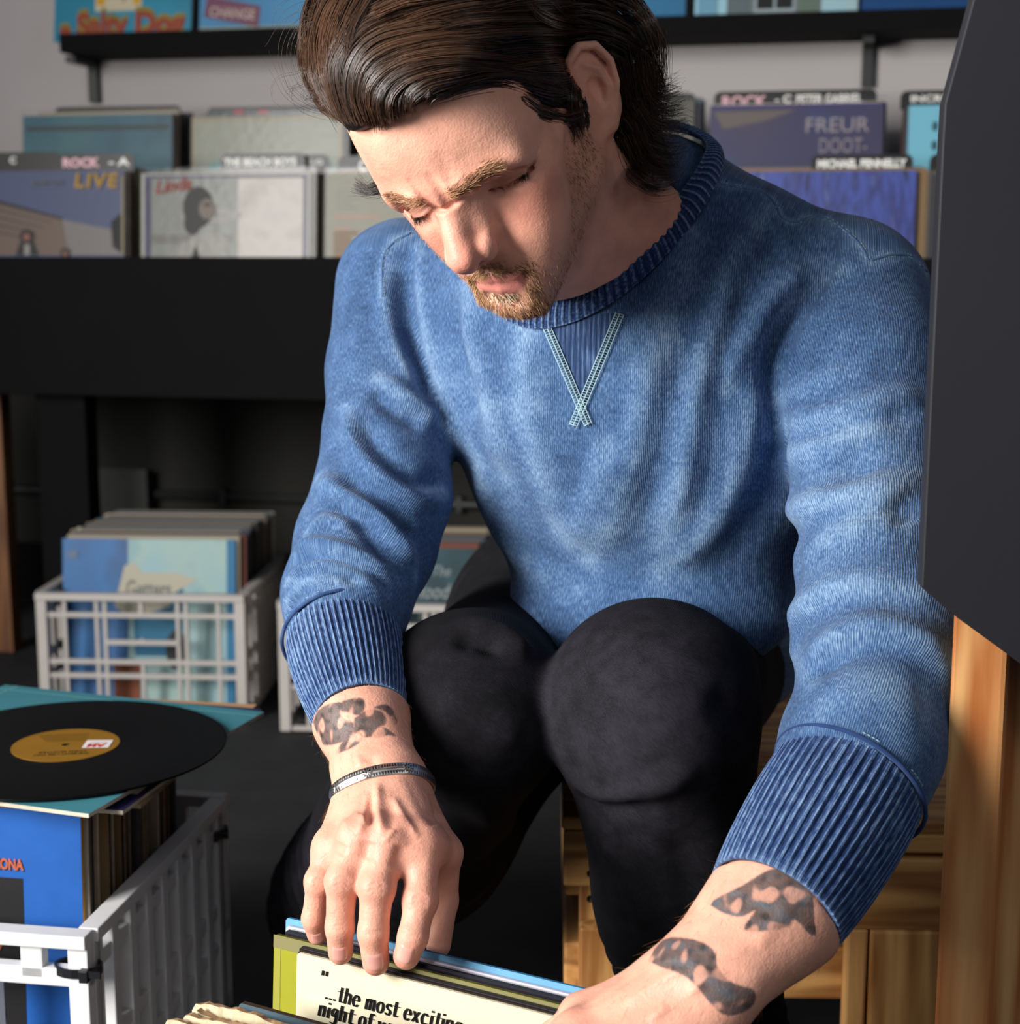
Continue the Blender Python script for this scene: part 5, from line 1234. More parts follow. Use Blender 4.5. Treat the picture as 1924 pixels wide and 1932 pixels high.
ad = nt.nodes.new('ShaderNodeMath'); ad.operation = 'MULTIPLY_ADD'; ad.inputs[1].default_value = .35; nt.links.new(v1.outputs['Distance'], ad.inputs[0]); nt.links.new(n2.outputs['Fac'], ad.inputs[2])
bp = nt.nodes.new('ShaderNodeBump'); bp.inputs['Strength'].default_value = .30; bp.inputs['Distance'].default_value = .0012; nt.links.new(ad.outputs[0], bp.inputs['Height']); nt.links.new(bp.outputs[0], bs.inputs['Normal'])
me = mixmesh('body', BV_, BF_, skin); set_attr(me, 'tint', np.c_[base, np.ones(n_)])
man = empty('person', (.11, 1.5, 0), 0, 'man in a blue sweatshirt and black jeans seated on the wooden crate, head bent over records', 'person')
man['label'] = 'man in blue sweatshirt and black jeans seated on wooden crate, head bent over records'
def wear(name, me, label=None, parent=None):
    o = link(name, me)
    if parent is None: under(man, o)
    else: o.parent = parent
    if label: o['label'] = label
    return o
body = wear('body', me)
# finger nails
sk_b = BVHTree.FromPolygons([Vector(v) for v in BV_.tolist()], [list(dict.fromkeys(f)) for f in BF_.tolist()])
M_nail_ = mat('finger_nail', (226, 164, 150), .22, .5, coat=.3)
for hk in ('r', 'l'):
    H_ = HANDS[hk]
    for i in range(4):
        p, dd, t = [nv(q) for q in H_['fingers'][i]]; fd = (t - dd) / np.linalg.norm(t - dd); vw = nv(CAM) - t; vw /= np.linalg.norm(vw); nn = vw * .75 + H_['n'] * .25; nn -= fd * (nn @ fd); nn /= np.linalg.norm(nn); cr = np.cross(fd, nn)
        k = (1.0, 1.06, .98, .8)[i]; c = dd + (t - dd) * .58; vs = []; nu_, nv__ = 11, 11
        for a in range(nv__):
            v = -1 + 2 * a / (nv__ - 1); hw = .0056 * k * (1 - .18 * max(0, -v) ** 2.2 - .30 * max(0, v) ** 3)
            for b in range(nu_):
                u = -1 + 2 * b / (nu_ - 1); q = c + fd * (v * .0058 * k * (1 - .14 * u * u * np.sign(v))) + cr * (u * hw); o = q + nn * .03; h = sk_b.ray_cast(Vector(o), Vector(-nn))
                e = max(abs(u), abs(v)); vs.append(np.array(h[0]) + nn * (.00065 if e < .95 else .0001) if h[0] is not None else q + nn * .008)
        F_ = [[a * nu_ + b, a * nu_ + b + 1, (a + 1) * nu_ + b + 1, (a + 1) * nu_ + b] for a in range(nv__ - 1) for b in range(nu_ - 1)]
        me_ = npmesh('fingernail', np.array(vs), np.array(F_), M_nail_); 
        if hk == 'r' or t[2] > .2: wear('fingernail', me_, None, body)
# silver cuff bracelet
cb_ = W3(722, 1500, 1.116); ba = (W3(808, 1496, 1.118) - W3(635, 1534, 1.112)) / 2; bt = W3(712, 1458, 1.088) - cb_; bt -= ba * (bt @ ba) / (ba @ ba) * .3; bz = np.cross(ba, bt); bz /= np.linalg.norm(bz)
if bz @ HANDS['r']['al'] < 0: bz = -bz
_bt = np.linspace(-1.2, PI + 1.2, 80); _br = []
for th in _bt:
    r_ = ba * math.cos(th) + bt * math.sin(th); l_ = np.linalg.norm(r_); r_ = r_ / l_; h = sk_b.ray_cast(Vector(cb_ + r_ * .07), Vector(-r_)); _br.append(max(.015, min(.055, np.linalg.norm(np.array(h[0]) - cb_))) if h[0] is not None else l_)
_br = np.array(_br); _br = np.maximum(_br, np.convolve(np.pad(_br, 9, 'edge'), np.ones(19) / 19, 'valid')) + .0012; _br = np.convolve(np.pad(_br, 5, 'edge'), np.ones(11) / 11, 'valid')
def brad(th): r_ = ba * math.cos(th) + bt * math.sin(th); return r_ / np.linalg.norm(r_) * np.interp(th, _bt, _br)
nb_, wv_ = 360, 17; vs = []; dk_ = []
for i in range(nb_ + 1):
    th = -.75 + (PI + 1.5) * i / nb_; rad = brad(th); o = rad / np.linalg.norm(rad); s = th * .030
    for j in range(wv_):
        w = -1 + 2 * j / (wv_ - 1); hgt = .0004 + .0009 * (1 - w ** 4); d_ = 0
        if .25 < abs(w) < .85:
            hz_ = math.sin(s * 2 * PI / .0016); d_ = .45 if hz_ > .2 else 0
        if abs(w) < .14: hgt += .0003
        ros = min(abs((th - q)) for q in (.1, .95, 1.75, 2.55, 3.1)) * 30
        if ros < 3.0:
            rr = math.hypot(ros, w * 3.2); an = math.atan2(w * 3.2, ros); d_ = .5 if (1.1 < rr < 2.6 and math.sin(an * 9) > 0) or rr < .5 else 0; hgt += .0004 if rr < 2.8 else 0
        hgt -= .0003 * d_; vs.append(cb_ + rad + o * hgt + bz * (w * .0047)); dk_.append(d_)
n0 = len(vs); inner = [cb_ + brad(-.75 + (PI + 1.5) * i / nb_) * .985 + bz * (w * .0047) for i in range(nb_ + 1) for w in (-1, 1)]
F_ = [[i * wv_ + j, i * wv_ + j + 1, (i + 1) * wv_ + j + 1, (i + 1) * wv_ + j] for i in range(nb_) for j in range(wv_ - 1)]
F_ += [[n0 + i * 2, n0 + i * 2 + 2, n0 + i * 2 + 3, n0 + i * 2 + 1] for i in range(nb_)] + [[i * wv_, (i + 1) * wv_, n0 + i * 2 + 2, n0 + i * 2] for i in range(nb_)] + [[i * wv_ + wv_ - 1, n0 + i * 2 + 1, n0 + i * 2 + 3, (i + 1) * wv_ + wv_ - 1] for i in range(nb_)]
M_ag = mat('silver', (200, 196, 190), .34, .5, 1.0); nt = M_ag.node_tree; a_ = nt.nodes.new('ShaderNodeAttribute'); a_.attribute_name = 'wear'; mx = nt.nodes.new('ShaderNodeMix'); mx.data_type = 'RGBA'; mx.inputs[6].default_value = lin((205, 200, 194)) + (1,); mx.inputs[7].default_value = (.02, .02, .022, 1)
m2 = nt.nodes.new('ShaderNodeMath'); m2.operation = 'MULTIPLY'; m2.inputs[1].default_value = 2.0; m2.use_clamp = True; nt.links.new(a_.outputs['Fac'], m2.inputs[0]); nt.links.new(m2.outputs[0], mx.inputs[0]); nt.links.new(mx.outputs[2], nt.nodes['Principled BSDF'].inputs['Base Color'])
me_ = npmesh('bracelet', np.array(vs + inner), np.array(F_), M_ag); set_attr(me_, 'wear', np.array(dk_ + [0] * len(inner)))
bo = link('bracelet', me_); tag(bo, 'stamped silver cuff bracelet on the wrist above the cream record', 'bracelet')
# ------------------------------------------------------------------ sweatshirt surface
class Both:
    def __call__(s, P, c=None, rad=1e9):
        d = smin(smin(SWB(P, c, rad), SWR(P, c, rad), F32(.022)), SWL(P, c, rad), F32(.022))
        # neck opening 
        h = (P - CC0) @ CN_; hole = (rho_ob(P) - F32(.82)) * F32(.08); hole = np.maximum(hole, np.maximum(-(h + .07), h - .07))
        d = smax(d, -hole.astype(F32), F32(.006))
        for e, SL in ((1, SLR), (1, SLL)):
            a, b = SL[-1][0], SL[-2][0]; n = (a - b) / np.linalg.norm(a - b); near = np.linalg.norm(P - a, axis=1) < .14
            d = np.where(near, np.maximum(d, (P - a) @ n.astype(F32)), d)
        return d
SV, SF = extract(Both(), (-.30, .85, .35), (.47, 1.80, .92), .0030 * HQ)
SV, SF = largest(SV, SF); SV = smooth(SV, SF, 3, .5); SN = vnormals(SV, SF)
sb = bvh_of(SV, SF)
# folds: picture-space paths found on the cloth, then raised or sunk: (path, width m, height m)
FOLDS = [
 ([(1640, 492), (1543, 552), (1470, 618), (1444, 685), (1448, 755), (1470, 837), (1490, 902)], .008, -.012), ([(1600, 505), (1520, 545), (1448, 612), (1424, 685), (1428, 755), (1448, 830)], .010, .007),
 ([(1456, 392), (1413, 446), (1380, 489), (1359, 587), (1331, 685), (1304, 799), (1272, 973), (1245, 1038)], .013, .007), ([(1430, 400), (1450, 470), (1420, 480)], .010, -.004),
 ([(1530, 500), (1456, 554), (1418, 609), (1391, 663), (1370, 740)], .010, .009), ([(1410, 520), (1392, 600), (1360, 700), (1335, 800)], .014, -.004),
 ([(1255, 600), (1228, 712), (1201, 848), (1168, 957), (1109, 1054)], .018, .007), ([(1290, 640), (1262, 760), (1238, 880), (1200, 1000)], .018, -.004),
 ([(1150, 840), (1120, 940), (1070, 1020)], .016, .006), ([(1420, 760), (1390, 900), (1330, 1010), (1250, 1070)], .016, .007), ([(1455, 870), (1430, 960), (1370, 1050)], .016, -.003),
 ([(1462, 762), (1530, 728), (1600, 695)], .007, .006), ([(1478, 805), (1560, 790), (1640, 768), (1745, 735)], .009, .010), ([(1490, 825), (1560, 812), (1650, 795), (1740, 770)], .007, -.008),
 ([(1484, 860), (1543, 838), (1614, 816), (1700, 795)], .008, .007), ([(1478, 992), (1516, 958), (1598, 940), (1696, 913), (1745, 897)], .009, .011), ([(1492, 1015), (1540, 978), (1620, 962), (1720, 940)], .008, -.008),
 ([(1590, 850), (1609, 882), (1620, 905)], .012, -.010), ([(1690, 935), (1712, 955), (1735, 985)], .013, -.010), ([(1560, 1010), (1640, 985), (1700, 990)], .012, .005),
 ([(1489, 1168), (1543, 1122), (1625, 1103), (1734, 1114)], .008, .008), ([(1500, 1190), (1550, 1145), (1630, 1125), (1740, 1140)], .008, -.007),
 ([(1520, 1268), (1560, 1220), (1641, 1192), (1723, 1208), (1799, 1250)], .009, .012), ([(1530, 1295), (1572, 1243), (1645, 1215), (1720, 1232), (1795, 1275)], .008, -.012), ([(1497, 1200), (1505, 1240), (1530, 1290)], .008, .006),
 ([(1560, 1330), (1640, 1300), (1740, 1330)], .014, .005),
 ([(714, 715), (763, 748), (798, 775), (828, 797)], .010, .008), ([(700, 735), (750, 775), (800, 805)], .009, -.008),
 ([(652, 770), (672, 830), (699, 870), (739, 912), (788, 938), (838, 930)], .010, .012), ([(668, 790), (700, 840), (745, 885), (800, 912), (845, 900)], .010, -.012),
 ([(600, 905), (644, 925), (699, 960), (738, 1000), (768, 1050), (780, 1090)], .010, .011), ([(640, 905), (700, 935), (748, 975), (785, 1020)], .009, -.010), ([(620, 950), (680, 985), (715, 1030), (740, 1075)], .008, -.008),
 ([(579, 1005), (629, 978), (669, 1002)], .008, .007), ([(554, 1045), (589, 1030), (644, 1040), (699, 1065), (748, 1098)], .008, .009), ([(548, 1065), (585, 1050), (640, 1055), (700, 1085), (745, 1115)], .006, -.008),
 ([(539, 1100), (574, 1072), (624, 1066), (680, 1085), (730, 1120)], .006, .007), ([(537, 1118), (575, 1088), (625, 1080), (690, 1105)], .005, -.006), ([(537, 1135), (564, 1102), (614, 1092), (670, 1103)], .006, .006), ([(541, 1170), (556, 1120), (600, 1105), (660, 1115)], .005, -.005),
 ([(545, 1195), (541, 1150), (556, 1108)], .006, -.007),
 ([(790, 463), (795, 560), (812, 660), (850, 800), (885, 960)], .010, .007), ([(765, 470), (768, 560), (785, 660), (825, 790)], .011, -.008), ([(735, 500), (728, 580), (750, 660), (795, 745)], .010, .006),
 ([(880, 545), (890, 640), (930, 780), (960, 900)], .016, .008), ([(845, 540), (860, 650), (900, 800)], .014, -.007), ([(985, 620), (1000, 760), (1030, 900), (1060, 1000)], .018, .006),
 ([(900, 870), (930, 980), (990, 1060), (1080, 1110)], .016, .007), ([(1300, 420), (1290, 520), (1240, 600)], .016, .006), ([(1480, 360), (1540, 372), (1600, 410)], .014, .006), ([(1500, 395), (1550, 400)], .010, -.005)]
disp = np.zeros(len(SV), F32); FB = sb
FOLDS = [(p_, w_ * 1.5, a_ * .68) if np.mean([q[0] for q in p_]) > 1480 else (p_, w_, a_) for p_, w_, a_ in FOLDS]
for path, wd_, am in FOLDS:
    P, _ = drape(sb, path, 0, 5)
    if len(P) < 3: continue
    d, t = seg_dist(SV, [tuple(p) for p in P]); tp = np.clip(np.minimum(t, 1 - t) * 6, .12, 1)
    disp += am * np.exp(-(d / wd_) ** 2) * tp
disp += .0016 * vnoise(SV, 38, 1).astype(F32) + .0009 * vnoise(SV, 110, 2).astype(F32)
SV = smooth(SV + SN * disp[:, None], SF, 2, .4); SN = vnormals(SV, SF); sb = bvh_of(SV, SF)
# knit coordinates: across the wales / along them, in metres
db, dr, dl = SWB(SV), SWR(SV), SWL(SV); knit = np.stack([(SV - CC0) @ LF2, (SV - CC0) @ UP2, np.zeros(len(SV))], 1)
def sleeve_knit(V, SL):
    pts = np.array([p for p, r in SL]); d, t = seg_dist(V, pts); L = np.linalg.norm(np.diff(pts, axis=0), axis=1).sum()
    ax = (pts[-1] - pts[0]) / np.linalg.norm(pts[-1] - pts[0]); ux = np.cross(ax, A3(0, 1, .2)); ux /= np.linalg.norm(ux); uy = np.cross(ax, ux)
    cum = np.r_[0, np.cumsum(np.linalg.norm(np.diff(pts, axis=0), axis=1))] / L; c = np.stack([np.interp(t, cum, pts[:, k]) for k in range(3)], 1)
    Q = V - c; return np.stack([np.arctan2(Q @ uy, Q @ ux) * .055, t * L, np.ones(len(V))], 1)
for m, SL in (((dr < db) & (dr < dl), SLR), ((dl < db) & (dl < dr), SLL)): knit[m] = sleeve_knit(SV[m], SL)
# fading of the dye along seams; raised folds are coloured paler too
SEAM_SH = [(1350, 346), (1400, 354), (1440, 364), (1462, 386), (1474, 410), (1500, 419), (1540, 409), (1580, 425), (1620, 460), (1638, 492)]
SEAM_AR = [(1640, 492), (1680, 482), (1715, 484), (1748, 512)]
SEAM_AL = [(1636, 495), (1560, 545), (1470, 612), (1440, 690), (1446, 770), (1475, 850)]
SEAM_RA = [(776, 440), (742, 458), (722, 490), (722, 560), (742, 640), (785, 735), (832, 800)]
pale_ = np.zeros(len(SV), F32)
for path, wd_, am in FOLDS:
    if am > 0:
        P, _ = drape(FB, path, 0, 4)
        if len(P) > 2: pale_ = np.maximum(pale_, .75 * np.exp(-(seg_dist(SV, [tuple(p) for p in P])[0] / (wd_ * .8)) ** 2))
for q in (SEAM_SH, SEAM_AR, SEAM_RA):
    P, _ = drape(sb, q, 0, 4)
    if len(P) > 2: pale_ = np.maximum(pale_, .8 * np.exp(-(seg_dist(SV, [tuple(p) for p in P])[0] / .006) ** 2))
pale_ = np.clip(pale_ * (.75 + .5 * vnoise(SV, 160, 4)), 0, 1)
def fabric(name, dark, mid, light, rib=False, rough=.9, pitch=.0016, sheen=.12, bump=.45, fleck=.95):
    m = bpy.data.materials.new(name); m.use_nodes = True; nt = m.node_tree; b = nt.nodes['Principled BSDF']; L = nt.links.new; N = nt.nodes.new
    b.inputs['Roughness'].default_value = rough; b.inputs['Specular IOR Level'].default_value = .15; b.inputs['Sheen Weight'].default_value = sheen; b.inputs['Sheen Roughness'].default_value = .5
    kn = N('ShaderNodeAttribute'); kn.attribute_name = 'knit'; we = N('ShaderNodeAttribute'); we.attribute_name = 'wear'; tc = N('ShaderNodeTexCoord')  # 'wear' holds how much paler the cloth colour gets
    sx = N('ShaderNodeSeparateXYZ'); L(kn.outputs['Vector'], sx.inputs[0])
    def math_(op, a, bb=None, c=None):
        n = N('ShaderNodeMath'); n.operation = op
        for i, v in enumerate((a, bb, c)):
            if v is None: continue
            if isinstance(v, (int, float)): n.inputs[i].default_value = v
            else: L(v, n.inputs[i])
        return n.outputs[0]
    def noise(sc, det=3, vec=None):
        n = N('ShaderNodeTexNoise'); n.inputs['Scale'].default_value = sc; n.inputs['Detail'].default_value = det; L(vec or tc.outputs['Object'], n.inputs['Vector']); return n.outputs['Fac']
    wal = math_('SINE', math_('MULTIPLY', sx.outputs['X'], 2 * PI / pitch)); cou = math_('SINE', math_('MULTIPLY', sx.outputs['Y'], 2 * PI / (pitch * .8)))
    mp = N('ShaderNodeMapping'); mp.inputs['Scale'].default_value = (1, .28, 1); L(kn.outputs['Vector'], mp.inputs[0])
    fl = noise(900, 2, mp.outputs[0]); big = noise(9, 4); med = noise(70, 4)
    h = math_('MULTIPLY_ADD', wal, .5, math_('MULTIPLY', cou, .25)); h = math_('MULTIPLY_ADD', fl, 1.6, h)
    v = math_('MULTIPLY_ADD', wal, .10, .36); v = math_('MULTIPLY_ADD', math_('SUBTRACT', fl, .5), fleck, v); v = math_('MULTIPLY_ADD', math_('SUBTRACT', big, .5), .55, v)
    v = math_('MULTIPLY_ADD', math_('SUBTRACT', med, .5), .35, v); v = math_('MULTIPLY_ADD', we.outputs['Fac'], .42, v)
    r = N('ShaderNodeValToRGB'); e = r.color_ramp.elements; e[0].position = .05; e[1].position = 1.0; x = e.new(.42)
    e[0].color = lin(dark) + (1,); x.color = lin(mid) + (1,); e[2].color = lin(light) + (1,); L(v, r.inputs[0]); L(r.outputs[0], b.inputs['Base Color'])
    bp = N('ShaderNodeBump'); bp.inputs['Strength'].default_value = bump; bp.inputs['Distance'].default_value = .0007; L(h, bp.inputs['Height']); L(bp.outputs[0], b.inputs['Normal'])
    return m
M_sw = fabric('indigo_fleece', (32, 51, 82), (66, 97, 138), (146, 174, 200))
M_rib = fabric('indigo_rib', (18, 34, 66), (36, 62, 108), (136, 166, 200))
me = npmesh('sweatshirt', SV, SF, M_sw); set_attr(me, 'knit', knit); set_attr(me, 'wear', pale_)
sweat = wear('sweatshirt', me, 'faded indigo blue crew neck sweatshirt')
def thick_ring(rows, name, parent, wearv, nb):
    """rows: list of closed rings (n,3); quads between them"""
    n = len(rows[0]); V = np.concatenate(rows); F = []
    i = np.arange(n); j = (i + 1) % n
    for k in range(len(rows) - 1): F.append(np.stack([k * n + i, k * n + j, (k + 1) * n + j, (k + 1) * n + i], 1))
    F = np.concatenate(F); me = npmesh(name, V, F, M_rib); set_attr(me, 'wear', np.concatenate(wearv))
    return V, F, me
def ribcloth(name, ringfn, levels, nrib, depth, back):
    """knitted rib band: ringfn(theta, level) -> point, outward direction"""
    n = nrib * 10; th = np.linspace(0, 2 * PI, n, endpoint=False); rows = []; W_ = []; K_ = []
    prof = np.clip(np.cos(th * nrib) * 1.2, -1, 1)
    for l in list(levels) + ([levels[-1]] if back else []) + (list(levels[::-1]) if back else []):
        c, o = ringfn(th, l); inner = len(rows) > len(levels)
        amp = depth * prof * (0 if inner else np.clip(min(l, 1 - l) * 8, .25, 1))
        rows.append(c + o * (amp - (.0025 if inner else 0))[:, None]); W_.append(np.clip((prof - .55) * 1.9, 0, 1) * (.85 + .15 * np.sin(th * 37 + l * 20)) * (0 if inner else 1) + (.25 if l > .96 or l < .03 else 0))
        K_.append(np.stack([th * .05, np.full(n, l * .06), np.zeros(n)], 1))
    V, F, me = thick_ring(rows, name, None, W_, n); set_attr(me, 'knit', np.concatenate(K_)); me.update()
    nn = vnormals(V, F); o = np.concatenate([ringfn(th, l)[1] for l in levels])
    if (nn[:len(o)] * o).sum() < 0: me.flip_normals()
    return me
def cuff_fn(a, b, ra, rb, bulge=.002):
    ax = (b - a) / np.linalg.norm(b - a); ux = np.cross(ax, A3(0, .3, 1)); ux /= np.linalg.norm(ux); uy = np.cross(ax, ux)
    def fn(th, l):
        o = np.cos(th)[:, None] * ux + np.sin(th)[:, None] * uy; r = ra + (rb - ra) * (l ** 1.25) + bulge * math.sin(PI * min(l * 1.0, 1))
        return a + (b - a) * l + o * r, o
    return fn
LV = np.r_[0, .02, .05, np.linspace(.1, .9, 9), .95, .98, 1.0]
for (a, b), nr in ((CUR, 58), (CUL, 54)):
    o = wear('cuff', ribcloth('cuff', cuff_fn(a[0], b[0], a[1] - .001, b[1]), LV, nr, .0009, True), None, sweat); o['label'] = 'ribbed darker blue cuff'
    ax = (b[0] - a[0]) / np.linalg.norm(b[0] - a[0]); ux = np.cross(ax, A3(0, .3, 1)); ux /= np.linalg.norm(ux); uy = np.cross(ax, ux)
def collar_fn(th, l):
    s = 1.03 + .085 * (1 - l) * np.clip(np.sin(th), 0, 1) - .235 * l; p = (CC0 + CA * (np.cos(th) * s)[:, None] + CB_ * (np.sin(th) * s)[:, None]).astype(F32); lift = .0050 + .004 * l + .0035 * math.sin(PI * min(1, l * 1.1))
    for _ in range(14):                                         # settle onto the cloth
        f = SWB(p); e = .002; g = np.stack([(SWB(p + A3(*[(e if k == q else 0) for q in range(3)])) - f) / e for k in range(3)], 1); g /= np.linalg.norm(g, axis=1, keepdims=True) + 1e-9
        p = p - g * ((f - lift) * .7)[:, None]
    k = np.ones(41) / 41                                         # even out along the ring
    sm = lambda v: np.stack([np.convolve(np.r_[v[-20:, q], v[:, q], v[:20, q]], k, 'valid') for q in range(3)], 1)
    p = sm(p); g = sm(g); g /= np.linalg.norm(g, axis=1, keepdims=True)
    return p, g
col = wear('collar', ribcloth('collar', collar_fn, LV, 96, .0007, True), None, sweat); col['label'] = 'ribbed dark blue collar'
# ------------------------------------------------------------------ seams and stitching
M_th = mat('pale_thread', (170, 202, 210), .8, .2); M_th2 = mat('blue_thread', (78, 108, 148), .8, .2)
def welt(name, paths, bv, r, m, lift=.0006, n=5):
    mb = MB()
    for p in paths:
        P, N = drape(bv, p, lift, n)
        if len(P) > 2: mb.tube(P, r, m, 6)
    return wear(name, mb.mesh(name))
def dashes(mb, P, N, off, step=.0028, L=.0019, r=.00028, m=None):
    """running stitches along a draped line, shifted sideways"""
    P = [Vector(p) for p in P]; acc = 0
    for i in range(len(P) - 1):
        d = P[i + 1] - P[i]; l = d.length
        if l < 1e-6: continue
        t = d / l; sd = t.cross(N[i]); x = (-acc) % step
        while x + L * .5 < l:
            a = P[i] + t * x + sd * off + N[i] * .0005; mb.tube([a, a + t * min(L, l - x + .0006)], r, m, 4, False); x += step
        acc = (acc + l) % step
for q, nm in ((SEAM_SH, 'shoulder_seam'), (SEAM_AR, 'armhole_seam'), (SEAM_RA[:4], 'shoulder_seam')):
    tb = MB(); P, N = drape(sb, q, .0004, 14); P2, N2 = drape(sb, q, .0002, 8)
    for o_ in (-.0016, .0016): dashes(tb, P, N, o_, m=M_th)
    if len(P2) > 2: tb.tube(P2, .0011, M_th2, 6)
    wear(nm, tb.mesh(nm), 'raised seam with pale stitching', sweat)
th = np.linspace(0, 2 * PI, 220); tb = MB()
for l in (.05, .26):
    c, o = collar_fn(th, l); nn = [Vector(v) for v in o]; dashes(tb, [Vector(p) for p in c + o * .0012], nn, 0, .0030, .0021, .0003, M_th)
wear('collar_stitching', tb.mesh('collar_stitching'), 'pale stitching round the collar', sweat)
for (a, b) in (CUR, CUL):
    tb = MB(); fn = cuff_fn(a[0], b[0], a[1], b[1]); c, o = fn(th, 0.0); ax = (b[0] - a[0]) / np.linalg.norm(b[0] - a[0])
    tb.tube([Vector(p) for p in c + o * .0016 - ax * .001], .0016, M_rib, 8, False)
    dashes(tb, [Vector(p) for p in c + o * .0022 - ax * .0045], [Vector(v) for v in o], 0, .0032, .0021, .0003, M_th)
    wear('cuff_seam', tb.mesh('cuff_seam'), 'pale stitched seam above the cuff', sweat)
# V insert under the collar
VT = [(1024, 598), (1172, 590), (1099, 772)]
rows = []; nu, nvv = 61, 40
for i in range(nvv + 1):
    f = i / nvv; l = np.array(VT[0]) * (1 - f) + np.array(VT[2]) * f; r_ = np.array(VT[1]) * (1 - f) + np.array(VT[2]) * f
    row = []
    for j in range(nu):
        u = j / (nu - 1); q = l * (1 - u) + r_ * u; h = sb.ray_cast(CAM, ray(*q).normalized()); row.append(np.array(h[0] - h[1] * h[1].dot(ray(*q)) * .0 + Vector(-ray(*q).normalized()) * (.0013 if 0 < j < nu - 1 else .0003)))
    rows.append(row)
V_ = np.array(rows, F32).reshape(-1, 3); ii, jj = np.meshgrid(np.arange(nvv), np.arange(nu - 1), indexing='ij'); a0 = (ii * nu + jj).ravel(); F_ = np.stack([a0, a0 + nu, a0 + nu + 1, a0 + 1], 1)
me = npmesh('neck_insert', V_, F_, fabric('insert_rib', (20, 33, 58), (42, 62, 98), (108, 136, 172), pitch=.0042)); kk = np.stack([(V_ - CC0) @ LF2, (V_ - CC0) @ UP2 * .2, np.zeros(len(V_))], 1); set_attr(me, 'knit', kk); set_attr(me, 'wear', (np.cos(kk[:, 0] * 2 * PI / .0042) > .3) * .25); wear('neck_insert', me, 'ribbed triangular insert below the collar', sweat)
tb = MB()
for p0, p1 in (((1026, 600), (1112, 802)), ((1170, 592), (1082, 804))):
    P, N = drape(sb, [p0, p1], .0022, 90); P = [Vector(p) for p in P]; Z = []
    for i in range(0, len(P) - 1):
        t = (P[min(i + 1, len(P) - 1)] - P[i - 1 if i else 0]).normalized(); sd = t.cross(N[i]); Z.append(P[i] + sd * (.0031 if i % 2 else -.0031))
    tb.tube(Z, .00050, M_th, 4)
    for o_ in (-.0033, .0033, .0): tb.tube([P[i] + (P[min(i + 1, len(P) - 1)] - P[i - 1 if i else 0]).normalized().cross(N[i]) * o_ for i in range(0, len(P), 2)], .00042, M_th, 4)
wear('insert_stitching', tb.mesh('insert_stitching'), 'pale zigzag stitching crossing in a V', sweat)
# ------------------------------------------------------------------ jeans
JN = Field(); JN2 = Field()
JN.ell(nv((.11, 1.66, .43)), (.17, .13, .13), .05)
JN.cap(HPR, KNR, .096, .072, .05); JN.path([KNR, fsum(KNR, ANR, .5), ANR + A3(0, 0, .03)], [.072, .078, .088], .03)
JN.cap(fsum(HPR, KNR, .55) + A3(.02, .05, -.03), fsum(KNR, ANR, .5) + A3(.03, .04, .0), .07, .075, .05)
JN2.cap(HPL, KNL, .104, .076, .05); JN2.path([KNL, fsum(KNL, ANL, .45), ANL + A3(0, 0, .03)], [.076, .066, .066], .03)
JN2.ell(KNL + A3(-.004, -.012, .004), (.07, .068, .068), .03)
def jf(P, c=None, rad=1e9):
    d = smin(JN(P, c, rad), JN2(P, c, rad), F32(.012))
    for A_ in (ANR, ANL): d = np.where(np.linalg.norm(P - A_, axis=1) < .2, np.maximum(d, (A_[2] - .03) - P[:, 2]), d)
    return d
JV, JF = extract(jf, (-.32, 1.02, .02), (.40, 1.86, .66), .0034 * HQ); JV, JF = largest(JV, JF); JV = smooth(JV, JF, 3, .5); JNn = vnormals(JV, JF); jb = bvh_of(JV, JF)
JFOLD = [([(1062, 1350), (1075, 1420), (1110, 1480), (1180, 1500)], .010, -.007), ([(1080, 1480), (1140, 1500), (1230, 1490), (1330, 1450)], .012, .006), ([(1090, 1510), (1150, 1530), (1250, 1520)], .010, -.006),
 ([(1250, 1180), (1360, 1200), (1450, 1260)], .018, .005), ([(1330, 1300), (1420, 1380), (1470, 1450)], .014, -.006), ([(1120, 1560), (1180, 1640), (1230, 1760)], .014, .005), ([(1270, 1560), (1300, 1680), (1320, 1800)], .014, -.005),
 ([(870, 1190), (900, 1180), (960, 1200), (1000, 1250)], .010, .008), ([(862, 1225), (890, 1205), (950, 1230)], .008, -.008), ([(800, 1330), (900, 1330), (1000, 1400)], .02, .006), ([(880, 1500), (960, 1560), (1010, 1600)], .014, .006), ([(860, 1600), (900, 1650), (940, 1660)], .012, -.007)]
jd = .0014 * vnoise(JV, 40, 12).astype(F32)
for path, wd_, am in JFOLD:
    P, _ = drape(jb, path, 0, 5)
    if len(P) < 3: continue
    d, t = seg_dist(JV, [tuple(p) for p in P]); jd += am * np.exp(-(d / wd_) ** 2) * np.clip(np.minimum(t, 1 - t) * 5, .1, 1)
# stacked wrinkles at the hem of the tucked-back leg and, less, the other
for A_, K_, am in ((ANR, KNR, .0080), (ANL, KNL, .004)):
    ax = (A_ - K_) / np.linalg.norm(A_ - K_); s_ = (JV - K_) @ ax / np.linalg.norm(A_ - K_); rd = np.linalg.norm(JV - K_ - ((JV - K_) @ ax)[:, None] * ax, axis=1)
    jd += am * np.clip((s_ - .45) * 3, 0, 1) * np.sin(s_ * 130 + 1.5 * vnoise(JV, 16, 31) + 2.2 * np.arctan2(JV[:, 1] - A_[1], JV[:, 0] - A_[0])) * (rd < .15)
JV = smooth(JV + JNn * jd[:, None], JF, 2, .4)
M_dn = fabric('black_denim', (8, 7, 10), (16, 15, 19), (60, 57, 66), pitch=.0011, sheen=.0, bump=.15, fleck=.30)
jk = np.stack([JV[:, 0] * .7 + JV[:, 2] * .7, JV[:, 2], JV[:, 1]], 1)
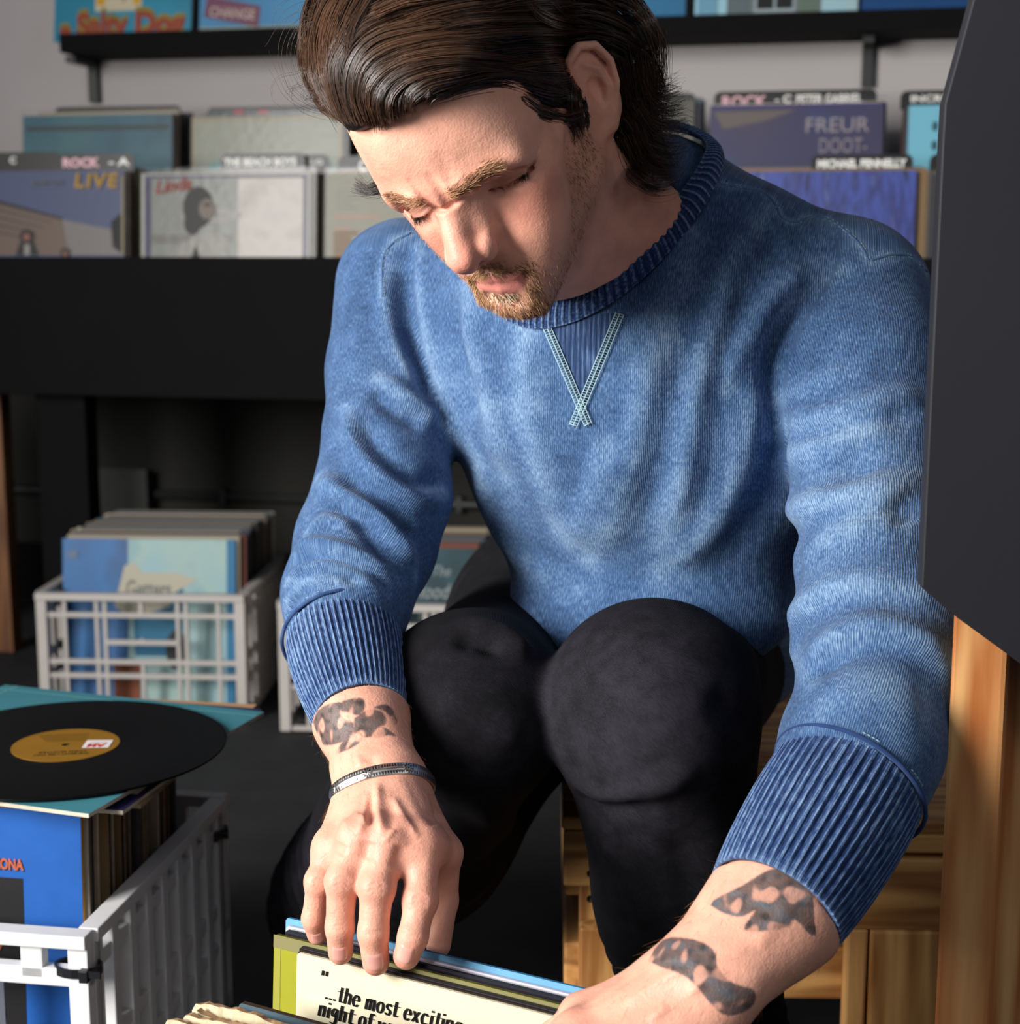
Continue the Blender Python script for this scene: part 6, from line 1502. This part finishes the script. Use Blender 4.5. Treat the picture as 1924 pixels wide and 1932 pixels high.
jw = np.clip(.55 * np.exp(-(np.linalg.norm(JV - ANR - A3(-.03, -.08, .10), axis=1) / .15) ** 2) + np.exp(-(np.linalg.norm(JV - KNL - A3(0, -.06, .0), axis=1) / .11) ** 2) * .75 + .04 * vnoise(JV, 22, 40), 0, 1)  # paler knee, plus light on the tucked-back shin put into the denim colour
me = npmesh('jeans', JV, JF, M_dn); set_attr(me, 'knit', jk); set_attr(me, 'wear', jw); wear('jeans', me, 'faded black jeans')
jb2 = bvh_of(JV, JF)
# ------------------------------------------------------------------ shoes
M_sole = mat('white_rubber', (196, 192, 180), .6, .3); M_canvas = mat('black_canvas', (20, 20, 22), .8, .2, bump=.2, bscale=500)
def shoe(A_, ang):
    R_ = np.array(Matrix.Rotation(ang, 3, 'Z')); o = np.array([A_[0], A_[1], 0])
    def fld(P, c=None, rad=1e9):
        Q = ((P - o) @ R_).astype(F32)
        d = s_ell(Q, (0, -.085, .040), (.047, .135, .040)); d = smin(d, s_cap(Q, (0, .0, .045), (0, .005, .11), .046, .043), F32(.04)); return np.maximum(d, .02 - Q[:, 2])
    V, F = extract(fld, o - .26, o + .26, .005 * HQ); V = smooth(V, F, 2); sh_ = wear('shoe', npmesh('shoe', V, F, M_canvas), 'black canvas shoe')
    mb = MB(); pr = []
    for t in np.linspace(0, 2 * PI, 40, endpoint=False):
        x, y = math.cos(t) * .050, math.sin(t) * .140 - .085; pr.append(tuple(o + R_ @ np.array([x * (1 - .12 * (y > -.05)), y, .0])))
    mb.prism(pr, (0, 0, .030), M_sole)
    lt = [tuple(o + R_ @ np.array(p)) for p in ((.045, .04, .05), (.058, .055, .062), (.066, .05, .075), (.060, .03, .085), (.046, .02, .085))]
    mb.tube(spline(lt, 5), .0035, M_sole, 8)
    s2 = mb.build('white_sole'); s2['label'] = 'white rubber sole and loop'; s2.parent = sh_; s2.matrix_parent_inverse = sh_.matrix_world.inverted()
    return sh_
shoe(ANR + A3(.02, .01, 0), math.radians(-12)); shoe(ANL, math.radians(6))
# ------------------------------------------------------------------ hair
def skull(Q):
    M = np.stack([np.abs(Q[:, 0]), Q[:, 1], Q[:, 2]], 1).astype(F32)
    d = s_ell(Q, (0, -14, 31), (78, 97, 87)); d = smin(d, s_ell(Q, (0, 30, 34), (61, 66, 62)), 30); d = smin(d, s_ell(M, (0, 26, -34), (60, 58, 70)), 26)
    d = smin(d, s_cap(M, (62, -8, -20), (54, -4, -66), 13, 14), 22)
    return smin(d, s_ell(M, (46, -84, -36), (40, 36, 56)), 20)
def hscore(Q):
    """millimetres inside the hairline"""
    f, z = Q[:, 1], Q[:, 2]
    fb = np.interp(z, [-52, -47, -36, -10, 7, 22, 40, 57, 63, 72], [-8, 2, 8, 25, 37, 40, 43, 62, 86, 130]) + 2.5 * np.sin(Q[:, 0] * .22) * (z > 40) - 24 * np.clip((-Q[:, 0] - 12) / 40, 0, 1)
    zl = np.interp(f, [-110, -84, -72, -66, -16, -11, 5], [-92, -92, -78, 6, 0, -52, -52])
    s = np.minimum(fb - f, z - zl); return np.where(Q[:, 0] < -20, np.minimum(s, z - 70 + np.clip((Q[:, 0] + 45) * 1.2, 0, 30)), s)
def hlift(Q):
    s = hscore(Q); f, z = Q[:, 1], Q[:, 2]
    mx = 9 + 11 * np.clip((z - 20) / 60, 0, 1) + 24 * np.clip((-f - 40) / 40, 0, 1)
    return np.clip(s * np.where(z > 45, .50, .45), -5, mx)
def capf(Q): return skull(Q) - hlift(Q).astype(F32)
def cap_world(P, c=None, rad=1e9):
    Q = HL(P); n = (1.6 * np.sin(Q[:, 0] * .16 + 1.5 * np.sin(Q[:, 2] * .05)) * np.clip(hscore(Q) / 20, 0, 1)).astype(F32)
    return np.maximum(capf(Q) - n, (-hscore(Q) - 1).astype(F32)) * F32(.001)
HV, HF = extract(cap_world, HC - .17, HC + .17, .003 * HQ); HV, HF = largest(HV, HF); HV = smooth(HV, HF, 3)
def trace(px, extra):
    """picture-space points carried onto the hair volume (nearest approach at the outline)"""
    out = []
    for (x, y), l in zip(px, extra):
        r = np.array(ray(x, y)); t = np.linspace(.98, 1.42, 180); P = np.array(CAM) + t[:, None] * r; d = np.minimum(capf(HL(P)), skull(HL(P))) - l
        k = np.where(d < 0)[0]
        if len(k) and k[0] > 0:
            i = k[0]; a, b = t[i - 1], t[i]; a = a + (b - a) * d[i - 1] / (d[i - 1] - d[i]); out.append(np.array(CAM) + a * r)
        else: out.append(P[d.argmin()])
    P = np.array(out)
    for _ in range(2): P[1:-1] = .25 * P[:-2] + .5 * P[1:-1] + .25 * P[2:]
    return P
class Strands:
    def __init__(s): s.V = []; s.F = []; s.C = []; s.n = 0
    def add(s, P, r0, r1, col, sides=3, mid=None):
        """P: (k, m, 3) strands; tapering three-sided hairs"""
        k, m, _ = P.shape; T = np.empty_like(P); T[:, 1:-1] = P[:, 2:] - P[:, :-2]; T[:, 0] = P[:, 1] - P[:, 0]; T[:, -1] = P[:, -1] - P[:, -2]
        T /= np.linalg.norm(T, axis=2, keepdims=True) + 1e-12; up = np.tile(np.array([.2, -.9, .4]), (k, m, 1)); A = np.cross(T, up); A /= np.linalg.norm(A, axis=2, keepdims=True) + 1e-12; B = np.cross(T, A)
        u = np.linspace(0, 1, m); rr = (r0 + (r1 - r0) * u ** 2)[None, :, None] if mid is None else (mid * np.sin(np.pi * np.clip(u * .9 + .1, 0, 1)) ** .5 + r1)[None, :, None]
        V = np.stack([P + (A * math.cos(a) + B * math.sin(a)) * rr for a in np.arange(sides) * 2 * PI / sides], 2).reshape(-1, 3)
        i = (np.arange(k)[:, None, None] * m + np.arange(m - 1)[None, :, None]) * sides; j = np.arange(sides)[None, None, :]; j2 = (j + 1) % sides
        F = np.stack([i + j, i + j2, i + sides + j2, i + sides + j], -1).reshape(-1, 4)
        s.V.append(V); s.F.append(F + s.n); s.n += len(V); s.C.append(np.repeat(np.asarray(col), m * sides, axis=0))
    def build(s, name, m):
        me = npmesh(name, np.concatenate(s.V), np.concatenate(s.F), m); C = np.concatenate(s.C); set_attr(me, 'tint', np.c_[C, np.ones(len(C))]); return me
def strand_mat(name, rough, spec):
    m = bpy.data.materials.new(name); m.use_nodes = True; nt = m.node_tree; b = nt.nodes['Principled BSDF']; a = nt.nodes.new('ShaderNodeAttribute'); a.attribute_name = 'tint'
    nt.links.new(a.outputs['Color'], b.inputs['Base Color']); b.inputs['Roughness'].default_value = rough; b.inputs['Specular IOR Level'].default_value = spec; return m
M_hair = strand_mat('brown_hair', .30, .6)
def shades(n, tone, sd=.28):
    t = np.clip(tone + RNG.normal(0, sd, n), 0, 1)[:, None]; return (1 - t) * np.array(lin((20, 14, 11))) + t * np.array(lin((96, 68, 50)))
ST = Strands()
def lock(px, n, width, extra=2.0, tone=.3, clump=.45, spread=2.0, taper=1.0, e2=None, curl=0.0):
    Sp = spline(px, 5); m = len(Sp); ex = np.linspace(extra, extra if e2 is None else e2, m)
    G = trace(Sp, ex); u = np.linspace(0, 1, 22); L = np.r_[0, np.cumsum(np.linalg.norm(np.diff(G, axis=0), axis=1))]; L /= L[-1]
    G = np.stack([np.interp(u, L, G[:, k]) for k in range(3)], 1)
    T = np.gradient(G, axis=0); T /= np.linalg.norm(T, axis=1, keepdims=True); N = G - HC; N /= np.linalg.norm(N, axis=1, keepdims=True); S = np.cross(T, N); S /= np.linalg.norm(S, axis=1, keepdims=True)
    a = RNG.normal(0, 1, n); b = np.abs(RNG.normal(0, 1, n)) * -1 + .4; w = width * .001 * (1 - clump * u ** 1.5 * taper)
    ph = RNG.random(n) * 6.28; wob = .0007 * np.sin(u[None, :] * (5 + 4 * RNG.random(n))[:, None] + ph[:, None])
    P = G[None] + S[None] * (a[:, None] * w[None] + wob)[..., None] + N[None] * (b[:, None] * spread * .001 * (1 - .4 * u)[None] + .6 * wob)[..., None]
    # uneven beginnings and ends
    s0 = RNG.random(n) * .12; s1 = 1 - RNG.random(n) * .22; uu = s0[:, None] + (s1 - s0)[:, None] * u[None]
    i = np.clip(uu * 21, 0, 20.999); i0 = i.astype(int); fr = (i - i0)[..., None]; R_ = np.arange(n)[:, None]
    P = P[R_, i0] * (1 - fr) + P[R_, i0 + 1] * fr
    ST.add(P, .00020, .00008, shades(n, tone))
LOCKS = [
 # far side, falling from the crown to the hairline
 ([(612, -30), (590, 40), (580, 100), (590, 160), (622, 205), (650, 232)], 150, 7, 3, .35), ([(640, -30), (606, 40), (598, 100), (606, 150), (632, 195), (656, 228)], 170, 7, 4, .45), ([(590, -20), (572, 50), (570, 110), (580, 150), (605, 195), (640, 222)], 110, 5, 3, .3),
 ([(668, -30), (634, 40), (622, 95), (624, 150), (642, 190), (662, 230)], 170, 7, 5, .40), ([(575, 20), (572, 90), (578, 140)], 50, 3, 4, .3), ([(700, -30), (668, 30), (648, 70), (640, 110)], 100, 7, 6, .25),
 # the rolling front: from the hairline up, over and back
 ([(652, 226), (634, 180), (630, 130), (648, 80), (690, 40), (750, 15), (820, -5)], 230, 6, 6, .55), ([(668, 232), (650, 190), (648, 140), (668, 95), (712, 60), (775, 40), (850, 30), (930, 30)], 240, 6, 6, .60),
 ([(684, 238), (668, 195), (668, 150), (690, 112), (735, 82), (800, 66), (880, 60), (960, 68)], 240, 6, 5, .55), ([(700, 242), (684, 200), (688, 160), (712, 124), (760, 100), (822, 88), (900, 84), (990, 95)], 240, 6, 5, .5),
 ([(716, 240), (704, 205), (710, 168), (738, 136), (784, 114), (850, 102), (930, 104), (1020, 118)], 220, 6, 4, .45), ([(734, 234), (724, 205), (732, 172), (760, 144), (806, 126), (870, 116), (950, 120), (1030, 135)], 220, 6, 3, .40),
 ([(752, 222), (744, 198), (756, 172), (784, 152), (826, 138), (890, 128), (960, 134), (1040, 150)], 200, 6, 2.5, .35), ([(774, 208), (770, 188), (786, 170), (816, 156), (860, 146), (920, 138), (980, 146), (1050, 165)], 190, 6, 2, .30),
 ([(800, 190), (806, 176), (836, 164), (880, 152), (940, 144), (1000, 152), (1060, 172)], 170, 6, 1.5, .25), ([(836, 172), (860, 160), (900, 150), (950, 144), (1010, 158), (1070, 182)], 150, 6, 1.2, .22), ([(880, 156), (920, 146), (970, 146), (1030, 165), (1085, 195)], 140, 6, 1, .2),
 # top, swept back
 ([(700, 20), (760, -10), (830, -30)], 120, 8, 8, .4), ([(760, 30), (830, 8), (900, -5), (980, -10), (1060, -10)], 220, 9, 8, .45), ([(820, 45), (900, 28), (980, 22), (1070, 20), (1150, 30), (1210, 60)], 240, 9, 6, .3), ([(860, 62), (940, 52), (1030, 48), (1110, 52), (1180, 70), (1230, 110)], 240, 9, 5, .25),
 ([(900, 82), (980, 74), (1060, 74), (1130, 76), (1190, 95), (1232, 145)], 240, 9, 4, .18), ([(930, 102), (1000, 96), (1070, 96), (1120, 92)], 170, 8, 3, .15), ([(960, 122), (1020, 118), (1080, 116), (1118, 104)], 160, 7, 2, .15), ([(990, -10), (1012, 20), (1050, 38), (1090, 46), (1120, 52)], 110, 6, 8, .85), ([(1030, -15), (1060, 15), (1100, 32), (1150, 44), (1200, 70)], 130, 7, 7, .45),  # the palest lock here has a highlight put into its tone
 ([(1080, -20), (1140, 0), (1195, 30), (1228, 70), (1240, 110)], 200, 9, 6, .25), ([(1130, -30), (1190, -5), (1225, 40), (1240, 90)], 140, 8, 6, .3), ([(760, -5), (820, -20), (900, -30)], 120, 9, 9, .4), ([(900, 0), (980, -15), (1080, -25)], 160, 10, 9, .35),
 # temple and sideburn
 ([(985, 150), (1020, 165), (1060, 170), (1105, 150)], 150, 7, 1.5, .15), ([(990, 175), (1030, 195), (1070, 205), (1104, 190)], 150, 7, 1, .15), ([(1004, 212), (1035, 220), (1075, 232), (1102, 225)], 110, 5, .6, .2), ([(1085, 130), (1082, 180), (1088, 230), (1100, 274)], 170, 7, 1, .12), ([(1105, 110), (1098, 160), (1100, 215), (1108, 268)], 150, 5, 1.5, .12), ([(1050, 205), (1070, 240), (1095, 272)], 110, 5, .5, .15), ([(985, 180), (1000, 205), (1012, 208)], 26, 3, 1, .5),
 # over and behind the ear
 ([(1120, 84), (1165, 72), (1205, 100), (1226, 160), (1232, 200)], 170, 6, 3, .18), ([(1150, 70), (1200, 90), (1232, 130), (1238, 165), (1222, 176)], 150, 6, 4, .2), ([(1178, 110), (1200, 160), (1205, 220), (1205, 270), (1215, 320)], 220, 8, 2, .12), ([(1190, 130), (1215, 180), (1228, 230), (1240, 290), (1262, 330)], 220, 9, 3, .12),
 ([(1172, 250), (1180, 290), (1200, 325), (1240, 348)], 160, 7, 1, .15), ([(1176, 280), (1192, 315), (1225, 340), (1258, 340), (1276, 322)], 140, 6, 3, .25),
]
for px_, n_l, w_l, e_l, t_l in LOCKS:
    k_ = 4 if n_l > 120 else 2                                   # every lock is a few smaller ones, at different heights
    pa = np.array(px_, float); tg_ = np.gradient(pa, axis=0); tg_ /= np.linalg.norm(tg_, axis=1, keepdims=True) + 1e-9; nr_ = np.stack([-tg_[:, 1], tg_[:, 0]], 1); ww = np.linspace(.35, 1, len(pa))[:, None]
    for q in range(k_):
        o_ = ((q + .5) / k_ - .5) * 2.6 * w_l * 2.4 + RNG.normal(0, 2)
        lock((pa + nr_ * o_ * ww + RNG.normal(0, 2.5, pa.shape) * ww).tolist(), max(18, int(n_l / k_ * .95)), w_l * .34 * (.7 + .6 * RNG.random()), e_l + RNG.normal(0, 2.0), np.clip(t_l + (.22 if px_[0][0] < 760 else .04) + RNG.normal(0, .22), 0, 1), .35, 1.6)  # front-left locks toned lighter to imitate light falling on them

# curls flipping out at the nape: free paths standing off the head
def free(px, Y, n, width, tone=.2, clump=.75, r=.00020):
    Sp = spline(px, 6); G = np.array([at(x, y, Y + dy) for (x, y), dy in zip(Sp, np.linspace(0, .01, len(Sp)))]); u = np.linspace(0, 1, 18)
    L = np.r_[0, np.cumsum(np.linalg.norm(np.diff(G, axis=0), axis=1))]; L /= L[-1]; G = np.stack([np.interp(u, L, G[:, k]) for k in range(3)], 1)
    T = np.gradient(G, axis=0); T /= np.linalg.norm(T, axis=1, keepdims=True); S = np.cross(T, A3(.1, 1, .2)); S /= np.linalg.norm(S, axis=1, keepdims=True); D = np.cross(T, S)
    a, b = RNG.normal(0, 1, (2, n)); w = width * .001 * (1 - clump * u); bend = RNG.normal(0, .004, n)
    P = G[None] + S[None] * (a[:, None] * w + bend[:, None] * u ** 2)[..., None] + D[None] * (b[:, None] * w)[..., None]
    k = 1 - RNG.random(n) * .3; uu = k[:, None] * u[None]; i = np.clip(uu * 17, 0, 16.999); i0 = i.astype(int); fr = (i - i0)[..., None]; R_ = np.arange(n)[:, None]
    ST.add(P[R_, i0] * (1 - fr) + P[R_, i0 + 1] * fr, r, .00006, shades(n, tone))
YB = float(HW(70, -95, -20)[1])
for px, n, wd_, tn in (([(1205, 120), (1222, 158), (1250, 174), (1288, 162)], 110, 6, .2), ([(1200, 150), (1225, 190), (1262, 205), (1298, 196)], 130, 7, .15), ([(1198, 180), (1230, 222), (1270, 235), (1302, 230)], 130, 7, .15), ([(1195, 205), (1226, 250), (1266, 268), (1300, 262)], 130, 7, .15),
 ([(1190, 230), (1222, 282), (1262, 300), (1296, 284)], 130, 7, .18), ([(1186, 250), (1214, 305), (1254, 326), (1290, 306)], 120, 7, .2), ([(1182, 262), (1206, 320), (1246, 350), (1280, 330)], 110, 6, .22), ([(1176, 268), (1196, 325), (1232, 352), (1262, 350)], 90, 5, .25), ([(1170, 262), (1178, 310), (1200, 340), (1222, 345)], 90, 5, .2),
 ([(1160, 90), (1180, 150), (1185, 210), (1186, 270)], 200, 9, .1), ([(1170, 110), (1186, 170), (1190, 230), (1196, 300)], 200, 9, .1), ([(1158, 225), (1166, 258), (1180, 300), (1200, 335)], 130, 8, .1), ([(1230, 60), (1240, 110), (1238, 150), (1225, 190)], 90, 5, .25), ([(1215, 150), (1225, 210), (1235, 260)], 140, 8, .12), ([(1195, 120), (1205, 180), (1212, 240), (1215, 290)], 140, 8, .12)):
    free(px, YB - .02, n, wd_, tn, .6)
# stray hairs
YF = float(HW(-60, 60, 90)[1])
for px, n in (([(590, 20), (560, 60), (548, 100), (560, 150), (600, 190)], 9), ([(600, 130), (570, 150), (540, 160), (536, 175), (560, 185)], 8), ([(600, 0), (560, 10), (530, 30), (520, 55)], 7), ([(620, 200), (585, 190), (555, 170), (540, 140), (522, 100), (508, 65)], 6), ([(590, 170), (570, 175), (575, 190), (610, 205), (650, 215)], 10), ([(600, 60), (575, 75), (565, 110)], 8)):
    free(px, YF, n, 5, .35, -.4, .00010)
for px, n in (([(1232, 90), (1240, 130), (1244, 155)], 6), ([(1236, 150), (1262, 150), (1290, 140)], 8), ([(1250, 165), (1280, 170), (1292, 158)], 8), ([(1270, 240), (1300, 245), (1305, 260)], 8), ([(1265, 215), (1296, 222), (1306, 235)], 6)): free(px, YB - .02, n, 3, .2, -.3, .00010)
# small dark lock beyond the far temple
YT = float(HW(-72, 18, -22)[1])
free([(735, 340), (712, 354), (690, 358), (664, 346)], YT, 130, 3.2, .1, .8)
free([(735, 350), (705, 362), (686, 356), (668, 350)], YT, 60, 2, .1, .8)
# the rest of the head: hair swept back over crown, far side and nape
hq = HL(HV); hn_ = vnormals(HV, HF); fac = (hn_ * (np.array(CAM) - HV)).sum(1); hpx = pxof(HV)
ok_ = np.where((hscore(hq) > 3) & ~((hq[:, 1] > 20) & (hq[:, 0] < -5) & (hscore(hq) < 22)) & ((hpx[:, 1] < -6) | (fac < .12)))[0]; ii_ = RNG.choice(ok_, 5200); p = hq[ii_].astype(float) ; lf = 1.0 + 2.5 * RNG.random(len(p)); tr_ = []
def grad_(p): return np.stack([(capf(p + A3(*[(2 if k == q else 0) for q in range(3)])) - capf(p - A3(*[(2 if k == q else 0) for q in range(3)]))) / 4 for k in range(3)], 1)
sw_ = RNG.normal(0, .18, len(p))
for st_ in range(13):
    g = grad_(p.astype(F32)); g /= np.linalg.norm(g, axis=1, keepdims=True) + 1e-9; p = p - g * np.clip(capf(p.astype(F32)) - lf, -4, 4)[:, None]; tr_.append(p.copy())
    dn = np.clip(-p[:, 1] / 60, 0, 1); D = np.stack([.10 * np.sign(p[:, 0]) + sw_ + .25 * np.sin(p[:, 1] * .05 + p[:, 2] * .03), -1 + .7 * dn, -.25 - 1.1 * dn - .4 * (np.abs(p[:, 0]) > 60)], 1); D -= g * (D * g).sum(1, keepdims=True); D /= np.linalg.norm(D, axis=1, keepdims=True) + 1e-9; p = p + D * 5.0
tr_ = np.stack(tr_, 1); ST.add(HC + (tr_ / 1000.0) @ HM.T, .00034, .00012, shades(len(ii_), .3, .3))
M_capm = mat('dark_hair_mass', (22, 15, 12), .55, .3, bump=.6, bscale=220)
hm = wear('hair', ST.build('hair', M_hair), 'wavy swept back brown hair')
cp = link('hair_mass', npmesh('hair_mass', HV, HF, M_capm)); under(man, cp); cp.parent = hm; cp.matrix_parent_inverse = (hm.matrix_parent_inverse.copy()); cp.matrix_parent_inverse = Matrix.Translation(-Vector(man.location)); cp['label'] = 'dark dense hair under the waves'
bpy.context.view_layer.update(); cp.matrix_parent_inverse = hm.matrix_world.inverted()
# ------------------------------------------------------------------ beard, brows, lashes
hd_i = np.where(head & (np.linalg.norm(BV_ - HC, axis=1) < .16))[0]; Q = LQ[hd_i]; QA = LA[hd_i]
inm = lip[hd_i] > .25
def seg2(M, a, b): return seg_dist(M, [a, b])[0]
jaw = np.exp(-(seg2(QA, (54, -6, -62), (20, 64, -96)) / 15) ** 2) * 1.1
chin = np.exp(-(((QA - A3(6, 74, -98)) / A3(26, 24, 15)) ** 2).sum(1)) * .8
mous = np.exp(-(seg2(QA, (2, 98, -62.5), (27, 84, -73)) / 5.0) ** 2) * 1.3
soul = np.exp(-(((QA - A3(0, 92, -88)) / A3(14, 12, 4.5)) ** 2).sum(1)) * 1.6
gt = np.exp(-(seg2(QA, (28, 82, -74), (24, 76, -94)) / 8) ** 2) * 1.1
chk = np.exp(-(seg2(QA, (60, 10, -56), (36, 66, -78)) / 12) ** 2) * .5; sbn = np.exp(-(seg2(QA, (70, 2, -44), (60, -4, -62)) / 10) ** 2) * .9
under_ = np.exp(-(seg2(QA, (40, 10, -84), (10, 50, -106)) / 12) ** 2) * .22
wb = np.maximum.reduce([jaw, chin, mous, soul, gt, chk, sbn, under_]); wb[inm] = 0; wb[(Q[:, 2] > -30)] = 0
BS = Strands()
def fuzz(idx, w, n, length, dirfn, lift, r, colfn, seg=5, droop=.3):
    p = w / w.sum(); k = RNG.choice(len(idx), n, p=p); i = idx[k]; P0 = BV_[i] + RNG.normal(0, .0006, (n, 3)); N = VN_[i]; q = LQ[i]
    D = dirfn(q) @ HM.T; D = D - N * (D * N).sum(1, keepdims=True); D /= np.linalg.norm(D, axis=1, keepdims=True) + 1e-9; D = D + RNG.normal(0, .28, (n, 3)); l = length * (.6 + .6 * RNG.random(n)); u = np.linspace(0, 1, seg)
    P = P0[:, None] - N[:, None] * .0005 + (D[:, None] * u[None, :, None] + N[:, None] * (lift * (u - droop * u * u))[None, :, None]) * l[:, None, None]
    BS.add(P, r, r * .35, colfn(q, n))
def bdir(q):
    s = np.sign(q[:, 0] + 1e-3); up = (q[:, 2] > -76) & (np.abs(q[:, 0]) < 32)
    return np.stack([np.where(up, s * .75, s * .12), np.where(up, .2, .45), np.where(up, -.7, -1.0)], 1)
def bcol(q, n):
    t = RNG.random(n)[:, None]; c = np.where(t < .38, lin((206, 168, 122)), np.where(t < .76, lin((154, 106, 70)), lin((84, 54, 36))))
    low = ((q[:, 2] < -81) & (q[:, 2] > -93) & (np.abs(q[:, 0]) < 18))[:, None]; return np.where(low & (t < .45), lin((226, 210, 178)), c)
wb[(wb < .07)] = 0
fuzz(hd_i, wb, 6200, .0032, bdir, .6, .00013, bcol); w2 = np.maximum.reduce([chin, mous, soul, gt]); w2[inm] = 0; w2[w2 < .2] = 0; fuzz(hd_i, w2, 1700, .0044, bdir, .6, .00014, bcol)
M_beard = strand_mat('beard_hair', .5, .4); wear('beard', BS.build('beard', M_beard), 'short blond and brown beard and moustache')
BS = Strands()
bw = np.exp(-(seg2(QA, (12, 98, 9), (34, 88, 16)) / 3.8) ** 2) * 1.4 + np.exp(-(seg2(QA, (34, 88, 16), (52, 66, 15)) / 2.6) ** 2) * .8
bw[bw < .12] = 0
ew = np.exp(-(np.minimum.reduce([seg2(QA, a, b) for a, b in (((24, 81.5, -10), (32, 82, -11.5)), ((32, 82, -11.5), (40, 77, -10)), ((40, 77, -10), (47, 69, -6)))]) / 1.3) ** 2); ew[ew < .1] = 0
for sg, wd_ in ((1, 'near'), (-1, 'far')):
    k = (Q[:, 0] * sg > 0); BS = Strands()
    fuzz(hd_i, bw * k, 620, .0080, lambda q: np.stack([np.sign(q[:, 0]) * .9, -.2 * np.ones(len(q)), .35 - .012 * np.abs(q[:, 0])], 1), .35, .00019, lambda q, n: np.where(RNG.random(n)[:, None] < .6, lin((204, 158, 118)), lin((132, 86, 58))), 6, .8)
    wear('eyebrow', BS.build('eyebrow', M_beard), 'thick blond eyebrow')
    BS = Strands(); fuzz(hd_i, ew * k, 90, .0050, lambda q: np.stack([np.sign(q[:, 0]) * .2, .9 * np.ones(len(q)), -.6 * np.ones(len(q))], 1), .7, .00016, lambda q, n: np.tile(np.array(lin((26, 18, 14))), (n, 1)), 5, .1)
    wear('eyelashes', BS.build('eyelashes', M_beard), 'dark eyelashes of a lowered eye')
# fine hair on the forearms
BS = Strands(); ai = np.where((seg_dist(BV_, [ELR, W3(678, 1350, 1.165), WRR])[0] < .05) | (seg_dist(BV_, [ELL, W3(1466, 1712, .94), WRL])[0] < .055))[0]
for el, wr in ((ELR, WRR), (ELL, WRL)):
    k = ai[seg_dist(BV_[ai], [el, wr])[0] < .06]; ax = (wr - el) / np.linalg.norm(wr - el); dl_ = HM.T @ ax
    fuzz(k, np.ones(len(k)), 800, .009, lambda q: np.tile(dl_ + .0, (len(q), 1)), .25, .00006, lambda q, n: np.tile(np.array(lin((150, 104, 70))), (n, 1)), 5, .5)
wear('arm_hair', BS.build('arm_hair', M_beard), 'fine hair on the forearms')
# ------------------------------------------------------------------ light and view
w = bpy.data.worlds.new('world'); SC.world = w; w.use_nodes = True
w.node_tree.nodes['Background'].inputs[0].default_value = (.62, .72, 1.0, 1); w.node_tree.nodes['Background'].inputs[1].default_value = .05
def area(name, loc, target, sx, sy, power, col):
    l = bpy.data.lights.new(name, 'AREA'); l.shape = 'RECTANGLE'; l.size = sx; l.size_y = sy; l.energy = power; l.color = col
    o = bpy.data.objects.new(name, l); COL.objects.link(o); o.location = loc
    o.rotation_euler = (Vector(target) - Vector(loc)).to_track_quat('-Z', 'Y').to_euler(); return o
area('window_daylight', (-2.1, -.10, 1.40), (.05, 1.30, 1.12), 1.1, 1.3, 84, (1.0, .97, .94)).data.spread = math.radians(115)
area('front_fill', (-.6, -1.6, 2.4), (0, 2.4, .9), 2.5, 1.2, 10, (.9, .95, 1.0))  # added fill from the camera side, no source seen
area('side_fill', (2.3, -1.2, 1.9), (-.3, 1.4, .3), 1.2, 1.2, 13, (.95, .97, 1.0))  # added right-front fill to brighten the left crate's side wall
SC.view_settings.view_transform = 'Standard'; SC.view_settings.look = 'None'; SC.view_settings.gamma = 1.0; SC.view_settings.use_curve_mapping = False
SC.view_settings.exposure = -0.10
SC.cycles.use_denoising = True
SC.cycles.max_bounces = 6; SC.cycles.diffuse_bounces = 3; SC.cycles.glossy_bounces = 2; SC.cycles.adaptive_threshold = .02
